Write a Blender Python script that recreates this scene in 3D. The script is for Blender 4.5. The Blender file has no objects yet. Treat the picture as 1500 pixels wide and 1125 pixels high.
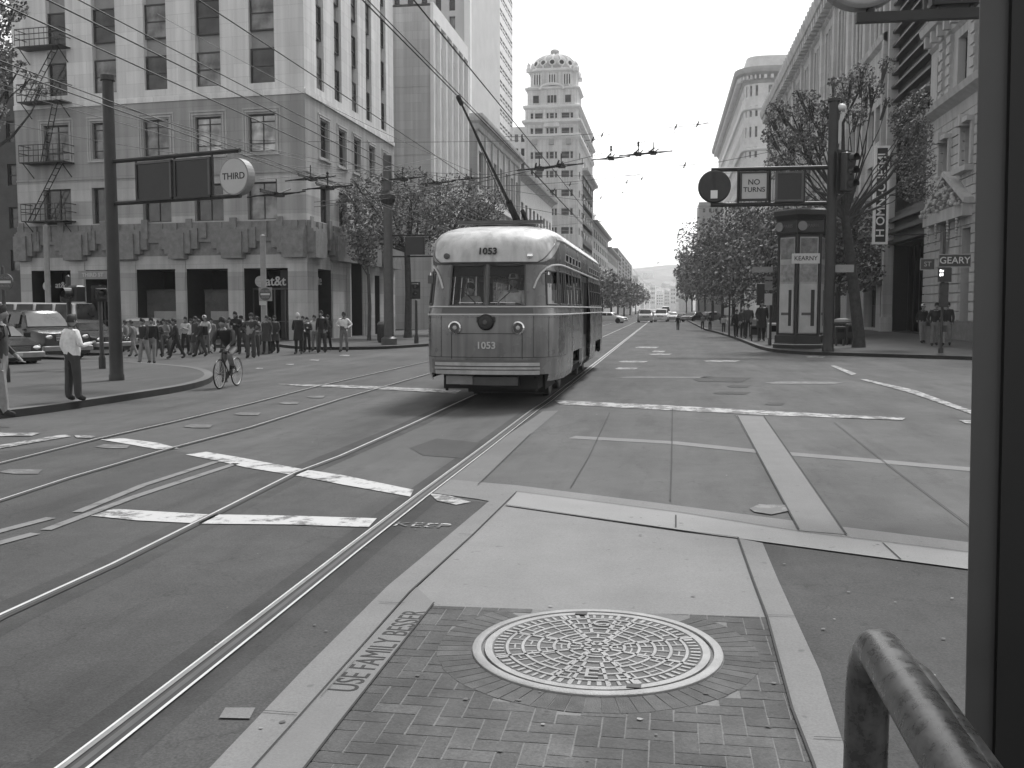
import bpy, bmesh, math, random
from mathutils import Vector, Matrix
random.seed(7)
SC = bpy.context.scene
COL = SC.collection
R = math.radians
# ---------------------------------------------------------------- camera, sky, sun, exposure
FPX, HZ, VX, EYE = 1450.0, 452.0, 975.0, 1.85
pitch = math.atan((562.5-HZ)/FPX)
yaw = math.atan((VX-750)*math.cos(pitch)/FPX)
cd = bpy.data.cameras.new('camera'); cam = bpy.data.objects.new('camera', cd); COL.objects.link(cam)
cd.sensor_width = 36; cd.lens = 36*FPX/1500; cd.clip_start = 0.05; cd.clip_end = 9000
cam.location = (0, 0, EYE); cam.rotation_euler = (R(90)-pitch, 0, yaw)
SC.camera = cam
SUN_EL, SUN_AZ = 58.0, 20.0        # azimuth from +Y (street direction) towards +X
w = bpy.data.worlds.new('World'); SC.world = w; w.use_nodes = True
nt = w.node_tree; nt.nodes.clear()
sky = nt.nodes.new('ShaderNodeTexSky'); sky.sky_type = 'NISHITA'; sky.sun_disc = False
sky.sun_elevation = R(SUN_EL); sky.sun_rotation = R(SUN_AZ)
sky.air_density = 1.0; sky.dust_density = 1.5; sky.ozone_density = 1.0
bw = nt.nodes.new('ShaderNodeRGBToBW'); bg = nt.nodes.new('ShaderNodeBackground'); out = nt.nodes.new('ShaderNodeOutputWorld')
bg.inputs['Strength'].default_value = 0.15
nt.links.new(sky.outputs[0], bw.inputs[0]); nt.links.new(bw.outputs[0], bg.inputs[0]); nt.links.new(bg.outputs[0], out.inputs[0])
sd = bpy.data.lights.new('sun', 'SUN'); sun = bpy.data.objects.new('sun', sd); COL.objects.link(sun)
sd.energy = 1.5; sd.angle = R(11); sd.color = (1, 1, 1)
az, el = R(SUN_AZ), R(SUN_EL)
sdir = Vector((math.sin(az)*math.cos(el), math.cos(az)*math.cos(el), math.sin(el)))
sun.rotation_euler = sdir.to_track_quat('Z', 'Y').to_euler()
VS = SC.view_settings
VS.view_transform = 'Standard'; VS.look = 'None'; VS.gamma = 1.0; VS.exposure = 1.12
# ---------------------------------------------------------------- survey helpers: the real point behind a measured direction
CM = cam.rotation_euler.to_matrix()
def ray(px, py): return (CM @ Vector((px-750, 562.5-py, -FPX))).normalized()
def G(px, py, z=0.0):
    d = ray(px, py); t = (z-EYE)/d.z; return Vector((d.x*t, d.y*t, z))
def AY(px, py, Y):
    d = ray(px, py); t = Y/d.y; return Vector((d.x*t, Y, EYE+d.z*t))
def AX(px, py, X):
    d = ray(px, py); t = X/d.x; return Vector((X, d.y*t, EYE+d.z*t))
# ---------------------------------------------------------------- object helpers
def tag(o, label=None, cat=None, group=None, kind=None):
    if label: o['label'] = label
    if cat: o['category'] = cat
    if group: o['group'] = group
    if kind: o['kind'] = kind
    return o
def empty(name, loc, label, cat, group=None):
    o = bpy.data.objects.new(name, None); COL.objects.link(o); o.location = loc; o.empty_display_size = .1
    return tag(o, label, cat, group)
def link(name, me, parent=None, loc=None):
    o = bpy.data.objects.new(name, me); COL.objects.link(o)
    if parent: o.parent = parent
    if loc is not None: o.location = loc
    return o
def copy_tree(o, parent=None):
    c = o.copy(); COL.objects.link(c); c.parent = parent
    for ch in list(o.children): copy_tree(ch, c)
    return c
# ---------------------------------------------------------------- materials (black and white photograph: every colour is a grey)
MATS = {}
def mat(name, v, rough=.8, var=.12, scale=2.0, bump=0.0, bscale=40, metal=0.0, v2=None, spots=0.0, streak=False, spec=.5, ash=None):
    if name in MATS: return MATS[name]
    m = bpy.data.materials.new(name); m.use_nodes = True; t = m.node_tree; n = t.nodes; L = t.links
    b = n['Principled BSDF']; b.inputs['Roughness'].default_value = rough; b.inputs['Metallic'].default_value = metal
    b.inputs['Specular IOR Level'].default_value = spec
    tc = n.new('ShaderNodeTexCoord'); mp = n.new('ShaderNodeMapping'); L.new(tc.outputs['Object'], mp.inputs[0])
    if streak: mp.inputs['Scale'].default_value = (1, 1, .15)
    n1 = n.new('ShaderNodeTexNoise'); n1.inputs['Scale'].default_value = scale; n1.inputs['Detail'].default_value = 6; n1.inputs['Roughness'].default_value = .65
    L.new(mp.outputs[0], n1.inputs[0])
    cr = n.new('ShaderNodeMapRange'); cr.inputs[1].default_value = .3; cr.inputs[2].default_value = .7
    cr.inputs[3].default_value = v*(1-var); cr.inputs[4].default_value = v*(1+var) if v2 is None else v2
    L.new(n1.outputs[0], cr.inputs[0]); last = cr.outputs[0]
    if spots:
        n2 = n.new('ShaderNodeTexNoise'); n2.inputs['Scale'].default_value = bscale*2.2; n2.inputs['Detail'].default_value = 3
        L.new(tc.outputs['Object'], n2.inputs[0])
        c2 = n.new('ShaderNodeMapRange'); c2.inputs[1].default_value = .3; c2.inputs[2].default_value = .7; c2.inputs[3].default_value = 1-spots; c2.inputs[4].default_value = 1+spots
        L.new(n2.outputs[0], c2.inputs[0])
        mm = n.new('ShaderNodeMath'); mm.operation = 'MULTIPLY'; L.new(last, mm.inputs[0]); L.new(c2.outputs[0], mm.inputs[1]); last = mm.outputs[0]
    if ash:
        sx_ = n.new('ShaderNodeSeparateXYZ'); L.new(tc.outputs['Object'], sx_.inputs[0]); ad = n.new('ShaderNodeMath'); L.new(sx_.outputs[0], ad.inputs[0]); L.new(sx_.outputs[1], ad.inputs[1])
        cb = n.new('ShaderNodeCombineXYZ'); L.new(ad.outputs[0], cb.inputs[0]); L.new(sx_.outputs[2], cb.inputs[1])
        bk_ = n.new('ShaderNodeTexBrick'); bk_.inputs['Scale'].default_value = 1; bk_.inputs['Brick Width'].default_value = ash[0]; bk_.inputs['Row Height'].default_value = ash[1]; bk_.inputs['Mortar Size'].default_value = .018
        bk_.inputs['Color1'].default_value = (.93,)*3+(1,); bk_.inputs['Color2'].default_value = (1.06,)*3+(1,); bk_.inputs['Mortar'].default_value = (ash[2],)*3+(1,); L.new(cb.outputs[0], bk_.inputs[0])
        m3 = n.new('ShaderNodeMath'); m3.operation = 'MULTIPLY'; L.new(last, m3.inputs[0]); L.new(bk_.outputs[0], m3.inputs[1]); last = m3.outputs[0]
        # rain streaks running down
        mp2 = n.new('ShaderNodeMapping'); mp2.inputs['Scale'].default_value = (2.2, 2.2, .07); L.new(tc.outputs['Object'], mp2.inputs[0])
        n5 = n.new('ShaderNodeTexNoise'); n5.inputs['Scale'].default_value = 1.0; n5.inputs['Detail'].default_value = 7; L.new(mp2.outputs[0], n5.inputs[0])
        r5 = n.new('ShaderNodeMapRange'); r5.inputs[1].default_value = .35; r5.inputs[2].default_value = .65; r5.inputs[3].default_value = .80; r5.inputs[4].default_value = 1.08; L.new(n5.outputs[0], r5.inputs[0])
        m4 = n.new('ShaderNodeMath'); m4.operation = 'MULTIPLY'; L.new(last, m4.inputs[0]); L.new(r5.outputs[0], m4.inputs[1]); last = m4.outputs[0]
    L.new(last, b.inputs['Base Color'])
    if bump:
        n3 = n.new('ShaderNodeTexNoise'); n3.inputs['Scale'].default_value = bscale; n3.inputs['Detail'].default_value = 5
        L.new(tc.outputs['Object'], n3.inputs[0])
        bp = n.new('ShaderNodeBump'); bp.inputs['Strength'].default_value = bump; bp.inputs['Distance'].default_value = .02
        L.new(n3.outputs[0], bp.inputs['Height']); L.new(bp.outputs[0], b.inputs['Normal'])
    MATS[name] = m; return m
def ground_mat(name, v, var, spots, cracks=.0, rough=.9):
    """worn paving: broad stains, fine aggregate, tyre polish along the street, hairline cracks"""
    m = bpy.data.materials.new(name); m.use_nodes = True; t = m.node_tree; n = t.nodes; L = t.links
    b = n['Principled BSDF']; b.inputs['Roughness'].default_value = rough
    tc = n.new('ShaderNodeTexCoord')
    def noise(sc, det, vec=None, a=.3, c=.7, lo=0, hi=1):
        q = n.new('ShaderNodeTexNoise'); q.inputs['Scale'].default_value = sc; q.inputs['Detail'].default_value = det; q.inputs['Roughness'].default_value = .6
        L.new(vec or tc.outputs['Object'], q.inputs[0])
        r = n.new('ShaderNodeMapRange'); r.inputs[1].default_value = a; r.inputs[2].default_value = c; r.inputs[3].default_value = lo; r.inputs[4].default_value = hi
        L.new(q.outputs[0], r.inputs[0]); return r.outputs[0]
    def mul(a, c):
        q = n.new('ShaderNodeMath'); q.operation = 'MULTIPLY'; L.new(a, q.inputs[0]); L.new(c, q.inputs[1]); return q.outputs[0]
    mp = n.new('ShaderNodeMapping'); mp.inputs['Scale'].default_value = (1.2, .08, 1); L.new(tc.outputs['Object'], mp.inputs[0])
    base = mul(noise(.35, 4, None, .3, .7, v*(1-var), v*(1+var)), noise(1.0, 5, mp.outputs[0], .3, .7, 1-var*.9, 1+var*.7))
    base = mul(base, noise(3.1, 8, None, .25, .75, 1-var*.7, 1+var*.7))
    base = mul(base, noise(75, 3, None, .25, .75, 1-spots, 1+spots))
    base = mul(base, noise(230, 2, None, .58, .72, 1, 1+spots*1.6))
    sp = noise(9, 2, None, .68, .74, 1, .72)
    base = mul(base, sp)
    if v < .12:   # oil drips, tyre polish, tar spots
        mp3 = n.new('ShaderNodeMapping'); mp3.inputs['Scale'].default_value = (1.0, .22, 1); L.new(tc.outputs['Object'], mp3.inputs[0])
        base = mul(base, noise(1.9, 9, mp3.outputs[0], .50, .72, 1, .66)); base = mul(base, noise(.75, 5, mp3.outputs[0], .52, .72, 1, 1.28)); base = mul(base, noise(22, 2, None, .70, .76, 1, .6))
    if cracks:
        vo = n.new('ShaderNodeTexVoronoi'); vo.feature = 'DISTANCE_TO_EDGE'; vo.inputs['Scale'].default_value = .55
        wq = n.new('ShaderNodeTexNoise'); wq.inputs['Scale'].default_value = 2.5; wq.inputs['Detail'].default_value = 6
        L.new(tc.outputs['Object'], wq.inputs[0])
        ad = n.new('ShaderNodeVectorMath'); ad.operation = 'ADD'; L.new(tc.outputs['Object'], ad.inputs[0]); L.new(wq.outputs[1], ad.inputs[1])
        L.new(ad.outputs[0], vo.inputs[0])
        r = n.new('ShaderNodeMapRange'); r.inputs[1].default_value = .0; r.inputs[2].default_value = .008; r.inputs[3].default_value = 1-cracks; r.inputs[4].default_value = 1
        L.new(vo.outputs[0], r.inputs[0]); base = mul(base, r.outputs[0])
    L.new(base, b.inputs['Base Color'])
    bn = n.new('ShaderNodeTexNoise'); bn.inputs['Scale'].default_value = 110; bn.inputs['Detail'].default_value = 4; L.new(tc.outputs['Object'], bn.inputs[0])
    bp = n.new('ShaderNodeBump'); bp.inputs['Strength'].default_value = .35; bp.inputs['Distance'].default_value = .006
    L.new(bn.outputs[0], bp.inputs['Height']); L.new(bp.outputs[0], b.inputs['Normal'])
    MATS[name] = m; return m
def paint_mat(name, v, worn):
    """road paint worn through to the asphalt"""
    m = bpy.data.materials.new(name); m.use_nodes = True; t = m.node_tree; n = t.nodes; L = t.links
    b = n['Principled BSDF']; b.inputs['Roughness'].default_value = .75
    tc = n.new('ShaderNodeTexCoord')
    q = n.new('ShaderNodeTexNoise'); q.inputs['Scale'].default_value = 3.5; q.inputs['Detail'].default_value = 12; q.inputs['Roughness'].default_value = .75
    L.new(tc.outputs['Object'], q.inputs[0])
    r = n.new('ShaderNodeMapRange'); r.inputs[1].default_value = .5-worn; r.inputs[2].default_value = .56-worn*.7; r.inputs[3].default_value = .10; r.inputs[4].default_value = v
    L.new(q.outputs[0], r.inputs[0]); L.new(r.outputs[0], b.inputs['Base Color'])
    MATS[name] = m; return m
def glass_mat(name, tint=.03, rough=.06, see=0.0):
    m = bpy.data.materials.new(name); m.use_nodes = True; t = m.node_tree; n = t.nodes; L = t.links
    if see <= 0:
        b = n['Principled BSDF']; b.inputs['Roughness'].default_value = rough
        tc = n.new('ShaderNodeTexCoord'); q = n.new('ShaderNodeTexNoise'); q.inputs['Scale'].default_value = 1.3; q.inputs['Detail'].default_value = 3
        L.new(tc.outputs['Object'], q.inputs[0])
        r = n.new('ShaderNodeMapRange'); r.inputs[1].default_value = .35; r.inputs[2].default_value = .65; r.inputs[3].default_value = tint*.5; r.inputs[4].default_value = tint*1.7
        L.new(q.outputs[0], r.inputs[0]); L.new(r.outputs[0], b.inputs['Base Color'])
        bp = n.new('ShaderNodeBump'); bp.inputs['Strength'].default_value = .15; bp.inputs['Distance'].default_value = .02
        L.new(q.outputs[0], bp.inputs['Height']); L.new(bp.outputs[0], b.inputs['Normal'])
    else:
        n.remove(n['Principled BSDF']); o = n['Material Output']
        tr = n.new('ShaderNodeBsdfTransparent'); tr.inputs[0].default_value = (see, see, see, 1)
        gl = n.new('ShaderNodeBsdfGlossy'); gl.inputs['Roughness'].default_value = .03
        fr = n.new('ShaderNodeFresnel'); fr.inputs[0].default_value = 1.5
        mx = n.new('ShaderNodeMixShader'); L.new(fr.outputs[0], mx.inputs[0]); L.new(tr.outputs[0], mx.inputs[1]); L.new(gl.outputs[0], mx.inputs[2]); L.new(mx.outputs[0], o.inputs[0])
    MATS[name] = m; return m
# ---------------------------------------------------------------- mesh builder
class MB:
    def __init__(s): s.v = []; s.f = []; s.m = []; s.mats = []; s.X = None
    def mi(s, m):
        if isinstance(m, str): m = MATS[m]
        if m not in s.mats: s.mats.append(m)
        return s.mats.index(m)
    def add(s, vs, fs, m):
        o = len(s.v); k = s.mi(m)
        for p in vs:
            p = Vector(p); s.v.append(s.X @ p if s.X else p)
        for f in fs: s.f.append(tuple(i+o for i in f)); s.m.append(k)
    def box(s, x0, x1, y0, y1, z0, z1, m):
        s.add([(x0,y0,z0),(x1,y0,z0),(x1,y1,z0),(x0,y1,z0),(x0,y0,z1),(x1,y0,z1),(x1,y1,z1),(x0,y1,z1)],
              [(0,3,2,1),(4,5,6,7),(0,1,5,4),(1,2,6,5),(2,3,7,6),(3,0,4,7)], m)
    def bev(s, x0, x1, y0, y1, z0, z1, b, m):
        """box with chamfered vertical edges and top"""
        def ring(i, z): return [(x0+i+b,y0+i,z),(x1-i-b,y0+i,z),(x1-i,y0+i+b,z),(x1-i,y1-i-b,z),(x1-i-b,y1-i,z),(x0+i+b,y1-i,z),(x0+i,y1-i-b,z),(x0+i,y0+i+b,z)]
        s.loft([ring(0,z0), ring(0,z1-b), ring(b,z1)], m, True, True)
    def loft(s, rings, m, cap0=False, cap1=False, closed=True):
        n = len(rings[0]); vs = [p for r in rings for p in r]; fs = []
        for i in range(len(rings)-1):
            for j in range(n if closed else n-1):
                k = (j+1) % n; fs.append((i*n+j, i*n+k, (i+1)*n+k, (i+1)*n+j))
        if cap0: fs.append(tuple(range(n-1, -1, -1)))
        if cap1: fs.append(tuple(range((len(rings)-1)*n, len(rings)*n)))
        s.add(vs, fs, m)
    def tube(s, pts, r, m, seg=8, caps=True):
        pts = [Vector(p) for p in pts]; rings = []
        rr = r if isinstance(r, (list, tuple)) else [r]*len(pts)
        prev = None
        for i, p in enumerate(pts):
            d = (pts[min(i+1, len(pts)-1)]-pts[max(i-1, 0)])
            if d.length < 1e-9: d = Vector((0, 0, 1))
            d.normalize()
            a = Vector((0, 0, 1)) if abs(d.z) < .9 else Vector((1, 0, 0))
            if prev is not None: a = prev
            u = d.cross(a).normalized(); a2 = u.cross(d); prev = a2
            rings.append([p+u*math.cos(2*math.pi*k/seg)*rr[i]+a2*math.sin(2*math.pi*k/seg)*rr[i] for k in range(seg)])
        s.loft(rings, m, caps, caps)
    def lathe(s, prof, c, m, seg=24, axis='Z', caps=True):
        c = Vector(c); rings = []
        for r, h in prof:
            q = []
            for k in range(seg):
                a = 2*math.pi*k/seg; x, y = r*math.cos(a), r*math.sin(a)
                q.append(c+(Vector((x, y, h)) if axis == 'Z' else Vector((x, h, y)) if axis == 'Y' else Vector((h, x, y))))
            rings.append(q)
        s.loft(rings, m, caps, caps)
    def ball(s, c, r, m, seg=12, rings=8, sx=1, sy=1, sz=1):
        c = Vector(c); rg = []
        for i in range(rings+1):
            t = math.pi*i/rings - math.pi/2; rad = max(math.cos(t), .01)
            rg.append([c+Vector((r*sx*rad*math.cos(2*math.pi*k/seg), r*sy*rad*math.sin(2*math.pi*k/seg), r*sz*math.sin(t))) for k in range(seg)])
        s.loft(rg, m, True, True)
    def mesh(s, name, off=None, smooth=False):
        me = bpy.data.meshes.new(name)
        vs = [tuple(p-off) if off is not None else tuple(p) for p in s.v]
        me.from_pydata(vs, [], s.f)
        for m in s.mats: me.materials.append(m)
        me.polygons.foreach_set('material_index', s.m)
        if smooth: me.polygons.foreach_set('use_smooth', [True]*len(me.polygons))
        me.update(); bm = bmesh.new(); bm.from_mesh(me); bmesh.ops.recalc_face_normals(bm, faces=bm.faces) if smooth is not None else None
        bm.to_mesh(me); bm.free()
        if smooth:
            try: me.set_sharp_from_angle(angle=R(42))
            except Exception: pass
        return me
    def build(s, name, parent=None, smooth=False, local=False, loc=None):
        """vertices are world coordinates unless local; a top-level mesh gets its origin at loc"""
        off = None
        if not local:
            if parent is not None:
                off = parent.location.copy(); q = parent.parent
                while q is not None: off += q.location; q = q.parent
            elif loc is not None: off = Vector(loc)
        me = s.mesh(name, off, smooth)
        return link(name, me, parent, loc if (parent is None and loc is not None) else None)
def text_into(mb, body, size, M, m, extrude=.004, align='CENTER', bold=0.0, sx=1.0):
    c = bpy.data.curves.new('lettering', 'FONT'); c.body = body; c.size = size; c.extrude = extrude; c.align_x = align; c.align_y = 'CENTER'; c.offset = bold
    o = bpy.data.objects.new('lettering', c); COL.objects.link(o)
    dg = bpy.context.evaluated_depsgraph_get(); me = bpy.data.meshes.new_from_object(o.evaluated_get(dg))
    k = mb.mi(m); off = len(mb.v)
    S = Matrix.Diagonal((sx, 1, 1, 1))
    for v in me.vertices:
        p = M @ (S @ v.co); mb.v.append(mb.X @ p if mb.X else p)
    for f in me.polygons: mb.f.append(tuple(i+off for i in f.vertices)); mb.m.append(k)
    bpy.data.objects.remove(o); bpy.data.curves.remove(c); bpy.data.meshes.remove(me)
def FM(p, u, n):
    """matrix: local x along u, local y up, local z out along n (for lettering on a wall)"""
    u = Vector(u).normalized(); n = Vector(n).normalized(); z = n.cross(u)
    return Matrix(((u.x, z.x, n.x, p[0]), (u.y, z.y, n.y, p[1]), (u.z, z.z, n.z, p[2]), (0, 0, 0, 1)))
# material stock
asph_far = ground_mat('asphalt_worn', .070, .20, .24, .35)
asph_near = ground_mat('asphalt_dark', .048, .22, .42, .3)
asph_patch = ground_mat('asphalt_patch', 0.042, .15, .2)
conc = ground_mat('concrete', 0.16, .10, .10, .0)
conc_mid = ground_mat('concrete_panel', 0.078, .16, .14, .25)
granite = ground_mat('granite_band', 0.165, .10, .16)
granite_l = ground_mat('granite_light', 0.235, .08, .12)
walk = ground_mat('sidewalk_concrete', 0.06, .12, .1, .0)
walk_l = ground_mat('kerb_concrete', 0.13, .1, .1)
paint = paint_mat('road_paint', .43, .095)
paint_w = paint_mat('road_paint_worn', .36, .03)
paint_y = paint_mat('road_paint_grey', .17, .10)
paint_vw = paint_mat('road_paint_ghost', .17, -.01)
joint = mat('joint', .035, .9)
steel = mat('rail_steel', .85, .30, .08, 8, metal=.55)
steel_h = mat('rail_head', .30, .35, .2, 8, metal=.5)
steel_d = mat('rail_groove', .025, .6)
iron = mat('iron_cover', .27, .6, .2, 6, .3, 90, metal=.2)
iron_d = mat('iron_recess', .10, .8, .3, 12, .3, 90)
black = mat('black_paint', 0.01, .45, .3, 5)
dark = mat('dark_metal', 0.02, .5, .25, 4)
dgrey = mat('dark_grey_metal', .07, .5, .2, 4)
grey = mat('grey_metal', .22, .5, .15, 4)
lgrey = mat('light_grey_metal', .45, .5, .1, 4)
white = mat('white_enamel', .72, .5, .06, 5)
whitish = mat('sign_face', .42, .5, .05, 5)
wire = mat('wire', .03, .6)
chrome = mat('chrome', .8, .18, .05, 5, metal=1.0)
gdark = glass_mat('window_glass', .035, .08)
gmid = glass_mat('window_blind', .16, .15)
glight = glass_mat('window_curtain', .40, .3)
gblack = glass_mat('shop_glass', .006, .35)
gblack.node_tree.nodes['Principled BSDF'].inputs['Specular IOR Level'].default_value = .12
gsee = glass_mat('clear_glass', see=.92)
gtint = glass_mat('tinted_glass', see=.35)
frame_d = mat('window_frame_dark', .06, .6)
frame_l = mat('window_frame_light', .34, .6)
# ================================================================ THE GROUND
def sheet(name, pts, z, m, kind='structure', ground=True):
    mb = MB(); ps = [G(*p) if ground else Vector(p) for p in pts]; vs = [(p.x, p.y, z) for p in ps]
    mb.add(vs, [tuple(range(len(vs)))], m); o = mb.build(name); o['kind'] = kind; return o
def strip_mb(mb, pts, wd, z, m, h=0.0):
    """ribbon of real width along surveyed points"""
    ps = [p if isinstance(p, Vector) else G(*p) for p in pts]; vs = []; n = len(ps)
    for i, p in enumerate(ps):
        d = ps[min(i+1, n-1)]-ps[max(i-1, 0)]; d.z = 0; d.normalize(); q = Vector((-d.y, d.x, 0))*wd/2
        vs += [(p.x+q.x, p.y+q.y, z), (p.x-q.x, p.y-q.y, z)]
    mb.add(vs, [(2*i, 2*i+1, 2*i+3, 2*i+2) for i in range(n-1)], m)
def strip(name, pts, wd, z, m):
    mb = MB(); strip_mb(mb, pts, wd, z, m); o = mb.build(name); o['kind'] = 'structure'; return o
# base sheet: finer near the camera is unnecessary, the material carries the wear
mb = MB(); mb.add([(-4500, -60, 0), (4500, -60, 0), (4500, 5500, 0), (-4500, 5500, 0)], [(0, 1, 2, 3)], asph_far); mb.build('road')['kind'] = 'structure'
Z1, Z2, Z3, Z4 = .004, .008, .012, .016
sheet('asphalt_lane', [(-500, 765), (-60, 668), (150, 646), (285, 665), (440, 694), (608, 727), (712, 736), (310, 1125), (60, 1500), (-1800, 1500), (-1800, 900)], Z1, asph_near)
sheet('asphalt_verge', [(1117, 797), (1435, 839), (1900, 900), (2200, 1500), (1350, 1500), (1241, 1110), (1201, 986), (1140, 852)], Z1, asph_near)
# concrete crossing panels right of the tracks
sheet('paving_crossing', [(826, 592), (1326, 618), (1700, 640), (2100, 860), (1430, 797), (1170, 765), (950, 737), (758, 712), (655, 703)], Z1, conc_mid)
sheet('track_bed_concrete', [(668, 600), (770, 603), (607, 724), (440, 690), (520, 660)], Z1, ground_mat('concrete_bed', 0.072, .12, .12, .2))
sheet('asphalt_patch', [(600, 657), (640, 643), (703, 649), (677, 672), (620, 668)], Z2, asph_patch)
sheet('paving_band', [(655, 703), (758, 712), (950, 736), (1170, 765), (1430, 797), (2000, 865), (2000, 893), (1430, 815), (1170, 781), (1000, 753), (757, 722), (716, 735), (700, 732), (626, 722)], Z2, granite)
sheet('paving_band', [(757, 722.5), (1000, 753.5), (1170, 781), (1430, 813), (2000, 893), (2000, 930), (1427, 837), (1114, 795), (1000, 779), (741, 742)], Z3, granite_l)
sheet('paving_band', [(1078, 609), (1118, 611), (1240, 785), (1170, 779)], Z3, ground_mat('granite_mid', 0.16, .1, .14))
strip('paving_band', [(838, 641), (985, 649), (1100, 661), (1260, 674), (1440, 690), (1700, 715)], .30, Z2, granite)
sheet('paving_band', [(795, 603), (818, 602), (777, 637), (700, 712), (650, 703), (710, 661)], Z2-.001, ground_mat('granite_dull', .125, .12, .14))
for pts_ in ([(-240, 1390), (112, 1125), (398, 900), (514, 808), (617, 728), (706, 661), (781, 603)], [(-500, 1165), (2, 905), (167, 829), (300, 762), (434, 694), (600, 624), (677, 588)]): strip('rail_grime', pts_, .42, Z1+.001, ground_mat('asphalt_grime', 0.036, .45, .35))
# island: kerb stone, lettered band, concrete slab, brick panel
sheet('island_kerb_band', [(717, 735), (757, 722), (693, 785), (600, 870), (440, 1052), (375, 1125), (150, 1400), (60, 1400), (310, 1125), (440, 988), (568, 860), (640, 800)], Z2+.002, granite)
sheet('island_lettered_band', [(610, 862), (636, 886), (500, 1060), (450, 1125), (240, 1400), (150, 1400), (375, 1125), (440, 1052), (600, 872)], .0105, conc)
sheet('island_slab', [(757, 722), (740, 742), (1000, 780), (1081, 790), (1103, 852), (1123, 906), (631, 889), (610, 862), (693, 785)], Z1+.001, ground_mat('slab_concrete', 0.185, .09, .14))
sheet('island_kerb_band', [(1081, 790), (1117, 797), (1140, 852), (1201, 986), (1241, 1110), (1350, 1500), (1290, 1500), (1192, 1125), (1160, 1042), (1124, 908), (1103, 852)], Z2+.002, granite)
# joints
mb = MB()
for pts, wd in [([(757, 722), (693, 785), (600, 870), (440, 1052), (375, 1125), (250, 1270)], .012), ([(1081, 790), (1103, 852), (1124, 908), (1160, 1042), (1192, 1125), (1250, 1330)], .02),
                ([(741, 742), (1000, 780), (1081, 790)], .022), ([(1000, 753.5), (1170, 781), (1430, 813)], .014), ([(757, 722), (1000, 753.5)], .014),
                ([(985, 600), (984, 680), (982, 736)], .02), ([(893, 606), (862, 672), (836, 716)], .018), ([(1080, 610), (1170, 778)], .025), ([(1119, 611), (1240, 786)], .025),
                ([(1222, 620), (1300, 682), (1430, 780)], .016), ([(777, 637), (700, 712)], .014), ([(1293, 798), (1320, 823)], .016), ([(990, 757), (990, 775)], .02), ([(860, 617), (777, 637)], .012),
                ([(636, 886), (500, 1060), (450, 1125), (330, 1280)], .016), ([(555, 886), (592, 887)], .012), ([(672, 785), (694, 786)], .012), ([(380, 1046), (436, 1050)], .01), ([(1125, 905), (1168, 906)], .01), ([(1192, 1085), (1233, 1087)], .01), ([(520, 972), (470, 1025)], .004)]:
    strip_mb(mb, pts, wd*.62, Z4+.003, joint)
o = mb.build('paving_joints'); o['kind'] = 'structure'
# brick panel: mortar bed with real herringbone pavers
mortar = ground_mat('mortar_bed', 0.15, .2, .2)
BP = [(634, 889), (1124, 906), (1160, 1042), (1192, 1125), (1260, 1400), (240, 1400), (452, 1125), (502, 1060)]
sheet('brick_bed', BP, Z1+.002, mortar)
MH = (G(687, 955)+G(1060, 958))/2; MH.y = (G(873, 901).y+G(873, 1017).y)/2
MR = (G(1060, 958)-G(687, 955)).length/2*.985
random.seed(17)
bks = [ground_mat('paver_%d' % i_, v_*1.08, .45, .3) for i_, v_ in enumerate((.060, .066, .072, .080, .095))]
bmh = bmesh.new(); bw_, bl_, gp_ = .105, .21, .007
c0_ = G(860, 1000)
for a_ in range(-26, 27):
    for b_ in range(-14, 15):
        # 90 degree herringbone cell
        for (x_, y_, w_, h_) in ((a_*bw_+b_*2*bl_, a_*bw_, bl_, bw_), (a_*bw_+b_*2*bl_, a_*bw_+bw_, bw_, bl_)):
            for rep in (0,):
                vs_ = [(x_+gp_/2, y_+gp_/2), (x_+w_-gp_/2, y_+gp_/2), (x_+w_-gp_/2, y_+h_-gp_/2), (x_+gp_/2, y_+h_-gp_/2)]
                cx_, cy_ = c0_.x+x_+w_/2, c0_.y+y_+h_/2
                if not (-2.6 < cx_ < G(1124, cy_ and 906).x+.9 and 2.2 < cy_ < 6.9 and cx_ < (1.02 if cy_ > 4.0 else 1.3)): continue
                if math.hypot(cx_-MH.x, cy_-MH.y) < MR+.15: continue
                z_ = .0082+random.uniform(-.0004, .0004); rt_ = R(random.gauss(0, .5))
                vv = [bmh.verts.new((c0_.x+p_[0]+random.gauss(0, .0012), c0_.y+p_[1]+random.gauss(0, .0012), z_+random.uniform(-.0003, .0003))) for p_ in vs_]
                f_ = bmh.faces.new(vv); f_.material_index = min(4, max(0, int(random.gauss(1.6, 1.1))))
ctr = G(860, 1010); poly_ = [G(*q_) for q_ in BP]
for a_, b_ in [(poly_[0], poly_[1]), (G(622, 880), G(412, 1126)), (Vector((.67, 3, 0)), Vector((.67, 7, 0)))]:
    d_ = (b_-a_).normalized(); n_ = Vector((d_.y, -d_.x, 0)); n_ = n_ if (ctr-a_).dot(n_) < 0 else -n_
    if abs((ctr-a_).dot(n_)) < .01: continue
    bmesh.ops.bisect_plane(bmh, geom=bmh.verts[:]+bmh.edges[:]+bmh.faces[:], plane_co=a_, plane_no=n_, clear_outer=True)
me_ = bpy.data.meshes.new('brick_paving'); bmh.to_mesh(me_); bmh.free()
for m_ in bks: me_.materials.append(m_)
link('brick_paving', me_)['kind'] = 'structure'
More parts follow.
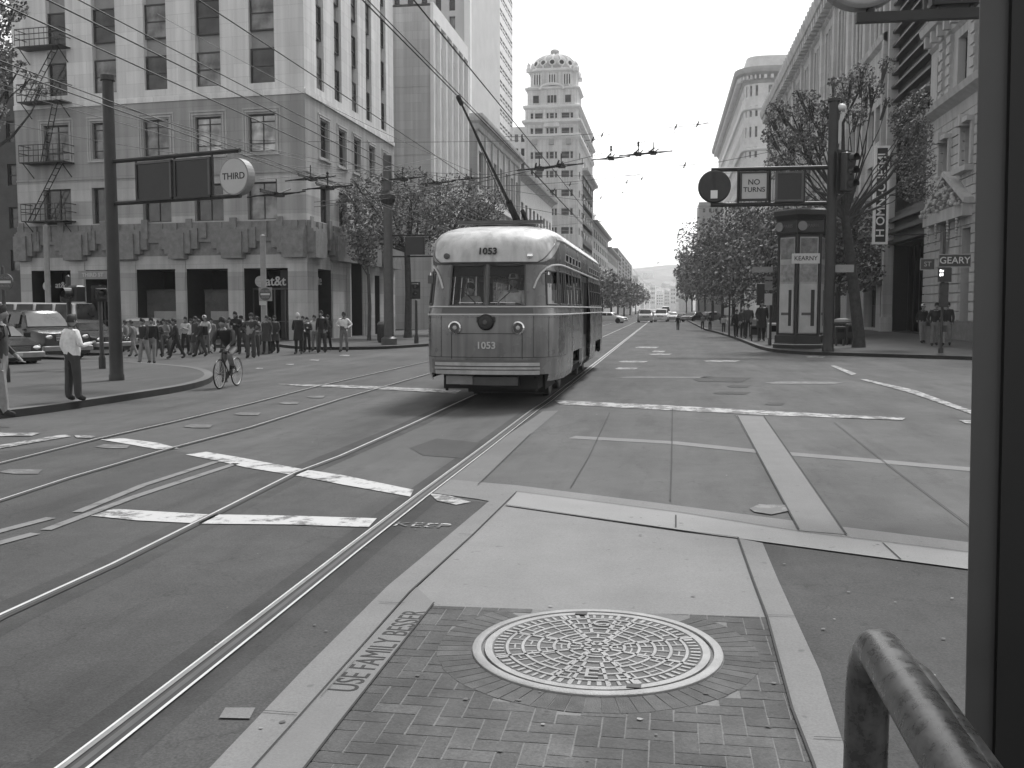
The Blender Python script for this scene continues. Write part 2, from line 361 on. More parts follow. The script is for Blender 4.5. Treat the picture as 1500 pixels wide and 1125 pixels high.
# soldier bricks fanned round the cover
mb = MB(); bk = [mat('paving_brick_%d' % i, v, .85, .3, 9, .4, 120) for i, v in enumerate((.06, .072, .085))]
random.seed(3)
N = 64
for k in range(N):
    a0 = 2*math.pi*k/N; a1 = a0+2*math.pi/N*.93; ro = MR+.19+random.uniform(-.004, .004)
    vs = []
    for z in (.007, .0093+random.uniform(0, .0005)):
        for rr, aa in ((MR+.006, a0), (ro, a0), (ro, a1), (MR+.006, a1)): vs.append((MH.x+rr*math.cos(aa), MH.y+rr*math.sin(aa), z))
    if MH.y+ro*math.sin(a0) > G(873, 897).y-.02: continue
    if MH.x+ro*math.cos(a0) > G(1139, 958).x-.03: continue
    mb.add(vs, [(4, 5, 6, 7), (0, 1, 5, 4), (1, 2, 6, 5), (2, 3, 7, 6), (3, 0, 4, 7)], random.choice(bk))
pass
o = mb.build('brick_paving_ring'); o['kind'] = 'structure'
# lettering set in the concrete band
mb = MB()
pa, pb = G(494, 1024), G(616, 893); u = (pb-pa); ln = u.length; u.normalize()
mid = (pa+pb)/2
Mt = FM((mid.x, mid.y, .0118), u, (0, 0, 1))
text_into(mb, 'USE FAMILY BESSER', .205, Mt, mat('inlaid_letters', .02, .8, .3, 20), .0005, sx=ln/1.93)
o = mb.build('inlaid_lettering'); o['kind'] = 'structure'
# manhole cover
rt = empty('manhole_cover', (MH.x, MH.y, 0), 'large round cast iron access cover with raised ribs set in the brick paving', 'manhole cover')
mb = MB(); mb.lathe([(MR, 0), (MR, .018), (MR-.005, .022), (MR*.93, .022), (MR*.925, .012)], (MH.x, MH.y, 0), iron, 72, caps=False); mb.build('frame', rt, True)
mb = MB(); c = Vector((MH.x, MH.y, 0)); r0 = MR*.90
mb.lathe([(r0, 0), (r0, .020), (r0*.935, .020), (r0*.93, .013), (.002, .013)], c, iron, 72, caps=False)
mb.lathe([(r0*.93, .0135), (.002, .0135)], c, iron_d, 72, caps=False)
def rib_ring(r, wd, a0=0, a1=2*math.pi, n=64, h=.020):
    vs = []; fs = []
    for k in range(n+1):
        a = a0+(a1-a0)*k/n; ca, sa = math.cos(a), math.sin(a)
        for rr, z in ((r-wd/2, .0135), (r-wd/2, h), (r+wd/2, h), (r+wd/2, .0135)): vs.append((c.x+rr*ca, c.y+rr*sa, z))
    for k in range(n):
        for j in range(3): fs.append((4*k+j, 4*k+j+1, 4*k+5+j, 4*k+4+j))
    mb.add(vs, fs, iron)
def rib_bar(a, ra, rb, wd, h=.020):
    d = Vector((math.cos(a), math.sin(a), 0)); q = Vector((-d.y, d.x, 0))*wd/2; A = c+d*ra; B = c+d*rb
    vs = [(p.x, p.y, z) for z in (.0135, h) for p in (A+q, A-q, B-q, B+q)]
    mb.add(vs, [(4, 5, 6, 7), (0, 1, 5, 4), (1, 2, 6, 5), (2, 3, 7, 6), (3, 0, 4, 7)], iron)
rs = [.13, .25, .38, .52, .66, .80]
for q in rs: rib_ring(r0*q, .016)
for k in range(8):
    a = math.pi/8+k*math.pi/4+.03
    rib_bar(a, r0*.05, r0*.93, .020)
for k in (1, 3):
    rib_bar(math.pi/2*k-.17, r0*.38, r0*.93, .018); rib_bar(math.pi/2*k+.17, r0*.38, r0*.93, .018)
random.seed(5)
for i in range(len(rs)-1):
    nn = int(6+i*7)
    for k in range(nn):
        a = 2*math.pi*(k+.3*i)/nn
        if i >= 2 and min(abs(math.sin(a-math.pi/2)/1), 9) < .17: continue
        rib_bar(a, r0*(rs[i]+.02), r0*(rs[i+1]-.02), .010+.004*random.random(), .0185)
        if k % 2 == 0: rib_ring(r0*(rs[i]+rs[i+1])/2, .009, a, a+2*math.pi/nn*.8, 3, .018)
for k in range(68):
    a = 2*math.pi*k/68; rib_bar(a, r0*.83, r0*.915, .016 if k % 4 else .024, .0195)
text_into(mb, 'E', .17, FM((c.x, c.y-r0*.66, .0185), (1, 0, 0), (0, 0, 1)), iron, .004)
text_into(mb, 'G', .15, FM((c.x, c.y+r0*.66, .0185), (1, 0, 0), (0, 0, 1)), iron, .004)
mb.build('lid', rt)
for a in (R(103), R(-68)):
    mb = MB()
    p = c+Vector((math.cos(a), math.sin(a), 0))*r0*.96; mb.box(p.x-.035, p.x+.035, p.y-.025, p.y+.025, .0, .0245, black); mb.build('lifting_slot', rt)
# ---- rails
def rail(name, pts, wd=.14, guard=True, far=None):
    mb = MB(); ps = [G(*p) for p in pts]
    if far: ps.append(Vector(far))
    strip_mb(mb, ps, wd, Z2+.004, steel_d)
    def off(dx):
        o = []
        for i, p in enumerate(ps):
            d = ps[min(i+1, len(ps)-1)]-ps[max(i-1, 0)]; d.normalize(); o.append(p+Vector((-d.y, d.x, 0))*dx)
        return o
    if guard:
        strip_mb(mb, off(wd*.34), wd*.26, Z4, steel_h); strip_mb(mb, off(wd*.44), wd*.09, Z4+.001, steel); strip_mb(mb, off(-wd*.44), wd*.12, Z4, steel)
    else: strip_mb(mb, off(wd*.20), wd*.26, Z4, steel)
    strip_mb(mb, off(-wd*.05), wd*.22, Z3+.001, dgrey)
    o = mb.build(name); o['kind'] = 'structure'; return o
XC = -3.25
rail('tram_rail', [(-240, 1390), (112, 1125), (398, 900), (514, 808), (617, 728), (706, 661), (781, 603), (803, 588)], .14, True, (XC+.76, 1200, 0))
rail('tram_rail', [(-500, 1165), (2, 905), (167, 829), (300, 762), (434, 694), (500, 669), (600, 624), (677, 588)], .10, False, (XC-.76, 1200, 0))
rail('tram_rail', [(-700, 930), (0, 735), (100, 702), (250, 658), (367, 627), (500, 585), (625, 549)], .09, False, (XC-3.3, 1200, 0))
rail('tram_rail', [(-700, 835), (0, 680), (143, 644), (250, 620), (367, 592), (467, 566), (622, 531)], .09, False, (XC-4.85, 1200, 0))
# ---- painted markings
def mark(pts, z=Z3, m=paint): return sheet('road_marking', pts, z, m)
mark([(147, 645), (180, 643), (232, 650), (262, 658), (228, 659), (190, 652)])
mark([(272, 667), (302, 663), (350, 671), (440, 688), (500, 697), (606, 719), (601, 729), (500, 711), (440, 699), (360, 686), (318, 676)])
mark([(629, 724), (660, 728), (690, 737), (668, 741), (640, 735)], Z3, paint_w)
mark([(133, 757), (166, 747), (300, 755), (420, 757), (552, 761), (540, 774), (420, 770), (300, 769), (200, 764)])
mark([(404, 563), (520, 565), (676, 572), (668, 577), (540, 570), (440, 566)], Z3, paint_w)
mark([(812, 587), (985, 595), (1150, 604), (1326, 613), (1322, 616), (1150, 610), (985, 602), (820, 593)], Z3, paint_w)
mark([(1216, 536), (1224, 536), (1255, 548), (1247, 550)], Z3, paint_w)
mark([(1259, 556), (1268, 556), (1340, 572), (1434, 606), (1520, 633), (1505, 636), (1428, 609), (1333, 576)], Z3, paint_w)
mark([(1404, 616), (1440, 618), (1440, 622), (1415, 621)], Z3, paint_w)
mark([(-80, 669), (0, 653), (95, 637), (104, 640), (0, 658), (-80, 675)], Z3, paint_w)
mark([(-60, 634), (60, 635), (45, 640), (-60, 640)], Z3, paint_w)
mark([(108, 638), (140, 640), (134, 643), (112, 642)], Z3, paint_w)
for a, b in (((-160, 822), (75, 760)), ((-160, 840), (52, 783))):
    mb = MB(); strip_mb(mb, [a, b], .11, Z3, paint_y); mb.build('road_marking')['kind'] = 'structure'
for a, mm, b in (((113, 752), (210, 712), (318, 677)), ((67, 778), (200, 728), (346, 680))):
    mb = MB(); strip_mb(mb, [a, mm, b], .10, Z3, paint_y); mb.build('road_marking')['kind'] = 'structure'
for x, y, s in ((30, 692, 32), (165, 655, 26), (290, 625, 22), (362, 607, 20), (423, 591, 16), (462, 582, 14), (505, 521, 8), (460, 528, 8), (424, 534, 7), (380, 540, 6)):
    h = s*.11; mark([(x-s, y+h*.3), (x-s*.5, y-h), (x+s, y-h*.8), (x+s*.8, y+h), (x-s*.3, y+h)], Z3, paint_vw if y > 560 else paint_w)
# right hand lanes: small worn marks, plates and patches
for (x0, x1, y, h, m) in ((930, 966, 509, 1.2, paint_w), (955, 975, 515, 1.2, paint_w), (1030, 1085, 529, 1.2, paint_w), (950, 985, 519, 1, paint_w), (1065, 1100, 566, 2, asph_patch), (1120, 1240, 561, 2, paint_vw),
                        (1015, 1100, 556, 4, asph_patch), (1120, 1150, 592, 2, asph_patch), (1045, 1100, 576, 2, asph_patch), (900, 935, 540, 1.5, paint_w), (905, 950, 530, 1.2, paint_w), (1180, 1210, 523, 1, paint_w), (900, 1045, 553, 1, paint_vw)):
    mark([(x0, y), (x0+(x1-x0)*.2, y-h), (x1, y-h*.6), (x1-(x1-x0)*.15, y+h), (x0+(x1-x0)*.1, y+h*.8)], Z2, m)
# faded stencilled letters beside the rail, and a pale chip patch
mb = MB(); text_into(mb, 'KEEP', .23, FM((G(618, 771).x, G(618, 771).y, Z3), (1, -.03, 0), (0, 0, 1)), paint_mat('stencil_paint', .7, -.01), .0005); mb.build('road_marking')['kind'] = 'structure'
mark([(330, 1040), (374, 1040), (366, 1056), (321, 1055)], Z3, ground_mat('mortar_patch', 0.15, .2, .2))
mark([(1098, 747), (1112, 741), (1150, 742), (1158, 750), (1130, 756), (1105, 752)], Z4, paint_vw)
random.seed(11)
mb = MB()
for k in range(70):     # chewing gum, chips and litter flecks
    px, py = random.uniform(300, 1420), random.uniform(600, 1120); p = G(px, py); s = random.uniform(.006, .016)
    mb.add([(p.x+s*math.cos(a)*random.uniform(.6, 1.3), p.y+s*math.sin(a)*random.uniform(.6, 1.3), .0150) for a in (0, 1.2, 2.4, 3.7, 5.1)], [(0, 1, 2, 3, 4)], random.choice([grey, dgrey, dgrey, dgrey, dark]))
tag(mb.build('litter_flecks'), 'tiny pale and dark gum spots and chips strewn over the near paving', 'litter', kind='stuff')
# ---- sidewalks with kerbs
def slab_walk(name, pts, top=.13):
    """raised pavement: flagged top inset behind a pale kerb stone, real vertical kerb face"""
    n = len(pts); mb = MB()
    ring0 = [(p.x, p.y, 0) for p in pts]; ring1 = [(p.x, p.y, top) for p in pts]
    c = sum(pts, Vector((0, 0, 0)))/n
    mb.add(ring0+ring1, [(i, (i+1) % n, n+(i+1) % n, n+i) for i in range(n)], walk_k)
    mb.add(ring1, [tuple(range(n))], walk)
    o = mb.build(name); o['kind'] = 'structure'; return o
walk_k = ground_mat('kerb_face', 0.025, .15, .1)  # kerb side coloured much darker than its top: shade put into the colour
def kerb_line(pts, w=.22, top=.136):
    mb = MB(); strip_mb(mb, pts, w, top, walk_l); mb.build('kerb')['kind'] = 'structure'
def inset(ps, d):
    o = []
    for i, p in enumerate(ps):
        t = ps[min(i+1, len(ps)-1)]-ps[max(i-1, 0)]; t.z = 0; t.normalize(); o.append(p+Vector((-t.y, t.x, 0))*d)
    return o
def smooth_line(ps, it=2):
    for _ in range(it):
        q = [ps[0]]
        for a, b in zip(ps, ps[1:]): q += [a*.75+b*.25, a*.25+b*.75]
        q.append(ps[-1]); ps = q
    return ps
XL, XR = -19.2, 16.2
# near left corner of the pavement where the man stands
kl = smooth_line([G(-700, 735), G(-60, 621), G(60, 607), G(180, 588), G(285, 571), G(318, 557), G(300, 546), G(250, 540), G(150, 533), G(-300, 530)])
slab_walk('sidewalk', kl); kerb_line(inset(kl, .11))
# far left pavement in front of the corner building
k2 = smooth_line([Vector((-140, 47.5, 0)), G(150, 512), G(400, 507), G(430, 511), G(470, 513), G(560, 512), G(620, 508), G(668, 504), Vector((XC-7.2, 62, 0)), Vector((XC-7.2, 900, 0))])
slab_walk('sidewalk', k2+[Vector((-140, 900, 0))]); kerb_line(inset(k2, .11))
# right pavement
k3 = smooth_line([Vector((3.1, 900, 0)), Vector((3.1, 90, 0)), G(1046, 487), G(1066, 493), G(1090, 502), G(1118, 514), G(1160, 519), G(1250, 522), G(1440, 528), G(1900, 545)], 2)
slab_walk('sidewalk', k3+[Vector((90, 30, 0)), Vector((90, 900, 0))]); kerb_line(inset(k3, .11))
# tactile / ramp pale patch
# ================================================================ hills with the rising town
def hill_h(x, y):
    t = max(0, (y-900)/1500); r = 0
    for cx, cy, hx, hy, h in ((-130, 2700, 190, 500, 118), (45, 2600, 150, 500, 112), (-420, 2900, 260, 600, 120), (330, 2800, 240, 600, 105), (-900, 3000, 400, 700, 110), (800, 3000, 400, 700, 120)):
        r += h*math.exp(-((x-cx)/hx)**2-((y-cy)/hy)**2)
    return r*.50+min(t, 1)*16-.5+4*math.sin(x*.02)*math.sin(y*.008)*min(t, 1)
mb = MB(); vs = []; nx, ny = 90, 50
for j in range(ny+1):
    for i in range(nx+1):
        x = -1600+3200*i/nx; y = 850+2900*j/ny; vs.append((x, y, hill_h(x, y) if j > 0 else -.5))
mb.add(vs, [(j*(nx+1)+i, j*(nx+1)+i+1, (j+1)*(nx+1)+i+1, (j+1)*(nx+1)+i) for j in range(ny) for i in range(nx)], mat('hillside', .22, .95, .5, .02))
mb.build('hills', smooth=True)['kind'] = 'structure'
# ================================================================ BUILDINGS
stoneA = mat('stone_light', 0.72, .85, .06, .6, .15, 30, streak=True, ash=(1.5, .72, .86))
stoneA2 = mat('stone_grey', 0.34, .85, .10, .8, .2, 30, streak=True, ash=(1.5, .72, .86))
stoneA3 = mat('stone_band', 0.44, .85, .10, 1.2, .2, 30, ash=(1.5, .72, .86))
stoneA4 = mat('stone_frieze', 0.2, .85, .25, 3, .4, 25)
spand = mat('spandrel', 0.3, .7, .12, 2)
stoneB = mat('stucco_blank', 0.56, .9, .10, .25, .1, 20, streak=True, ash=(1.5, .72, .86))
stoneBl = mat('stone_white', 0.8, .8, .06, .6)
stoneK = mat('stone_carved', 0.44, .85, .18, 1.5, .4, 14, streak=True)
stoneKd = mat('stone_carved_dark', .17, .85, .25, 2.5, .5, 14)
stoneI = mat('stone_hall', 0.52, .85, .14, .7, .2, 20, streak=True, ash=(1.5, .72, .86))
gvoid = mat('dark_interior', .008, .9, .2, 2, spec=0.0)  # flat black colour painted for the shade inside shop and window openings
darkJ = mat('dark_cladding', 0.008, .45, .3, 2)
terra = mat('terracotta_pale', 0.72, .85, .12, .8, .2, 6)
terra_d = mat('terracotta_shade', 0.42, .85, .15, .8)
class Face:
    """a vertical wall from P0 to P1 (outward is to the right of the direction of travel)"""
    def __init__(s, root, P0, P1):
        s.root = root; s.P0 = Vector((P0[0], P0[1], 0)); s.P1 = Vector((P1[0], P1[1], 0)); d = s.P1-s.P0
        s.L = d.length; s.u = d.normalized(); s.n = Vector((s.u.y, -s.u.x, 0))
    def px(s, px, py):
        r = ray(px, py); o = Vector((0, 0, EYE)); t = (s.P0-o).dot(s.n)/r.dot(s.n); p = o+r*t
        return (p-s.P0).dot(s.u), p.z
    def rect(s, x0, x1, y0, y1):
        """wall rectangle seen through a pixel rectangle: y read on its middle"""
        xm = (x0+x1)/2; a, b = s.px(x0, y0)[0], s.px(x1, y0)[0]; zt = s.px(xm, y0)[1]; zb = s.px(xm, y1)[1]
        return (min(a, b), max(a, b), min(zt, zb), max(zt, zb))
    def P(s, u, z, o=0.0): p = s.P0+s.u*u+s.n*o; return Vector((p.x, p.y, z))
    def box(s, mb, u0, u1, z0, z1, o0, o1, m):
        vs = [s.P(u, z, o) for z in (z0, z1) for u, o in ((u0, o1), (u1, o1), (u1, o0), (u0, o0))]
        mb.add(vs, [(0, 3, 2, 1), (4, 5, 6, 7), (0, 1, 5, 4), (1, 2, 6, 5), (2, 3, 7, 6), (3, 0, 4, 7)], m)
    def wall(s, mb, zones, holes, depth=.3, reveal=None, u0=0, u1=None, back=False):
        """zones [(z0,z1,mat)]; holes [(u0,u1,z0,z1)] become real recesses"""
        u1 = s.L if u1 is None else u1
        za, zb = zones[0][0], zones[-1][1]
        us = sorted({u0, u1, *[min(max(h[i], u0), u1) for h in holes for i in (0, 1)]}); zs = sorted({za, zb, *[z[1] for z in zones], *[min(max(h[i], za), zb) for h in holes for i in (2, 3)]})
        for j in range(len(zs)-1):
            z0, z1 = zs[j], zs[j+1]
            if z1-z0 < 1e-5: continue
            zm = (z0+z1)/2; m = next((q[2] for q in zones if q[0] <= zm <= q[1]), zones[-1][2])
            run = None
            for i in range(len(us)):
                solid = i < len(us)-1 and not any(h[0] < (us[i]+us[i+1])/2 < h[1] and h[2] < zm < h[3] for h in holes)
                if solid and run is None: run = us[i]
                if not solid and run is not None:
                    mb.add([s.P(run, z0), s.P(us[i], z0), s.P(us[i], z1), s.P(run, z1)], [(0, 1, 2, 3)], m); run = None
        for h in holes:
            a, b, c, d = h[:4]
            if a < u0-1e-6 or b > u1+1e-6: continue
            m = reveal or next((q[2] for q in zones if q[0] <= (c+d)/2 <= q[1]), zones[-1][2])
            dp = h[4] if len(h) > 4 else depth
            if dp > 2: m = dark  # sides of deep openings painted dark to stand for the shade in them
            A = [s.P(a, c), s.P(b, c), s.P(b, d), s.P(a, d)]; B = [s.P(a, c, -dp), s.P(b, c, -dp), s.P(b, d, -dp), s.P(a, d, -dp)]
            mb.add(A+B, [(0, 4, 5, 1), (1, 5, 6, 2), (2, 6, 7, 3), (3, 7, 4, 0)], m)
WINC = {}
def win_mesh(w, h, style, gm, fm):
    w, h = round(w, 2), round(h, 2); key = (w, h, style, gm.name, fm.name)
    if key in WINC: return WINC[key]
    mb = MB(); f = min(.07, w*.08)
    mb.add([(0, .03, 0), (w, .03, 0), (w, .03, h), (0, .03, h)], [(0, 1, 2, 3)], gm)
    for x0, x1, z0, z1 in ((0, f, 0, h), (w-f, w, 0, h), (f, w-f, 0, f), (f, w-f, h-f, h)): mb.box(x0, x1, -.03, .03, z0, z1, fm)
    if 'h' in style: mb.box(f, w-f, -.02, .03, h*.48, h*.48+f*.8, fm)
    if 'v' in style: mb.box(w/2-f*.35, w/2+f*.35, -.015, .03, f, h-f, fm)
    if 't' in style:
        mb.box(f, w-f, -.02, .03, h*.22, h*.22+f*.7, fm); mb.box(f, w-f, -.02, .03, h*.8, h*.8+f*.7, fm)
    if 's' in style:   # a sill standing proud of the wall
        pass
    WINC[key] = mb.mesh('window'); return WINC[key]
def window(F, r, style='h', gm=None, fm=None, depth=.24, name='window'):
    gm = gm or gdark; fm = fm or frame_d
    me = win_mesh(r[1]-r[0], r[3]-r[2], style, gm, fm)
    o = link(name, me, F.root); p = F.P(r[0], r[2], -depth+.04)-F.root.location; i = -F.n
    o.matrix_local = Matrix(((F.u.x, i.x, 0, p.x), (F.u.y, i.y, 0, p.y), (0, 0, 1, p.z), (0, 0, 0, 1))); return o
def part(name, root, fn, **k):
    mb = MB(); fn(mb); return mb.build(name, root, **k)
def offset_ring(pts, d):
    """push a closed counter-clockwise plan outline outwards"""
    n = len(pts); o = []
    for i in range(n):
        a, b, c = Vector(pts[i-1]), Vector(pts[i]), Vector(pts[(i+1) % n])
        e1 = (b-a).normalized(); e2 = (c-b).normalized(); n1 = Vector((e1.y, -e1.x)); n2 = Vector((e2.y, -e2.x))
        k = (n1+n2); L_ = max(k.length, .3); k = k/L_; o.append(Vector(b)+k*d/max(k.dot(n1), .4))
    return o
def band(mb, pts, prof, m, cap=True):
    """cornice: profile [(offset, z)] swept round a plan outline"""
    rings = [[Vector((p.x, p.y, z)) for p in offset_ring(pts, d)] for d, z in prof]
    mb.loft(rings, m, cap, cap)
def plan_box(mb, pts, z0, z1, m, top=None):
    mb.loft([[Vector((p[0], p[1], z0)) for p in pts], [Vector((p[0], p[1], z1)) for p in pts]], m, False, True)
# ---------------------------------------------------------------- A: corner building on the left
cA = AX(451, 452, XL); YA = cA.y
ang = R(6.1); LA = (XL-AY(25, 452, YA).x)+1.2
PA0 = Vector((XL-LA*math.cos(ang), YA+LA*math.sin(ang), 0)); PA1 = Vector((XL, YA, 0)); PA2 = Vector((XL, AX(579, 452, XL).y, 0))
A = empty('corner_building', PA1, 'pale stone office building with dark stepped frieze and shops across the side street', 'building')
FA = Face(A, PA0, PA1); FS = Face(A, PA1, PA2)
zB = FA.px(440, 134)[1]
def zc(py): return FA.px(448, py)[1]
rowsU = [(zc(117), zc(64))]; per = zc(64)-zc(64+79)
up = [(rowsU[0][0]+per*k, rowsU[0][1]+per*k) for k in range(4)]
row2 = (zc(219), zc(163)); row3 = (zc(320), zc(264))
ztop = up[-1][1]+1.2
holesF = []; winF = []
colsF = [(73, 101), (139, 173), (214, 247), (289, 325), (367, 404)]
for a, b in colsF:
    ua, ub = FA.px(a, 200)[0], FA.px(b, 200)[0]
    holesF.append((ua, ub, up[0][0], ztop-.8, .32))
    for k, (z0, z1) in enumerate(up): winF.append((ua, ub, z0, z1, 'h'))
colsM = [(64, 100), (135, 161), (210, 247), (286, 324), (364, 403)]
for i, (a, b) in enumerate(colsM):
    ua, ub = FA.px(a, 200)[0], FA.px(b, 200)[0]
    holesF.append((ua, ub, row2[0], row2[1], .3)); winF.append((ua, ub, row2[0], row2[1], 'M'+str(i)))
    holesF.append((ua-.15, ub+.05, row3[0], row3[1], .35)); winF.append((ua-.15, ub+.05, row3[0], row3[1], 'L'))
zg = zc(392); shopF = [(47, 104), (126, 172), (201, 257), (274, 334), (358, 422)]
for a, b in shopF:
    ua, ub = FA.px(a, 420)[0], FA.px(b, 420)[0]; holesF.append((ua, ub, 0.1, zg, 2.6))
holesS = []; winS = []
colsS = [(465, 476), (491, 501.5), (516, 525.5), (537, 545), (558.5, 566)]
for a, b in colsS:
    ua, ub = FS.px(a, 200)[0], FS.px(b, 200)[0]
    holesS.append((ua, ub, up[0][0], ztop-.8, .32))
    for k, (z0, z1) in enumerate(up): winS.append((ua, ub, z0, z1, 'h'))
for i, (a, b) in enumerate([(469, 481), (496, 506), (518, 527), (540, 548), (561, 568)]):
    ua, ub = FS.px(a, 200)[0], FS.px(b, 200)[0]
    holesS.append((ua, ub, row2[0], row2[1], .3)); winS.append((ua, ub, row2[0], row2[1], 'M'+str(i+1)))
    holesS.append((ua-.1, ub+.1, row3[0], row3[1], .35)); winS.append((ua-.1, ub+.1, row3[0], row3[1], 'L'))
for a, b, z in ((466, 485, zg), (512, 530, zg+1.6), (548, 556, zg)):
    ua, ub = FS.px(a, 420)[0], FS.px(b, 420)[0]; holesS.append((ua, ub, .1, z, 2.2))
b1, b2, b3, b4, b5 = zc(300), zc(330), zc(372), zc(425), zc(468)
zones = [(0, b5, stoneA2), (b5, b4, stoneA3), (b4, zc(397), stoneA2), (zc(397), b3, stoneA3), (b3, b2, stoneA4), (b2, zc(312), stoneA3), (zc(312), zc(284), stoneA2), (zc(284), zc(255), stoneA3), (zc(255), zB, stoneA2), (zB, ztop, stoneA)]
def wa(mb):
    FA.wall(mb, zones, holesF); FS.wall(mb, zones, holesS)
    bk = FS.P(FS.L, 0, -22); bk0 = FA.P(0, 0, -26)
    pts = [FA.P(0, 0), FA.P(FA.L, 0), FS.P(FS.L, 0), bk, bk0]
    for z, m in ((ztop, stoneA),): mb.add([(p.x, p.y, z) for p in pts], [tuple(range(5))], m)
    for p, q in ((pts[2], bk), (bk, bk0), (bk0, pts[0])): mb.add([(p.x, p.y, 0), (q.x, q.y, 0), (q.x, q.y, ztop), (p.x, p.y, ztop)], [(0, 1, 2, 3)], stoneA2)
    # backs of recesses
    for F, hs in ((FA, holesF), (FS, holesS)):
        for h in hs:
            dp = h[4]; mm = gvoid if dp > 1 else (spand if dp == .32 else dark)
            mb.add([F.P(h[0], h[2], -dp), F.P(h[1], h[2], -dp), F.P(h[1], h[3], -dp), F.P(h[0], h[3], -dp)], [(0, 1, 2, 3)], mm)
part('wall', A, wa)
def course(mb):   # sill course where the pale stone starts
    for F in (FA, FS): F.box(mb, 0, F.L, zB-.10, zB+.16, 0, .07, stoneA)
    for F in (FA, FS): F.box(mb, 0, F.L, zc(250)-.04, zc(250)+.05, 0, .05, stoneA2)
part('string_course', A, course)
def friez(mb):
    for F, edges in ((FA, [(20, 45), (104, 126), (172, 201), (257, 274), (334, 358), (422, 451)]), (FS, [(452, 466), (485, 512), (530, 548), (556, 578)])):
        for a, b in edges:
            ua, ub = F.px(a, 400)[0], F.px(b, 400)[0]; wd = ub-ua; c_ = (ua+ub)/2
            for k, (g_, zlo, zhi, o) in enumerate(((.12, zc(377), zc(338), .50), (.45, zc(369), zc(334), .38), (.85, zc(362), zc(331), .26))):
                a0, a1 = max(0.01*k, ua-g_), min(F.L-.01*k, ub+g_)
                F.box(mb, a0, a1, zlo, zhi, 0.01*k, o, stoneA4)
        F.box(mb, .03, F.L-.03, zc(352), zc(322), 0, .16, stoneA4)
        n_ = int(F.L/.9)
        for k in range(n_):
            uu = (k+.15)*F.L/n_; F.box(mb, uu, uu+F.L/n_*.42, zc(346), zc(326)+(.12 if k % 3 else .35), .16, .22+(k % 2)*.08, stoneA4)
part('stepped_frieze', A, friez)
random.seed(21)
for F, ws in ((FA, winF), (FS, winS)):
    for (a, b, c, d, st) in ws:
        if st[0] == 'M':
            gm = [gmid, gmid, gmid, glight, glight, gmid][int(st[1])] if F is FA else random.choice([gmid, gdark]); window(F, (a, b, c, d), 'vt', gm, frame_d if F is FA else dgrey, .25)
        elif st == 'L': window(F, (a, b, c, d), 'v', random.choice([gdark, gmid]) if F is FA else gdark, frame_d, .3)
        else: window(F, (a, b, c, d), 'h', random.choice([gdark, gdark, gmid]), frame_d, .22)
for F, ws in ((FA, winF), (FS, winS)):
    for (a, b, c, d, st) in ws:
            if st[0] == 'M':
                mb = MB()
                for (e, o) in ((.10, .05), (.26, .025)):
                    w_ = .08
                    F.box(mb, a-e-w_, a-e, c-.12, d+e, 0, o, stoneA3); F.box(mb, b+e, b+e+w_, c-.12, d+e, 0, o, stoneA3); F.box(mb, a-e-w_, b+e+w_, d+e, d+e+.09, 0, o+.02, stoneA3)
                F.box(mb, a-.3, b+.3, c-.2, c-.12, 0, .1, stoneA3); mb.build('window_surround', A)
if 1:
    for F, edges in ((FA, [(104, 126), (172, 201), (257, 274), (334, 358)]), (FS, [(485, 512), (530, 548)])):
        for a, b in edges:
            ua, ub = F.px(a, 400)[0]+.08, F.px(b, 400)[0]-.08; mb = MB()
            for z0, z1, m in ((.13, b5, stoneA2), (b5, b4, stoneA3), (b4, zc(397), stoneA2), (zc(397), zc(379), stoneA3)): F.box(mb, ua, ub, z0, z1, 0, .06, m)
            mb.build('pier', A)
# shop fronts
for (a, b, m) in ((190, 257, grey), (276, 334, grey)):
    r = FA.rect(a, b, 426, 490); r = (max(r[0], FA.px(a+12, 420)[0]), r[1]-.05, .2, r[3])
    def sf(mb, r=r):
        FA.box(mb, r[0], r[1], r[2], r[3], -.9, -.8, MATS['concrete_panel'])
        FA.box(mb, r[0], r[1], r[3], r[3]+.08, -.95, -.7, dark)
        FA.box(mb, r[0]+(r[1]-r[0])*.2, r[0]+(r[1]-r[0])*.85, r[2]+1.0, r[2]+1.5, -.8, -.77, spand)
    part('shop_hoarding', A, sf)
def sg(mb):
    r = FA.rect(366, 418, 402, 422); zm = FA.px(392, 412)[1]
    mb.X = None; ug = FA.px(376, 412)[0]
    q = []
    for k in range(20): a_ = 2*math.pi*k/20; q.append(FA.P(ug+.30*math.cos(a_), zm+.30*math.sin(a_), -.40))
    q2 = [p+FA.n*.06 for p in q]; mb.loft([q, q2], whitish, True, True)
    for k in range(-3, 4): 
        zz = zm+k*.08; wd_ = math.sqrt(max(0, .085-(k*.08)**2)); FA.box(mb, ug-wd_*.9, ug+wd_*.5, zz-.012, zz+.012, -.34, -.33, grey)
    uu = FA.px(399, 411)[0]; text_into(mb, 'at&t', .72, FM(FA.P(uu, zm, -.36), FA.u, FA.n), whitish, .02, bold=.01)
part('shop_sign', A, sg)
def sg2(mb):
    uu, zz = FS.px(475.5, 411); text_into(mb, 'te', .8, FM(FS.P(uu, zz, -.3), FS.u, FS.n), whitish, .02)
part('shop_sign', A, sg2)
def sg3(mb):
    ug, zm = FA.px(62, 419); q = [FA.P(ug+.27*math.cos(2*math.pi*k/18), zm+.27*math.sin(2*math.pi*k/18), -.4) for k in range(18)]
    mb.loft([q, [p+FA.n*.05 for p in q]], MATS['light_grey_metal'], True, True)
    uu = FA.px(84, 419)[0]; text_into(mb, 'at&t', .5, FM(FA.P(uu, zm+.05, -.36), FA.u, FA.n), whitish, .02)
part('shop_sign', A, sg3)
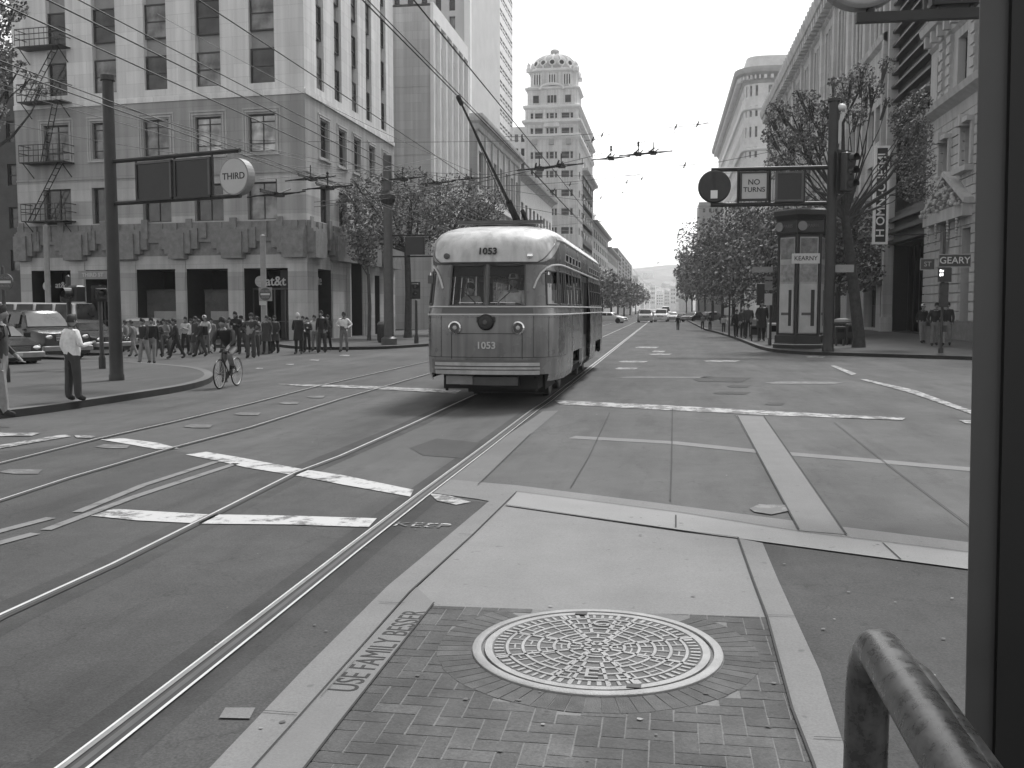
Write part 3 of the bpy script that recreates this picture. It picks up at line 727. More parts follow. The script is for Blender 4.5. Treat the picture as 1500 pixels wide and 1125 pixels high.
for (a, b) in ((358, 422), (126, 172)):
    r0_, r1_ = FA.px(a, 420)[0], FA.px(b, 420)[0]
    def dr(mb):
        n_ = 4
        for k in range(n_+1): uu = r0_+(r1_-r0_)*k/n_; FA.box(mb, uu-.04, uu+.04, .13, 2.9, -1.0, -.92, dgrey)
        FA.box(mb, r0_, r1_, 2.9, 3.0, -1.0, -.9, dgrey); FA.box(mb, r0_, r1_, 1.1, 1.16, -1.0, -.93, dgrey)
    part('shop_door', A, dr)
def ent(mb):
    a, b = FS.px(512, 420)[0], FS.px(530, 420)[0]
    for k, (e, o) in enumerate(((0, .12), (.25, .2), (.5, .28))):
        FS.box(mb, a-e-.2, a-e, .13, zg+2.2+e, 0, o, stoneA3); FS.box(mb, b+e, b+e+.2, .13, zg+2.2+e, 0, o, stoneA3); FS.box(mb, a-e-.2, b+e+.2, zg+1.7+e, zg+2.0+e, 0, o+.02, stoneA4)
    FS.box(mb, a+.5, b-.5, .13, 2.4, -1.0, -.9, dark)
part('entrance_portal', A, ent)
# fire escape on the leftmost bay
fe = A
def fesc(mb):
    ua, ub = FA.px(44, 200)[0], FA.px(108, 200)[0]
    for py in (72, 152, 240, 325):
        z = FA.px(75, py)[1]; FA.box(mb, ua, ub, z-.06, z, .02, .95, dark)
        for zz in (.35, .65, .95): FA.box(mb, ua, ub, z+zz-.02, z+zz+.02, .93, .97, dark)
        for zz in (.5, .95):
            for uu in (ua, ub): FA.box(mb, uu-.02, uu+.02, z+zz-.02, z+zz+.02, .02, .95, dark)
        n_ = 9
        for k in range(n_+1): uu = ua+(ub-ua)*k/n_; FA.box(mb, uu-.012, uu+.012, z, z+.95, .94, .96, dark)
        for uu in (ua+.2, ub-.2): mb.tube([FA.P(uu, z-.05, .9), FA.P(uu, z-.8, .03)], .03, dark, 5)
    zs = [FA.px(75, y)[1] for y in (325, 240, 152, 72)]
    for i in range(3):
        for o in (.35, .75): mb.tube([FA.P(ua+.3+(i % 2)*1.0, zs[i], o), FA.P(ub-.5-(i % 2)*.2, zs[i+1], o)], .03, dark, 5)
        for k in range(9):
            t_ = k/9; uu = ua+.3+(i % 2)*1.0; u2 = ub-.5-(i % 2)*.2; zz = zs[i]+(zs[i+1]-zs[i])*t_; u_ = uu+(u2-uu)*t_; mb.tube([FA.P(u_, zz, .35), FA.P(u_, zz, .75)], .02, dark, 4)
part('fire_escape', A, fesc)
# ---------------------------------------------------------------- generic block with windows on its two visible faces
def block(name, label, x0, x1, y0, y1, h, m, grids, roofmat=None, cat='building', group=None, depth=.3, gm=None, extra=None, base=0):
    """grids: {'E'|'S'|'W': (cols, rows, u margin, win width fraction, z0, z1, win height fraction)}"""
    rt = empty(name, ((x0+x1)/2, y0, base), label, cat, group)
    fs = {'S': Face(rt, (x0, y0), (x1, y0)), 'E': Face(rt, (x1, y0), (x1, y1)), 'W': Face(rt, (x0, y1), (x0, y0)), 'N': Face(rt, (x1, y1), (x0, y1))}
    allw = []
    def w(mb):
        for k, F in fs.items():
            hs = []
            if k in grids:
                nc, nr, mg, wf, z0, z1, hf = grids[k]
                for i in range(nc):
                    uw = (F.L-2*mg)/nc; ua = mg+uw*(i+.5-wf/2); ub = mg+uw*(i+.5+wf/2)
                    for j in range(nr):
                        zh = (z1-z0)/nr; a_, b_ = z0+zh*(j+.5-hf/2), z0+zh*(j+.5+hf/2); hs.append((ua, ub, a_, b_, depth)); allw.append((F, hs[-1]))
            F.wall(mb, [(base, h, m)], hs, depth)
            for q in hs: mb.add([F.P(q[0], q[2], -depth), F.P(q[1], q[2], -depth), F.P(q[1], q[3], -depth), F.P(q[0], q[3], -depth)], [(0, 1, 2, 3)], gdark)
        mb.add([(x0, y0, h), (x1, y0, h), (x1, y1, h), (x0, y1, h)], [(0, 1, 2, 3)], roofmat or m)
    part('wall', rt, w)
    for F, q in allw[:100]: window(F, q, 'h', gm or random.choice([gdark, gdark, gmid]), frame_d, depth*.7)
    return rt, fs
# leftmost dark neighbour
Lx1 = PA0.x-.3
rt, fs = block('side_street_building', 'dark brick building squeezed in left of the pale stone office block', Lx1-14, Lx1, PA0.y+2.5, PA0.y+24, AY(15, 60, PA0.y).z, mat('brick_dark', .10, .9, .2, 1.2), {'S': (6, 5, .5, .45, 3.5, AY(15, 80, PA0.y).z, .5)})
# ---------------------------------------------------------------- B: blank side wall and pale pilastered front
yB0 = AX(633, 452, XL).y; yB1 = AX(683, 452, XL).y; zBt = AX(633, 8, XL).z
Bd = empty('bank_building', (XL, yB0, 0), 'pale building with tall pilasters and a big blank grey side wall', 'building')
FB = Face(Bd, (XL, yB0), (XL, yB1)); FB2 = Face(Bd, (XL-9, yB0), (XL, yB0))
hB = []
zlo, zmid, zhi = FB.px(645, 425)[1], FB.px(638, 118)[1], FB.px(640, 62)[1]
zhi2 = AX(636, 60, XL).z; zmid2 = AX(636, 98, XL).z; zm1 = AX(636, 118, XL).z
nb = 6
for k in range(nb):
    uc = FB.L*(k+.5)/nb; hw = FB.L/nb*.26*(1 if k % 2 else .62)
    hB += [(uc-hw, uc+hw, zmid2, zhi2, .35), (uc-hw, uc+hw, 4.2, zm1, .45)]
def wb(mb):
    FB.wall(mb, [(0, zBt, stoneBl)], hB, .4)
    for h in hB:
        mb.add([FB.P(h[0], h[2], -h[4]), FB.P(h[1], h[2], -h[4]), FB.P(h[1], h[3], -h[4]), FB.P(h[0], h[3], -h[4])], [(0, 1, 2, 3)], grey)
    FB.box(mb, 0, FB.L, zBt-1.2, zBt+.1, .002, .25, stoneBl)
    mb.add([(XL, yB0, zBt), (XL, yB1, zBt), (XL-9, yB1, zBt), (XL-9, yB0, zBt)], [(0, 1, 2, 3)], stoneB); mb.add([(XL, yB1, 0), (XL-9, yB1, 0), (XL-9, yB1, zBt), (XL, yB1, zBt)], [(0, 1, 2, 3)], stoneB)
part('front_wall', Bd, wb)
def wb2(mb):
    FB2.wall(mb, [(0, zBt-.2, stoneB)], [], .3); 
    for z in (9, 14.5, 20): FB2.box(mb, 0, FB2.L, z, z+.06, 0, .03, stoneB)
part('side_wall', Bd, wb2)
for h in hB: window(FB, h, 'ht', gmid, dgrey, .3)
for k in range(nb+1): part('pilaster', Bd, lambda mb: FB.box(mb, FB.L*k/nb-.18, FB.L*k/nb+.18, 3.6, zBt-1.2, 0, .3, stoneBl))
# C: tower behind B
yC = 125; xC0, xC1 = AY(560, 0, yC).x, AY(684, 0, yC).x
rt, fs = block('slab_tower', 'grey office slab rising behind the pilastered bank with one dark window strip', xC0, xC1, yC, yC+25, 66, mat('slab_grey', 0.55, .8, .08, .4), {'S': (5, 14, 1.0, .42, 20, 64, .78)}, depth=.5)
part('corner_fin', rt, lambda mb: mb.box(xC1-.2, xC1+.55, yC-.8, yC+.2, 0, 66, stoneBl))
# D: white gridded tower, set back
XD = -33.0; yD0 = AX(706, 452, XD).y; yD1 = AX(751, 452, XD).y; zD = 92
D = empty('grid_tower', (XD, yD0, 0), 'very tall white tower with rows of small square windows running in bands', 'building')
FD = Face(D, (XD, yD0), (XD, yD1)); xD0 = AY(684, 452, yD0).x-2.0; FD2 = Face(D, (xD0, yD0), (XD, yD0))
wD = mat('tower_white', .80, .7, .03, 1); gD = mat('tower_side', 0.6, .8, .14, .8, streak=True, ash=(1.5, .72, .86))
fl = (AX(706, 44, XD).z-AX(706, 71, XD).z)
fl = (AX(706, 20, XD).z-AX(706, 113, XD).z)/4.0
zb0 = AX(706, 113, XD).z-fl*8
bands = [(zb0+fl*k, zb0+fl*k+fl*.46) for k in range(-2, 26) if 4 < zb0+fl*k < zD-3]
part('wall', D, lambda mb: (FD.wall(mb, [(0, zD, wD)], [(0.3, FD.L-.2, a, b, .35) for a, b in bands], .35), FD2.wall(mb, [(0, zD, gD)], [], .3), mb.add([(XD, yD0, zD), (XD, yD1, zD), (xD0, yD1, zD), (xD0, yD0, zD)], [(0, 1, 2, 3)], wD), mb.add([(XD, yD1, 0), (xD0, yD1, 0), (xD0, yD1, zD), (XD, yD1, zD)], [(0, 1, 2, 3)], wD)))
for a, b in bands:
    def wbn(mb, a=a, b=b):
        mb.add([FD.P(.3, a, -.34), FD.P(FD.L-.2, a, -.34), FD.P(FD.L-.2, b, -.34), FD.P(.3, b, -.34)], [(0, 1, 2, 3)], gblack)
        n_ = 11
        for k in range(n_+1): uu = .3+(FD.L-.5)*k/n_; FD.box(mb, uu-.2, uu+.2, a, b, -.33, -.02, wD)
        FD.box(mb, .3, FD.L-.2, (a+b)/2-.16, (a+b)/2+.16, -.33, -.05, wD)
    part('window_band', D, wbn)
# E: long low building with a heavy cornice
yE0 = AX(700, 452, XL).y; yE1 = AX(760, 452, XL).y; zE = AX(703, 172, XL).z
E = empty('cornice_building', (XL, yE0, 0), 'mid grey commercial building with a heavy dark projecting cornice beyond the bank', 'building')
FE = Face(E, (XL, yE0), (XL, yE1)); FE2 = Face(E, (XL-7, yE0), (XL, yE0)); hE = []
sE = mat('stone_commercial', 0.52, .85, .12, .8, ash=(1.5, .72, .86))
for k in range(7):
    for z0, z1 in ((zE*.10, zE*.26), (zE*.34, zE*.56), (zE*.66, zE*.84)): hE.append((FE.L*(k+.22)/7, FE.L*(k+.78)/7, z0, z1, .4))
part('wall', E, lambda mb: (FE.wall(mb, [(0, zE, sE)], hE), [mb.add([FE.P(h[0], h[2], -.4), FE.P(h[1], h[2], -.4), FE.P(h[1], h[3], -.4), FE.P(h[0], h[3], -.4)], [(0, 1, 2, 3)], gdark) for h in hE], FE2.wall(mb, [(0, zE-.5, stoneA2)], []), mb.add([(XL, yE0, zE), (XL, yE1, zE), (XL-14, yE1, zE), (XL-14, yE0, zE)], [(0, 1, 2, 3)], dgrey), mb.add([(XL, yE1, 0), (XL-14, yE1, 0), (XL-14, yE1, zE), (XL, yE1, zE)], [(0, 1, 2, 3)], sE)))
for h in hE: window(FE, h, 'hv', random.choice([gdark, gmid]), frame_l, .3)
def cE(mb):
    pts = [(XL, yE0), (XL, yE1), (XL-14, yE1), (XL-14, yE0)]; pts = pts[::1]
    band(mb, pts, [(.05, zE-1.5), (.15, zE-1.4), (.2, zE-.9), (.5, zE-.6), (.62, zE-.25), (.65, zE+.05), (.1, zE+.2)], sE)
    for zf in (.60, .29): FE.box(mb, 0, FE.L, zE*zf, zE*zf+.45, 0, .3, stoneBl)
part('cornice', E, cE)
for k in range(1, 8): part('pilaster', E, lambda mb: FE.box(mb, FE.L*k/7-.3, FE.L*k/7+.3, zE*.34, zE-1.6, 0, .2, sE))
# G: pale lower building with cornice
yG0 = yE1+.6; yG1 = AX(808, 452, XL).y; zG = AX(768, 256, XL).z
rt, fs = block('pale_shop_building', 'pale three storey building with a dark cornice below the domed tower', XL-10, XL, yG0, yG1, zG, mat('stone_pale', 0.8, .85, .08, .8), {'E': (9, 2, .6, .55, 4.5, zG-3.0, .72)})
part('cornice', rt, lambda mb: band(mb, [(XL, yG0), (XL, yG1), (XL-10, yG1), (XL-10, yG0)], [(.05, zG-1.2), (.3, zG-.8), (.9, zG-.45), (1.0, zG), (.1, zG+.15)], sE))
# ---------------------------------------------------------------- F: domed tower
yF = AX(846, 452, XL).y; xF1 = XL; xF0 = AY(769, 452, yF).x; wF = xF1-xF0
def zF(py): return AY(808, py, yF).z
Fd = empty('domed_tower', ((xF0+xF1)/2, yF, 0), 'ornate pale skyscraper crowned by a ribbed dome with round windows', 'tower')
yF1 = AX(867, 452, XL).y
FF = Face(Fd, (xF0, yF), (xF1, yF)); FR = Face(Fd, (xF1, yF), (xF1, yF1)); hF = []
zs6 = zF(170); cF = Vector(((xF0+xF1)/2, yF+wF/2, 0))
rowsF = [(186, 203), (221, 234), (252, 266), (281, 296), (310, 324), (338, 352)]
for (a, b) in [(178, 199)]+rowsF[2:]: pass
zrows = [(zF(199), zF(186)), (zF(175+3), zF(165))]
winrows = [(zF(198), zF(187)), (zF(173), zF(165))]
zz = zF(222)
while zz > 6: winrows.append((zz-1.5, zz)); zz -= 4.1
cols3 = [(.10, .16, .17, .34), (.40, .45, .46, .54), (.55, .60, .66, .74)]
colu = [(.10, .15), (.18, .33), (.40, .44), (.46, .54), (.56, .60), (.68, .83), (.85, .90)]
hR = []
for z0, z1 in winrows:
    for a, b in colu: hF.append((a*wF, b*wF, z0, z1, .5))
    for k in range(6): hR.append((FR.L*(k+.25)/6, FR.L*(k+.7)/6, z0, z1, .5))
ztF = zF(155)
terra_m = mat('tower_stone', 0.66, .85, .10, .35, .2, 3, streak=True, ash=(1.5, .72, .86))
def wf(mb):
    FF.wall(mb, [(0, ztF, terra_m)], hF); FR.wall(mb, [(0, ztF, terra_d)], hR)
    for F, hs in ((FF, hF), (FR, hR)):
        for h in hs: mb.add([F.P(h[0], h[2], -.5), F.P(h[1], h[2], -.5), F.P(h[1], h[3], -.5), F.P(h[0], h[3], -.5)], [(0, 1, 2, 3)], gmid)
    mb.add([(xF0, yF, ztF), (xF1, yF, ztF), (xF1, yF1, ztF), (xF0, yF1, ztF)], [(0, 1, 2, 3)], terra_m)
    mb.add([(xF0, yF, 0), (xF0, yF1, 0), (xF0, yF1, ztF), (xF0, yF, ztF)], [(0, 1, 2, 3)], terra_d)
part('wall', Fd, wf)
cnt = 0
for F, hs in ((FF, hF), (FR, hR)):
    for h in hs:
        if cnt < 90 and h[2] > 14: window(F, h, 'h', gdark, terra_d, .4); cnt += 1
sq = [(xF0, yF), (xF1, yF), (xF1, yF1), (xF0, yF1)]
def cf(mb):
    for py, hh, d in ((205, 1.2, .45), (182, .9, .7), (160, .8, .5)):
        z = zF(py); band(mb, sq, [(.05, z), (d, z+hh*.5), (d, z+hh), (.05, z+hh+.2)], terra)
    for i in range(3):
        u_ = wF*(.18+.32*i); FF.box(mb, u_-.5, u_+.5, zF(212), zF(204), 0, .7, terra_d)
    FF.box(mb, wF*.36, wF*.64, zF(186), zF(176), 0, .5, terra)
part('cornice', Fd, cf)
def up1(mb):   # stepped upper stages
    c2 = (cF.x, cF.y)
    def sqr(hw, ch):
        x, y = cF.x, yF+hw0; h_ = hw
        return [(x-h_+ch, y-h_), (x+h_-ch, y-h_), (x+h_, y-h_+ch), (x+h_, y+h_-ch), (x+h_-ch, y+h_), (x-h_+ch, y+h_), (x-h_, y+h_-ch), (x-h_, y-h_+ch)]
    hw0 = wF/2
    s1 = sqr(wF*.47, .6); plan_box(mb, s1, ztF, zF(131), terra_m)
    band(mb, s1, [(.05, zF(131)), (.55, zF(129)), (.6, zF(127)), (.1, zF(126))], terra)
    # curved pediment over the middle bay
    pts = [(cF.x+wF*.22*math.cos(a_), zF(131)+wF*.10*math.sin(a_)) for a_ in [math.pi*k/12 for k in range(13)]]
    for (xa, za), (xb, zb_) in zip(pts, pts[1:]): mb.tube([(xa, yF+wF*.03-.5, za), (xb, yF+wF*.03-.5, zb_)], .35, terra, 6)
    s2 = sqr(wF*.43, 1.6); plan_box(mb, s2, zF(127), zF(104), terra_m)
    band(mb, s2, [(.05, zF(104)), (.5, zF(102)), (.5, zF(99)), (.0, zF(98))], terra)
part('upper_stage', Fd, up1)
random.seed(4)
def uw(mb):
    y_ = yF+wF/2-wF*.47
    for i, u_ in enumerate((.20, .44, .50, .56, .80)): mb.box(xF0+wF*u_-.28-(.35 if i in (0, 4) else 0), xF0+wF*u_+.28+(.35 if i in (0, 4) else 0), y_-.04, y_+.1, zF(150), zF(139), gdark)
part('window', Fd, uw)
for u_ in (.22, .5, .78):
    def uw2(mb, u_=u_):
        y_ = yF+wF/2-wF*.43; x_ = xF0+wF*u_
        mb.box(x_-.8, x_+.8, y_-.05, y_+.1, zF(122), zF(108), gdark)
        for k in (-.8, -.27, .27, .8): mb.box(x_+k-.12, x_+k+.12, y_-.35, y_-.06, zF(124), zF(106), terra)
    part('window', Fd, uw2)
rD = wF*.45; zd0 = zF(100); zd1 = zF(72)
def dome(mb):
    prof = []
    for k in range(13):
        a_ = R(90*k/12); prof.append((rD*math.cos(a_)**.8 if k < 12 else .9, zd0+(zd1-zd0)*math.sin(a_)))
    prof[-1] = (.9, zd1); mb.lathe(prof, (cF.x, cF.y, 0), terra_d, 32, caps=False)
    mb.lathe([(1.0, zd1-.1), (1.0, zd1+1.0), (.7, zd1+1.3), (.15, zF(64)), (.02, zF(62))], (cF.x, cF.y, 0), terra_d, 12)
part('dome', Fd, dome, smooth=True)
def ribs(mb):
    for k in range(16):
        a_ = 2*math.pi*k/16; pts = []
        for j in range(9):
            b_ = R(88*j/8); rr = (rD+.08)*math.cos(b_)**.8; pts.append((cF.x+rr*math.cos(a_), cF.y+rr*math.sin(a_), zd0+(zd1-zd0)*math.sin(b_)))
        mb.tube(pts, .2, terra, 5)
part('dome_rib', Fd, ribs)
for k in range(8):
    a_ = -math.pi/2+2*math.pi*(k-3.5)/16+math.pi/16; rr = rD*.93
    def oc(mb):
        c_ = Vector((cF.x+rr*math.cos(a_), cF.y+rr*math.sin(a_), zd0+(zd1-zd0)*.34)); d_ = Vector((math.cos(a_), math.sin(a_), .25)); mb.tube([c_-d_*.3, c_+d_*.45], .75, terra, 14); mb.tube([c_+d_*.4, c_+d_*.48], .5, gdark, 14)
    part('round_window', Fd, oc)
for sx, sy_ in ((-1, -1), (1, -1), (1, 1), (-1, 1)):
        mb = MB(); mb.lathe([(.6, zF(104)), (.6, zF(99)), (.35, zF(96)), (.4, zF(93)), (.05, zF(89))], (cF.x+sx*wF*.44, cF.y+sy_*wF*.44, 0), terra, 8); mb.build('corner_turret', Fd)
# narrow wing left of the tower
y_ = yF+3; x0_ = AY(750, 452, y_).x; x1_ = AY(772, 452, y_).x
rt, fs = block('narrow_wing_building', 'narrow pale high building with dark windows tucked left of the domed tower', x0_, x1_, y_, y_+16, AY(760, 186, y_).z, terra, {'S': (2, 12, .3, .55, 4, AY(760, 192, y_).z, .55)}, depth=.4)
# buildings beyond the tower along the left side
def row_block(name, label, xa, xb, ytop, m, cols, rows, X=XL, dx=14, cor=True, group=None, wf_=.5):
    ya, yb = AX(xa, 452, X).y, AX(xb, 452, X).y; h = AX(xa+.5, ytop, X).z
    rt, fs = block(name, label, X-dx, X, ya, yb, h, m, {'E': (cols, rows, .8, wf_, 5, h-1.5, .6), 'S': (3, rows, .8, .5, 5, h-1.5, .55)}, depth=.5, group=group)
    if cor: part('cornice', rt, lambda mb: band(mb, [(X, ya), (X, yb), (X-dx, yb), (X-dx, ya)], [(.05, h-1.4), (.4, h-.9), (1.2, h-.5), (1.3, h), (.1, h+.2)], m))
    return rt
row_block('theatre_building', 'grey building with small crowning windows immediately right of the domed tower', 853, 868, 246, terra_m, 10, 12, wf_=.38)
rt = row_block('cupola_building', 'pale corner building with a round cupola on its cornice farther down the street', 868, 890, 322, mat('stone_pale2', .42, .85, .1, .8), 8, 6)
yq = AX(872, 452, XL).y
part('cupola', rt, lambda mb: mb.lathe([(2.4, AX(872, 322, XL).z), (2.4, AX(872, 314, XL).z), (3.0, AX(872, 313, XL).z), (2.6, AX(872, 309, XL).z), (1.2, AX(872, 306, XL).z), (.1, AX(872, 304, XL).z)], (XL-3, yq+4, 0), terra, 16), smooth=True)
row_block('far_shop_building', 'low pale cornice building beyond the cupola corner', 890, 904, 362, mat('stone_pale3', .36, .85, .1, .8), 8, 4)
rt = row_block('dark_slab_building', 'dark glass slab standing across the far end of the left side', 904.5, 925, 363, mat('slab_dark', .12, .6, .15, .5), 5, 12, X=XL, dx=26, cor=False)
row_block('far_white_building', 'small whitish block with plain walls past the dark slab at the street end', 926, 938, 412, mat('stone_pale4', .6, .85, .1, .8), 6, 5, cor=False)
# far centre: low pale blocks where the street rises
random.seed(31)
for i, (x0_, x1_, yt, Y, m) in enumerate(((934, 944, 415, 900, terra), (944, 952, 424, 1000, stoneBl), (952, 960, 418, 1100, terra), (961, 972, 430, 1200, stoneBl), (973, 981, 426, 1150, terra_m), (982, 990, 420, 1000, terra), (926, 935, 404, 850, terra_m), (990, 997, 410, 800, stoneBl))):
    a_, b_ = AY(x0_, yt, Y), AY(x1_, yt, Y); lab = ['pale block left of the street end below the hills', 'white low block second from the left at the street end', 'pale stepped block just left of the middle of the street end', 'broad white block closing the street below the saddle', 'grey block right of the broad white one closing the street', 'pale block above the far right trees', 'grey taller block beside the white one at the left street end', 'small white block at the edge of the far right trees'][i]
    block('distant_building', lab, a_.x, b_.x, Y, Y+30, a_.z, m, {'S': (3, 4, .5, .5, 6, a_.z-1, .45)}, depth=.8, group='distant blocks at the street end', base=-1)
def house(x, y, s, m, rot):
    pass
# houses scattered on the hillside
hp = None
for k in range(46):
    px = random.uniform(925, 1003); py = random.uniform(428, 447); Y = 1500+(447-py)*45+random.uniform(-60, 60)
    x = AY(px, py, Y).x; z = hill_h(x, Y); s = random.uniform(5, 9)
    if hp is None or k % 12 == 0:
        hp = empty('hill_house', (x, Y, z), 'tiny pale house on the hillside among many alike', 'house', 'houses on the far hillside')
        mb = MB(); mb.X = Matrix.Translation((x, Y, z)); m_ = random.choice([stoneBl, terra, stoneBl]); mb.box(-s, s, -s, s, -12, 9, m_); mb.build('wall', hp)
        mb = MB(); mb.X = Matrix.Translation((x, Y, z)); mb.add([(-s-1, -s-1, 9), (s+1, -s-1, 9), (s+1, s+1, 9), (-s-1, s+1, 9), (-s-1, 0, 13), (s+1, 0, 13)], [(0, 1, 5, 4), (2, 3, 4, 5), (0, 4, 3), (1, 2, 5), (0, 3, 2, 1)], dgrey); mb.build('roof', hp)
    else:
        c_ = copy_tree(hp); c_.location = (x, Y, z); c_.scale = (random.uniform(.7, 1.5), 1, random.uniform(.7, 1.3))
# ---------------------------------------------------------------- RIGHT SIDE
# H: building with rounded corner
yH0 = AX(1086, 452, XR).y; yH1 = AX(1049, 452, XR).y; zH = AX(1086, 122, XR).z
Hd = empty('round_corner_building', (XR+4, yH0, 0), 'pale building with a rounded corner and deep curved cornice above the right hand trees', 'building')
rc = 3.4; out = [(XR, yH1)]+[(XR+rc-rc*math.cos(a_), yH0+rc-rc*math.sin(a_)) for a_ in [math.pi/2*k/8 for k in range(9)]]+[(XR+13, yH0), (XR+30, yH0+3), (XR+30, yH1)]
Fs = []; 
def wh(mb):
    for a_, b_ in zip(out, out[1:]):
        F = Face(Hd, a_, b_); Fs.append(F); hs = []
        nc = max(1, round(F.L/4.2)) if F.L > 2 else 1
        if F.L < 1: hs = [(F.L*.1, F.L*.9, z_-2.2, z_, .4) for z_ in [zH-3-4.3*j for j in range(9)]] if len(Fs) % 2 == 0 else []
        else:
            for c_ in range(nc): hs += [(F.L*(c_+.3)/nc, F.L*(c_+.7)/nc, z_-2.3, z_, .4) for z_ in [zH-3-4.3*j for j in range(9)]]
        F.hs = hs; F.wall(mb, [(0, zH, terra)], hs)
        for h in hs: mb.add([F.P(h[0], h[2], -.4), F.P(h[1], h[2], -.4), F.P(h[1], h[3], -.4), F.P(h[0], h[3], -.4)], [(0, 1, 2, 3)], gmid)
    mb.add([(p[0], p[1], zH) for p in out], [tuple(range(len(out)))], terra)
part('wall', Hd, wh)
cnt = 0
for F in Fs:
    for h in F.hs:
        if cnt < 95 and h[2] > 15: window(F, h, 'h', random.choice([gdark, gmid]), terra_d, .3); cnt += 1
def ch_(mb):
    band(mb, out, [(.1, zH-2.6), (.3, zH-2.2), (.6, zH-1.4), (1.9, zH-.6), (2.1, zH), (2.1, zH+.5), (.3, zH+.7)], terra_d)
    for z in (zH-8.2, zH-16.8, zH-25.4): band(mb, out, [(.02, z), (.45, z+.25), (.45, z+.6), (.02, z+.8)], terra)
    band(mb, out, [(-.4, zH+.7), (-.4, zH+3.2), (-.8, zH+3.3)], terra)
_ch = ch_
def dent(mb):
    _ch(mb)
    for F in Fs:
        n_ = max(1, int(F.L/1.3))
        for k in range(n_): F.box(mb, F.L*(k+.25)/n_, F.L*(k+.7)/n_, zH-1.9, zH-1.1, .5, 1.5, terra)
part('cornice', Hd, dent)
# L and M: far slabs on the right
yL = 300; a_, b_ = AY(1024, 296, yL), AY(1075, 296, yL)
block('plain_slab_building', 'plain grey slab seen above the far end of the right hand trees', a_.x, b_.x, yL, yL+20, a_.z, mat('slab_plain', 0.45, .85, .12, .3), {'S': (5, 9, .6, .4, 6, a_.z-1, .4), 'W': (4, 9, .6, .4, 6, a_.z-1, .4)}, depth=.4)
yM = 520; a_, b_ = AY(996, 374, yM), AY(1016, 374, yM)
block('tiny_far_tower', 'small far pale tower left of the plain slab and above the trees', a_.x, b_.x, yM, yM+20, a_.z, terra, {'S': (3, 7, .5, .5, 6, a_.z-1, .5)}, depth=.5)
# I: long hall with dentilled cornice
yI1 = AX(1122, 452, XR).y; yI0 = AX(1289, 452, XR).y; zI = AX(1215, 2, XR).z
I = empty('cornice_hall', (XR, yI0, 0), 'long grey stone commercial building with a bracketed cornice on the right side of the street', 'building')
FI = Face(I, (XR, yI1), (XR, yI0)); hI = []; nI = 11
zr = [(3.2, 6.2, .5), (8.4, 12.2, .5), (13.6, 17.2, .5), (18.6, 22.0, .45), (zI-9.3, zI-2.6, .55)]
zr = [(.3, 4.0, .9), (5.6, 8.6, .5), (10.4, 13.2, .5), (14.8, 17.6, .5), (zI-10.4, zI-2.9, .55)]
for k in range(nI):
    for z0, z1, d_ in zr:
        if z0 > 20 or z0 < 1: hI.append((FI.L*(k+.2)/nI, FI.L*(k+.8)/nI, z0, z1, d_))
        else: hI += [(FI.L*(k+.2)/nI, FI.L*(k+.46)/nI, z0, z1, d_), (FI.L*(k+.54)/nI, FI.L*(k+.8)/nI, z0, z1, d_)]
def wi(mb):
    FI.wall(mb, [(0, zI, stoneI)], hI)
    for h in hI: mb.add([FI.P(h[0], h[2], -h[4]), FI.P(h[1], h[2], -h[4]), FI.P(h[1], h[3], -h[4]), FI.P(h[0], h[3], -h[4])], [(0, 1, 2, 3)], gvoid if h[2] < 1 else gdark)
    mb.add([(XR, yI0, zI), (XR, yI1, zI), (XR+25, yI1, zI), (XR+25, yI0, zI)], [(0, 1, 2, 3)], stoneI)
    for y_ in (yI1, yI0): mb.add([(XR, y_, 0), (XR+25, y_, 0), (XR+25, y_, zI), (XR, y_, zI)], [(0, 1, 2, 3)], stoneI)
part('wall', I, wi)
for h in hI[-90:]: window(FI, h, 'hv' if h[2] > 20 else 'h', random.choice([gdark, gdark, gmid]), frame_d, h[4]*.8)
def ci(mb):
    pts = [(XR+25, yI1), (XR, yI1), (XR, yI0), (XR+25, yI0)][::1]
    def bnd(prof, m):
        rings = [[FI.P(-.0, z, o), FI.P(FI.L, z, o)] for o, z in prof]
        for (o0, z0), (o1, z1) in zip(prof, prof[1:]): mb.add([FI.P(-.6, z0, o0), FI.P(FI.L, z0, o0), FI.P(FI.L, z1, o1), FI.P(-.6, z1, o1)], [(0, 1, 2, 3)], m)
        mb.add([FI.P(-.6, z, o) for o, z in prof], [tuple(range(len(prof)))], m); mb.add([FI.P(FI.L, z, o) for o, z in prof], [tuple(range(len(prof)))], m)
    bnd([(0, zI-2.1), (.3, zI-1.9), (.4, zI-1.2), (1.3, zI-.8), (1.5, zI-.1), (1.5, zI+.25), (0, zI+.5)], stoneI)
    for z in (zI-11.4, 9.4, 4.6): bnd([(0, z), (.35, z+.2), (.45, z+.6), (0, z+.8)], stoneI)
    n_ = 52
    for k in range(n_): FI.box(mb, FI.L*(k+.2)/n_, FI.L*(k+.72)/n_, zI-1.75, zI-.85, .3, 1.15, stoneI)
    for k in range(n_): FI.box(mb, FI.L*(k+.3)/n_, FI.L*(k+.62)/n_, zI+.25, zI+.75, 1.0, 1.4, stoneI)
part('cornice', I, ci)
for k in range(nI+1):
        mb = MB(); u_ = FI.L*k/nI; FI.box(mb, max(0, u_-.55), min(FI.L, u_+.55), 5.0, zI-2.1, 0, .28, stoneI)
        if k < nI:
            for q in (.4, .6): 
                uu = FI.L*(k+q)/nI; mb.tube([FI.P(uu, zI-10.4, -.1), FI.P(uu, zI-2.9, -.1)], .16, stoneI, 8)
        mb.build('pilaster', I)
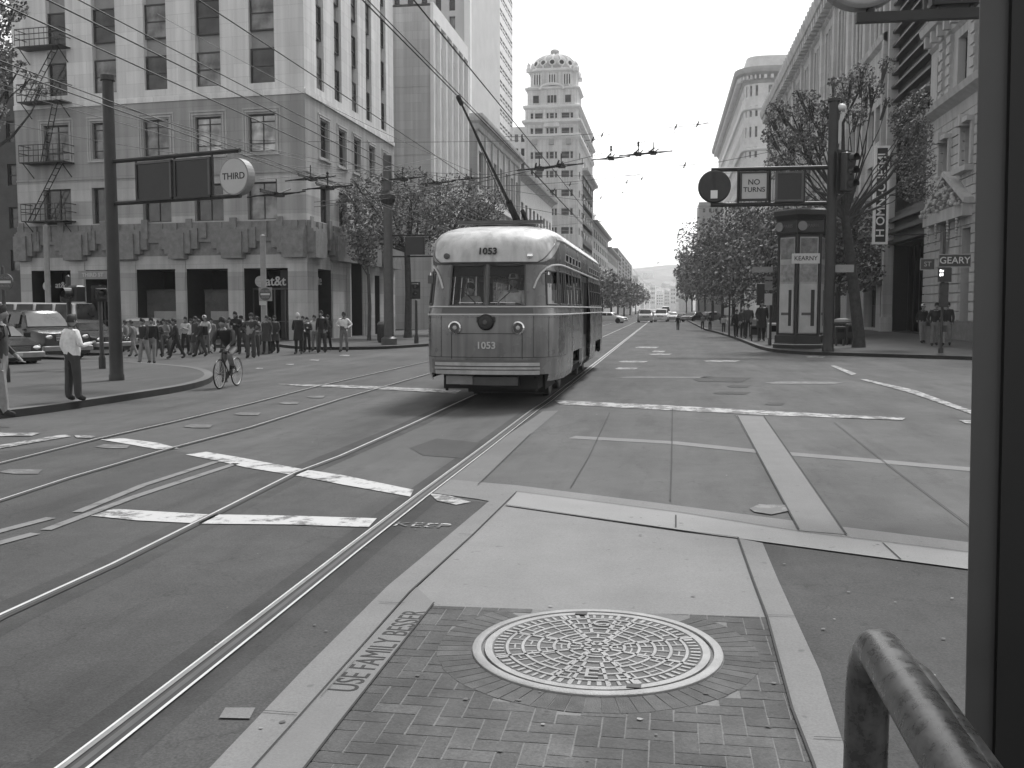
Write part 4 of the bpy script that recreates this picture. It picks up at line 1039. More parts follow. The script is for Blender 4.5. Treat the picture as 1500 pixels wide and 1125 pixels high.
# recessed strip between hall and dark building, pale drainpipe pilaster
yJ1 = AX(1295, 452, XR).y; yJ0 = AX(1351, 452, XR).y
J = empty('dark_modern_building', (XR, yJ0, 0), 'black clad modern building with horizontal louvres between two stone buildings', 'building')
FJ = Face(J, (XR+.6, yJ1+1.5), (XR+.6, yJ0))
part('wall', J, lambda mb: (FJ.wall(mb, [(0, 34, darkJ)], [(1.6, FJ.L-.8, .2, 6.5, 1.2), (1.6, FJ.L-.8, 9, 14, .6)], .6), mb.add([FJ.P(1.6, 9, -.6), FJ.P(FJ.L-.8, 9, -.6), FJ.P(FJ.L-.8, 14, -.6), FJ.P(1.6, 14, -.6)], [(0, 1, 2, 3)], gblack), mb.add([FJ.P(1.6, .2, -1.2), FJ.P(FJ.L-.8, .2, -1.2), FJ.P(FJ.L-.8, 6.5, -1.2), FJ.P(1.6, 6.5, -1.2)], [(0, 1, 2, 3)], gvoid), mb.add([FJ.P(0, 34), FJ.P(FJ.L, 34), FJ.P(FJ.L, 34, -20), FJ.P(0, 34, -20)], [(0, 1, 2, 3)], darkJ)))
def lou(mb):
    for z in list(range(15, 34, 1)):
        FJ.box(mb, 1.2, FJ.L-.2, z, z+.16, .0, .5, darkJ)
part('louvre', J, lou)
for z in (14.2, 15.0, 15.8): part('sunshade_fin', J, lambda mb: FJ.box(mb, FJ.L*.35, FJ.L-.1, z, z+.12, .1, .8, lgrey))
def lou2(mb):
    for z in (6.6, 7.4, 8.2): FJ.box(mb, 1.2, FJ.L-.2, z, z+.28, 0, .45, darkJ)
    for k in range(7): u_ = 1.8+(FJ.L-2.8)*k/6; FJ.box(mb, u_-.05, u_+.05, .13, 6.4, -1.1, -1.0, darkJ)
part('shop_grille', J, lou2)
part('corner_pilaster', J, lambda mb: (FJ.box(mb, .9, 1.35, .13, 34, .0, .7, stoneI), FJ.box(mb, .75, 1.5, .13, 1.2, .0, .85, stoneI)))
def aw(mb): FJ.box(mb, -1.6, 1.0, 3.6, 3.95, .2, 1.1, dgrey)
part('canopy', J, aw)
# K: ornate rusticated building at the right edge
yK1 = AX(1353, 452, XR).y; yK0 = yK1-26
K = empty('ornate_stone_building', (XR, yK1, 0), 'ornate rusticated stone building with carved doorway at the right edge', 'building')
FK = Face(K, (XR, yK1), (XR, yK0))
def ur(a, b, y0, y1): return FK.rect(a, b, y0, y1)
u = lambda px: FK.px(px, 452)[0]
hK = []; zt1 = FK.px(1402, 318)[1]
for a, b in ((1377, 1390), (1405.5, 1421)):
    hK.append((u(a), u(b), .13, FK.px(1410, 335)[1] if a > 1400 else FK.px(1384, 322)[1], 1.0))
z2a, z2b = FK.px(1415, 245)[1], FK.px(1415, 185)[1]
hK.append((u(1405), u(1418), z2a, z2b, .7)); hK.append((u(1374), u(1386), FK.px(1380, 280)[1], FK.px(1380, 212)[1], .7))
z3a, z3b = FK.px(1400, 128)[1], FK.px(1400, 50)[1]
for a, b in ((1362, 1370), (1391, 1404)): hK.append((u(a), u(b), z3a, z3b-.4, .6))
bayw = u(1421)-u(1390); 
for k in range(1, 5): 
    o_ = k*4.6
    hK += [(u(1405.5)+o_, u(1421)+o_, .13, 4.6, 1.0), (u(1405)+o_, u(1418)+o_, z2a, z2b, .7), (u(1391)+o_, u(1404)+o_, z3a, z3b-.4, .6)]
for (a0_, b0_, c0_, d0_, e0_) in [h for h in hK if h[2] == z3a]: hK.append((a0_, b0_, z3b+2.2, z3b+6.2, .6))
zK = 26
def wk(mb):
    FK.wall(mb, [(0, zK, stoneK)], hK)
    for h in hK: mb.add([FK.P(h[0], h[2], -h[4]), FK.P(h[1], h[2], -h[4]), FK.P(h[1], h[3], -h[4]), FK.P(h[0], h[3], -h[4])], [(0, 1, 2, 3)], gvoid)
    mb.add([FK.P(0, 0), FK.P(0, zK), FK.P(0, zK, -15), FK.P(0, 0, -15)], [(0, 1, 2, 3)], stoneKd); mb.add([FK.P(0, zK), FK.P(FK.L, zK), FK.P(FK.L, zK, -15), FK.P(0, zK, -15)], [(0, 1, 2, 3)], stoneKd)
part('wall', K, wk)
for h in hK: window(FK, h, 'hv', gvoid, black, h[4]*.8, name='window' if h[2] > 1 else 'door')
def rus(mb):   # rusticated blocks
    random.seed(8); c_ = .52; z = .13; k = 0
    holes = hK
    edges = sorted({0.02, FK.L-.02, *[h[0]-.02 for h in hK if h[2] < z2b], *[h[1]+.02 for h in hK if h[2] < z2b]})
    while z < FK.px(1400, 175)[1]-.3:
        for a_, b_ in zip(edges, edges[1:]):
            if b_-a_ < .15 or any(h[0]-.05 < (a_+b_)/2 < h[1]+.05 and h[2]-.1 < z+.25 < h[3]+.15 for h in holes): continue
            n_ = max(1, int((b_-a_)/1.3))
            for q in range(n_): FK.box(mb, a_+(b_-a_)*q/n_+.015, a_+(b_-a_)*(q+1)/n_-.015, z+.03, z+c_-.03, 0, .10+.03*random.random(), stoneK)
        z += c_; k += 1
part('rusticated_block', K, rus)
def bandK(mb):
    def bnd(prof, m, a_=0, b_=None):
        b_ = FK.L if b_ is None else b_
        for (o0, z0), (o1, z1) in zip(prof, prof[1:]): mb.add([FK.P(a_, z0, o0), FK.P(b_, z0, o0), FK.P(b_, z1, o1), FK.P(a_, z1, o1)], [(0, 1, 2, 3)], m)
        mb.add([FK.P(a_, z, o) for o, z in prof], [tuple(range(len(prof)))], m)
    zc1 = FK.px(1370, 175)[1]; zc2 = FK.px(1370, 100)[1]
    bnd([(0, zc1-.9), (.15, zc1-.8), (.2, zc1-.2), (.75, zc1+.1), (.85, zc1+.45), (0, zc1+.6)], stoneK)
    bnd([(0, z3b+.1), (.2, z3b+.3), (.25, z3b+.9), (.7, z3b+1.1), (.8, z3b+1.5), (0, z3b+1.6)], stoneK)
    bnd([(0, 1.1), (.22, 1.15), (.22, .13)], stoneKd)
    for q in range(18): 
        uu = .5+q*1.4; FK.box(mb, uu, uu+.35, z3b+.35, z3b+1.0, .2, .6, stoneK)
part('cornice', K, bandK)
for q in range(9):
        mb = MB()
        uu = u(1372)+q*1.55
        if any(h[0]-.2 < uu < h[1]+.2 for h in hK if h[2] == z3a): continue
        FK.box(mb, uu-.3, uu+.3, z3a-.4, z3b+.1, 0, .18, stoneK)
        for r_ in range(8): FK.box(mb, uu-.36, uu+.36, z3a-.3+r_*.6, z3a+.1+r_*.6, .18, .26, stoneK)
        mb.build('pilaster', K)
def door_(mb):    # pediment with carving over the doorway
    uc = (u(1398))/1+0.0; za = FK.px(1395, 312)[1]; zb_ = FK.px(1395, 262)[1]; hw = (u(1424)-u(1364))/2; uc = (u(1428)+u(1358))/2
    FK.box(mb, uc-hw, uc+hw, za-.5, za+.15, 0, .6, stoneK)
    for s_ in (-1, 1):
        vs = [FK.P(uc+s_*hw*1.05, za+.15, .6), FK.P(uc+s_*hw*1.05, za+.45, .6), FK.P(uc, zb_+.4, .6), FK.P(uc, zb_+.1, .6)]; vs += [p-FK.n*.6 for p in vs]
        mb.add(vs, [(0, 1, 2, 3), (4, 5, 6, 7), (0, 1, 5, 4), (1, 2, 6, 5), (2, 3, 7, 6), (3, 0, 4, 7)], stoneK)
    vs = [FK.P(uc-hw, za+.15, .4), FK.P(uc+hw, za+.15, .4), FK.P(uc, zb_+.3, .4)]; mb.add(vs, [(0, 1, 2)], stoneKd)
    random.seed(2)
    for q in range(120):
        t_ = random.uniform(-1, 1); hh = (1-abs(t_))*(zb_-za)*random.random()
        mb.ball(FK.P(uc+t_*hw*.95, za+.1+hh, random.uniform(.4, .95)), random.uniform(.05, .13), stoneK, 7, 5)
    for s_ in (-.72, -.3, .3, .72):
        for q in range(7): mb.ball(FK.P(uc+s_*hw, za-.6-q*.18, .55), .10-.006*q, stoneK, 7, 5)
part('carved_pediment', K, door_)
for h in hK:
        if h[2] in (z2a,) or abs(h[2]-FK.px(1380, 280)[1]) < .01:
            mb = MB(); um = (h[0]+h[1])/2
            FK.box(mb, h[0]-.35, h[1]+.35, h[3]+.02, h[3]+.28, .0, .5, stoneK); FK.box(mb, um-.2, um+.2, h[3]-.1, h[3]+.5, .0, .6, stoneK)
            FK.box(mb, h[0]-.45, h[1]+.45, h[2]-.35, h[2]-.05, .0, .55, stoneK)
            for s_ in (h[0]-.2, h[1]+.2): FK.box(mb, s_-.16, s_+.16, h[2], h[3], .1, .25, stoneK)
            mb.build('window_surround', K)
def flag(mb): pass
# hanging vertical banner sign between hall and dark building
Ybn = AX(1284, 452, 13.2).y
zt_, zb_ = AY(1284, 214, Ybn).z, AY(1284, 358, Ybn).z; xa_, xb_ = AY(1275, 452, Ybn).x, AY(1297, 452, Ybn).x
bs = empty('banner_sign', ((xa_+xb_)/2, Ybn, zb_), 'tall narrow vertical black sign with a pale frame projecting over the right pavement', 'sign')
part('panel', bs, lambda mb: mb.box(xa_+.1, xb_-.1, Ybn-.09, Ybn+.09, zb_+.1, zt_-.1, black))
def bfr(mb):
    for q in ((xa_, xa_+.14, zb_, zt_), (xb_-.14, xb_, zb_, zt_), (xa_+.14, xb_-.14, zb_, zb_+.14), (xa_+.14, xb_-.14, zt_-.14, zt_)): mb.box(q[0], q[1], Ybn-.13, Ybn+.13, q[2], q[3], white)
part('frame', bs, bfr)
def blt(mb):
    M_ = Matrix.Translation(((xa_+xb_)/2, Ybn-.10, (zt_+zb_)/2+.0)) @ Matrix.Rotation(R(90), 4, 'Y') @ Matrix.Rotation(R(90), 4, 'X')
    M_ = FM(((xa_+xb_)/2, Ybn-.10, (zt_+zb_)/2), (0, 0, 1), (0, -1, 0))
    text_into(mb, 'H OMNI-O IESMI', .70, M_, white, .01, sx=1.02, bold=.01)
part('lettering', bs, blt)
part('bracket', bs, lambda mb: [mb.tube([(xb_, Ybn, z_), (XR+.1, Ybn+.0, z_)], .05, dark, 6) for z_ in (zt_-.5, (zt_+zb_)/2, zb_+.6)])
# ================================================================ STREETCAR
CY, CL, CW, WF = 17.9, 14.0, 1.335, 1.05
car_body = mat('car_enamel', .085, .32, .12, 1.2)
car_roof = mat('car_roof', .48, .38, .10, 1.0)
car_stripe = mat('car_stripe', .50, .35, .05, 2)
under = mat('underframe', .012, .8, .3, 5)
# two-tone paint: pale roof over dark body, parting line sweeps up at the front corners
m = bpy.data.materials.new('two_tone_enamel'); m.use_nodes = True; t = m.node_tree; n = t.nodes; L = t.links; b = n['Principled BSDF']; b.inputs['Roughness'].default_value = .3
b.inputs['Coat Weight'].default_value = .3
tc = n.new('ShaderNodeTexCoord'); sp = n.new('ShaderNodeSeparateXYZ'); L.new(tc.outputs['Object'], sp.inputs[0])
mr = n.new('ShaderNodeMapRange'); mr.interpolation_type = 'SMOOTHSTEP'; mr.inputs[1].default_value = .25; mr.inputs[2].default_value = 1.5; mr.inputs[3].default_value = 2.70; mr.inputs[4].default_value = 3.16; L.new(sp.outputs[1], mr.inputs[0])
gt = n.new('ShaderNodeMath'); gt.operation = 'GREATER_THAN'; L.new(sp.outputs[2], gt.inputs[0]); L.new(mr.outputs[0], gt.inputs[1])
nz = n.new('ShaderNodeTexNoise'); nz.inputs['Scale'].default_value = 1.5; nz.inputs['Detail'].default_value = 7; L.new(tc.outputs['Object'], nz.inputs[0])
nr = n.new('ShaderNodeMapRange'); nr.inputs[1].default_value = .3; nr.inputs[2].default_value = .7; nr.inputs[3].default_value = .85; nr.inputs[4].default_value = 1.12; L.new(nz.outputs[0], nr.inputs[0])
# lower body grime: pale dust on the skirt
gr = n.new('ShaderNodeMapRange'); gr.inputs[1].default_value = .5; gr.inputs[2].default_value = 1.1; gr.inputs[3].default_value = .19; gr.inputs[4].default_value = .15; L.new(sp.outputs[2], gr.inputs[0])
mx = n.new('ShaderNodeMix'); mx.data_type = 'FLOAT'; L.new(gt.outputs[0], mx.inputs[0]); L.new(gr.outputs[0], mx.inputs[2]); mx.inputs[3].default_value = .50
mu = n.new('ShaderNodeMath'); mu.operation = 'MULTIPLY'; L.new(mx.outputs[0], mu.inputs[0]); L.new(nr.outputs[0], mu.inputs[1])
mps = n.new('ShaderNodeMapping'); mps.inputs['Scale'].default_value = (7, 7, .5); L.new(tc.outputs['Object'], mps.inputs[0]); nzs = n.new('ShaderNodeTexNoise'); nzs.inputs['Scale'].default_value = 1; nzs.inputs['Detail'].default_value = 8; L.new(mps.outputs[0], nzs.inputs[0])
rzs = n.new('ShaderNodeMapRange'); rzs.inputs[1].default_value = .42; rzs.inputs[2].default_value = .70; rzs.inputs[3].default_value = 1.05; rzs.inputs[4].default_value = .68; L.new(nzs.outputs[0], rzs.inputs[0])
mu2 = n.new('ShaderNodeMath'); mu2.operation = 'MULTIPLY'; L.new(mu.outputs[0], mu2.inputs[0]); L.new(rzs.outputs[0], mu2.inputs[1]); L.new(mu2.outputs[0], b.inputs['Base Color'])
rrf = n.new('ShaderNodeMapRange'); rrf.inputs[1].default_value = .35; rrf.inputs[2].default_value = .7; rrf.inputs[3].default_value = .18; rrf.inputs[4].default_value = .48; L.new(nz.outputs[0], rrf.inputs[0]); L.new(rrf.outputs[0], b.inputs['Roughness'])
bb = n.new('ShaderNodeBump'); bb.inputs['Strength'].default_value = .12; bb.inputs['Distance'].default_value = .03; L.new(nz.outputs[0], bb.inputs['Height']); L.new(bb.outputs[0], b.inputs['Normal'])
MATS['two_tone_enamel'] = m; two = m
T = empty('streetcar', (XC, CY, 0), 'vintage streetcar with pale domed roof, dark body and number 1053 coming down the tracks', 'streetcar')
PROF = [(.50, .05, .10), (.62, .01, .04), (.9, 0, 0), (1.4, 0, 0), (1.74, 0, .01), (1.80, .0, .02), (1.87, .02, .04), (2.1, .035, .09), (2.35, .055, .14), (2.58, .07, .19), (2.66, .075, .20), (2.70, .07, .15), (2.80, .06, .16), (2.94, .06, .20), (3.08, .07, .28), (3.18, .10, .38), (3.27, .15, .52), (3.35, .24, .76), (3.42, .38, 1.1), (3.48, .60, 1.6), (3.53, .88, 2.3), (3.55, 1.2, 3.3)]
def prof(z):
    for (z0, a0, b0), (z1, a1, b1) in zip(PROF, PROF[1:]):
        if z <= z1: t_ = (z-z0)/(z1-z0); return a0+(a1-a0)*t_, b0+(b1-b0)*t_
    return PROF[-1][1:]
def plan(s):
    """right half outline, s in 0..3: front (0-1), corner (1-2), side (2-3) up to rear; returns x,y"""
    if s <= 1: return WF*.82*s, .10*s*s
    if s <= 2:
        t_ = s-1; p0 = Vector((WF*.82, .10)); p1 = Vector((WF*1.12, .16)); p2 = Vector((CW*.99, .75)); p3 = Vector((CW, 1.55)); q = 1-t_
        p = p0*q**3+p1*3*q*q*t_+p2*3*q*t_*t_+p3*t_**3; return p.x, p.y
    return CW, 1.55+(CL-3.1)*(s-2)
def S(s, z, side=1, o=0.0):
    """point on the shell; s 0 front centre, 2-3 side, 5 rear centre"""
    ix, iy = prof(z)
    def raw(s_):
        if s_ <= 3: x, y = plan(s_)
        else: x, y = plan(5-s_); y = CL-y
        return x*(CW-ix)/CW, iy+y*(CL-2*iy)/CL
    x, y = raw(s)
    if o:
        x1, y1 = raw(min(s+.01, 5)); x0, y0 = raw(max(s-.01, 0)); d = Vector((x1-x0, y1-y0))
        if s <= .01: nx, ny = 0, -1
        else: d.normalize(); nx, ny = d.y, -d.x
        x += nx*o; y += ny*o
    return Vector((XC+side*x, CY+y, z))
def sy(y): return 2+(y-1.55)/(CL-3.1)     # s for a point on the straight side
ws_s = (.035, .84)      # half windshield in s
def sx(x): return x/(WF*.82)
side_w = [(1.62+k*.74, 1.62+k*.74+.60) for k in range(5)]; side_w += [(7.85+k*.74, 7.85+k*.74+.60) for k in range(6)]
door_y = (5.55, 7.65); fdoor = (1.30, 1.52)
ss = sorted({*[k/8 for k in range(9)], *ws_s, *[1+k/12 for k in range(13)], 1.30, 1.62, 1.68, 1.97, *[2+k/20 for k in range(21)], *[sy(q) for w_ in side_w for q in w_], *[sy(q) for q in door_y], *[sy(2.9), sy(5.2), sy(9.6), sy(11.8)]})
ss = [q for q in ss if q <= 3]; ss2 = ss+[5-q for q in reversed(ss) if q < 2]
zs_ = sorted({*[p[0] for p in PROF], 2.78, 2.92, 1.91, 1.93, 2.55, 2.65, .64, .95, .8, 1.0, 3.3, 3.38, 3.45})
def cut(s, z, side):
    if s < 1.36 and z < .64: return True
    if s < 1 and ws_s[0] < s < ws_s[1] and 1.91 < z < 2.65: return True
    if 1.30 < s < 1.62 and 1.93 < z < 2.55: return True      # quarter light
    if 1.68 < s < 1.97 and 1.93 < z < 2.55: return True      # front door lights
    if 2 < s < 4:
        y = 1.55+(CL-3.1)*(s-2) if s <= 3 else CL-(1.55+(CL-3.1)*(4-s))
        y = 1.55+(CL-3.1)*(s-2) if s <= 3 else None
        if s <= 3:
            for a_, b_ in side_w:
                if a_ < y < b_ and 1.93 < z < 2.55: return True
                if a_ < y < b_ and 2.78 < z < 2.92: return True
            if door_y[0] < y < door_y[1] and z < 2.66: return True
            if 2.9 < y < 5.2 and z < .95: return True
            if 9.6 < y < 11.8 and z < .95: return True
    if s > 4 and ws_s[0] < 5-s < ws_s[1] and 1.91 < z < 2.65: return True
    return False
mb = MB()
for side in (1, -1):
    idx = {}; vs = []; fs = []
    for i, s_ in enumerate(ss2):
        for j, z_ in enumerate(zs_): idx[i, j] = len(vs); vs.append(S(s_, z_, side))
    for i in range(len(ss2)-1):
        for j in range(len(zs_)-1):
            if cut((ss2[i]+ss2[i+1])/2, (zs_[j]+zs_[j+1])/2, side): continue
            fs.append((idx[i, j], idx[i+1, j], idx[i+1, j+1], idx[i, j+1]))
    mb.add(vs, fs, two)
    top = [S(s_, 3.55, side) for s_ in ss2]; mb.add(top+[Vector((XC, p.y, 3.555)) for p in top], [(k, k+1, len(top)+k+1, len(top)+k) for k in range(len(top)-1)], two)
    bot = [S(s_, .62, side, -.06) for s_ in ss2]; mb.add(bot+[Vector((XC, p.y, .62)) for p in bot], [(k, k+1, len(bot)+k+1, len(bot)+k) for k in range(len(bot)-1)], under)
body = mb.build('body', T, smooth=True)
bm2 = bmesh.new(); bm2.from_mesh(body.data); bmesh.ops.remove_doubles(bm2, verts=bm2.verts, dist=.0008); bmesh.ops.recalc_face_normals(bm2, faces=bm2.faces); bm2.to_mesh(body.data); bm2.free()
def patch(mb, s0, s1, z0, z1, side, o, m, ns=6, nz=4):
    vs = [S(s0+(s1-s0)*i/ns, z0+(z1-z0)*j/nz, side, o) for i in range(ns+1) for j in range(nz+1)]
    mb.add(vs, [(i*(nz+1)+j, (i+1)*(nz+1)+j, (i+1)*(nz+1)+j+1, i*(nz+1)+j+1) for i in range(ns) for j in range(nz)], m)
def rail_on(mb, pts, r, m, side, o=.01, seg=6):
    mb.tube([S(s_, z_, side, o) for s_, z_ in pts], r, m, seg)
def winframe(mb, s0, s1, z0, z1, side, r, m, arch=False):
    if arch:
        pts = [(s0, z0), (s0, z0+.25), (s0+(s1-s0)*.12, z0+.42), (s0+(s1-s0)*.35, z1-.05), (s0+(s1-s0)*.6, z1), (s1, z1), (s1, z0), (s0, z0)]
    else:
        n_ = 4; pts = [(s0, z0), (s0, z1)]+[(s0+(s1-s0)*k/n_, z1) for k in range(1, n_+1)]+[(s1, z0)]+[(s1-(s1-s0)*k/n_, z0) for k in range(1, n_+1)]
    rail_on(mb, pts, r, m, side, .006)
for side in (1, -1):
    a = MB(); patch(a, ws_s[0], ws_s[1], 1.91, 2.65, side, -.02, gsee); winframe(a, ws_s[0], ws_s[1], 1.91, 2.65, side, .018, dgrey)
    rail_on(a, [(.25, 1.96), (.5, 2.15)], .008, black, side, .02); rail_on(a, [(.08, 1.955), (.62, 1.955)], .010, chrome, side, .012); a.build('windshield', T)
    a = MB(); patch(a, 1.30, 1.62, 1.93, 2.55, side, -.02, gtint); winframe(a, 1.30, 1.62, 1.93, 2.55, side, .02, car_stripe if 0 else dgrey)
    # rounded upper front corner of the quarter light
    c_ = [S(1.30, 2.56, side, .004), S(1.48, 2.56, side, .004), S(1.40, 2.50, side, .004), S(1.34, 2.36, side, .004), S(1.30, 2.2, side, .004)]; a.add(c_, [(0, 1, 2, 3, 4)], car_body); a.build('quarter_window', T)
    a = MB(); patch(a, 1.68, 1.97, 1.93, 2.55, side, -.02, gtint); winframe(a, 1.68, 1.97, 1.93, 2.55, side, .015, dgrey)
    for q in (1.77, 1.87): rail_on(a, [(q, 1.93), (q, 2.55)], .014, dgrey, side)
    a.build('front_door_window', T)
    for k, (y0, y1) in enumerate(side_w):
        a = MB(); patch(a, sy(y0), sy(y1), 1.93, 2.55, side, -.02, gtint, 2, 3); winframe(a, sy(y0), sy(y1), 1.93, 2.55, side, .013, dgrey); rail_on(a, [(sy(y0), 2.3), (sy(y1), 2.3)], .01, dgrey, side); a.build('side_window', T)
        a = MB(); patch(a, sy(y0), sy(y1), 2.78, 2.92, side, -.015, gtint, 2, 1); winframe(a, sy(y0), sy(y1), 2.78, 2.92, side, .009, lgrey); a.build('standee_window', T)
    # doors
    for k in range(2):
        y0 = door_y[0]+(door_y[1]-door_y[0])*k/2+.02; y1 = y0+(door_y[1]-door_y[0])/2-.04
        a = MB(); x_ = side*(CW-.12)
        xs = sorted((XC+x_-.02, XC+x_+.02)); a.box(xs[0], xs[1], CY+y0, CY+y1, .55, 1.2, car_body); a.box(xs[0]+.01, xs[1]-.01, CY+y0+.1, CY+y1-.1, 1.2, 2.5, gblack)
        for q in (y0, y1-.1): a.box(xs[0], xs[1], CY+q, CY+q+.1, 1.2, 2.64, car_body)
        a.box(xs[0], xs[1], CY+y0+.1, CY+y1-.1, 2.5, 2.64, car_body); a.build('centre_door', T)
def trim(mb):
    for side in (1, -1):
        n_ = 40
        for z_, r_ in ((1.885, .016), (1.74, .016)):
            rail_on(mb, [(3*k/n_, z_) for k in range(n_+1) if not (sy(door_y[0]) < 3*k/n_ < sy(door_y[1]))][:], r_, car_stripe, side, .006)
        # rain gutter and the swept stripe above the side windows
        rail_on(mb, [(1.60+1.4*k/30, 3.16) for k in range(31)], .018, car_stripe, side, .01)
        rail_on(mb, [(0+1.62*k/16, 2.70+(.46*max(0, (k-11)/5)**1.4)) for k in range(17)], .012, dgrey, side, .004)
        rail_on(mb, [(1.02, 2.22), (1.08, 2.36), (1.17, 2.50), (1.30, 2.60), (1.45, 2.655), (1.62, 2.675)]+[(1.62+k*.1, 2.68) for k in range(1, 14)], .02, car_stripe, side, .012)
        patch(mb, 0, 1.0, 1.765, 1.865, side, .004, car_body, 8, 1)
part('belt_trim', T, trim)
a = MB(); 
a.tube([S(0, 1.90, 1, .012), S(0, 2.15, 1, .012), S(0, 2.4, 1, .012), S(0, 2.66, 1, .012)], .032, car_body, 8); a.build('windshield_pillar', T)
for side in (1, -1):
    a = MB(); c_ = S(sx(.59), 1.50, side, .0); a.lathe([(.115, .02), (.12, -.05), (.095, -.075), (.075, -.04)], c_, chrome, 20, 'Y'); a.lathe([(.078, -.045), (.05, -.03), (.03, -.03)], c_, dgrey, 18, 'Y'); a.lathe([(.045, -.03), (.035, -.07), (.01, -.08)], c_, lgrey, 12, 'Y'); a.build('headlight', T, smooth=True)
    a = MB(); c_ = S(sx(.82), 2.82, side, .0); a.lathe([(.055, .02), (.055, -.05), (.035, -.06), (.001, -.06)], c_, chrome if side == 1 else dgrey, 12, 'Y'); a.build('marker_lamp', T, smooth=True)
a = MB(); c_ = S(0, 1.60, 1, 0); a.lathe([(.15, .02), (.15, -.06), (.12, -.10), (.01, -.11)], c_, black, 20, 'Y'); a.box(c_.x-.17, c_.x+.17, c_.y-.05, c_.y, 1.60, 1.70, black); a.lathe([(.05, -.10), (.04, -.13), (.001, -.135)], c_, dgrey, 12, 'Y'); a.build('coupler_bell', T, smooth=True)
def hatch(mb):
    for side in (1, -1):
        rail_on(mb, [(0, 1.39), (sx(.4), 1.39), (sx(.66), 1.39)], .006, under, side, .002); rail_on(mb, [(sx(.66), 1.39), (sx(.66), 1.1), (sx(.66), .92)], .006, under, side, .002)
part('hatch_seam', T, hatch)
def seams(mb):   # body panel joints and rivet rows
    for side in (1, -1):
        for s_ in (1.0, 1.33, 1.66, 2.0, sy(2.7), sy(5.4), sy(7.8), sy(9.4), sy(12.0)):
            rail_on(mb, [(s_, z_) for z_ in (.96, 1.2, 1.45, 1.72)], .004, under, side, .001, 4)
        rail_on(mb, [(k/20, .955) for k in range(0, 40)], .005, under, side, .0, 4)
        for k in range(34): c_ = S(.06+k*.056, 1.69, side, .002); mb.ball(c_, .008, car_body, 5, 4)
        for s_ in (1.02, 1.64):
            for k in range(9): mb.ball(S(s_, .98+k*.085, side, .002), .008, car_body, 5, 4)
part('panel_seams', T, seams)
def bump(mb):
    for side in (1, -1):
        sb = 1.10
        for z0, z1, o in ((.64, .715, .07), (.735, .775, .085), (.80, .86, .07)): 
            vs = []; N_ = 12
            for k in range(N_+1):
                s_ = sb*k/N_
                vs += [S(s_, z0, side, .0), S(s_, z0, side, o), S(s_, z1, side, o), S(s_, z1, side, .0)]
            mb.add(vs, [(4*k+j, 4*k+4+j, 4*k+5+j, 4*k+1+j) for k in range(N_) for j in range(3)]+[(4*N_, 4*N_+1, 4*N_+2, 4*N_+3)], mat('bumper_metal', .48, .35, .3, 3, metal=.3))
        patch(mb, 0, sb, .63, .90, side, .045, mat('bumper_back', .12, .6), 12, 1)
part('bumper', T, bump)
for z_, m_, y_ in ((1.17, lgrey, .005), (2.90, black, .0)):
    o_ = prof(z_)[1]
    a = MB(); M_ = Matrix.Translation((XC, CY+o_-.018-(.012 if z_ > 2 else 0), z_)) @ Matrix.Rotation(R(90 if z_ < 2 else 70), 4, 'X'); text_into(a, '1053', .175, M_, m_, .006, bold=.004, sx=1.05); a.build('fleet_number', T)
def undr(mb):
    mb.box(XC-.95, XC+.95, CY+1.2, CY+CL-1.0, .28, .64, under); mb.box(XC-.9, XC+.9, CY+.45, CY+1.3, .34, .62, under); mb.box(XC-.55, XC+.55, CY+.25, CY+.5, .42, .58, dgrey)
    mb.box(XC-.80, XC-.3, CY+.2, CY+.4, .44, .60, grey)
    for s_ in (-1, 1): mb.tube([(XC+s_*.86, CY+.45, .6), (XC+s_*.86, CY+.55, .3)], .03, under, 6)
part('underframe', T, undr)
for yt in (2.9+1.15, 9.6+1.1):
    a = MB(); a.box(XC-.98, XC-.88, CY+yt-1.15, CY+yt+1.15, .30, .55, under); a.box(XC+.88, XC+.98, CY+yt-1.15, CY+yt+1.15, .30, .55, under); a.box(XC-.9, XC+.9, CY+yt-.2, CY+yt+.2, .3, .6, under)
    a.box(XC-.85, XC+.85, CY+yt-1.5, CY+yt-1.4, .10, .45, under)
    tr = a.build('truck', T)
    for dy in (-.95, .95):
        for s_ in (-.76, .76):
            a = MB(); c_ = (XC+s_, CY+yt+dy, .33); a.lathe([(.30, -.07), (.34, -.07), (.33, .05), (.30, .07), (.12, .05), (.10, .10), (.01, .10)] if s_ > 0 else [(.01, -.10), (.10, -.10), (.12, -.05), (.30, -.07), (.33, -.05), (.34, .07), (.30, .07)], c_, dgrey, 24, 'X'); a.build('wheel', tr)
def roofb(mb):
    for x_ in (-.36, .36): mb.box(XC+x_-.14, XC+x_+.14, CY+2.2, CY+8.5, 3.58, 3.62, dgrey)
    mb.box(XC-.85, XC+.85, CY+1.5, CY+1.75, 3.52, 3.58, dgrey)
    for y_ in (2.4, 4.4, 6.4, 8.2): mb.box(XC-.6, XC+.6, CY+y_, CY+y_+.12, 3.52, 3.60, dgrey)
    mb.box(XC-.3, XC+.3, CY+9, CY+10.4, 3.5, 3.66, lgrey)
part('roof_walkway', T, roofb)
pb_ = Vector((XC+.05, CY+4.0, 3.66)); pt_ = AY(673, 146, 18.7)
a = MB(); a.lathe([(.28, 3.50), (.26, 3.60), (.10, 3.66), (.10, 3.80)], (pb_.x, pb_.y, 0), black, 14); 
for s_ in (-.12, .12): a.tube([(pb_.x+s_, pb_.y+.5, 3.66), (pb_.x+s_, pb_.y-.5, 3.95)], .05, black, 6)
tb = a.build('trolley_base', T)
a = MB(); d_ = (pt_-pb_); a.tube([pb_, pb_+d_*.15, pb_+d_*.5, pt_], [.055, .045, .028, .02], black, 8); a.tube([pb_+d_*.02, pb_+d_*.22], .075, black, 8); a.build('trolley_pole', T)
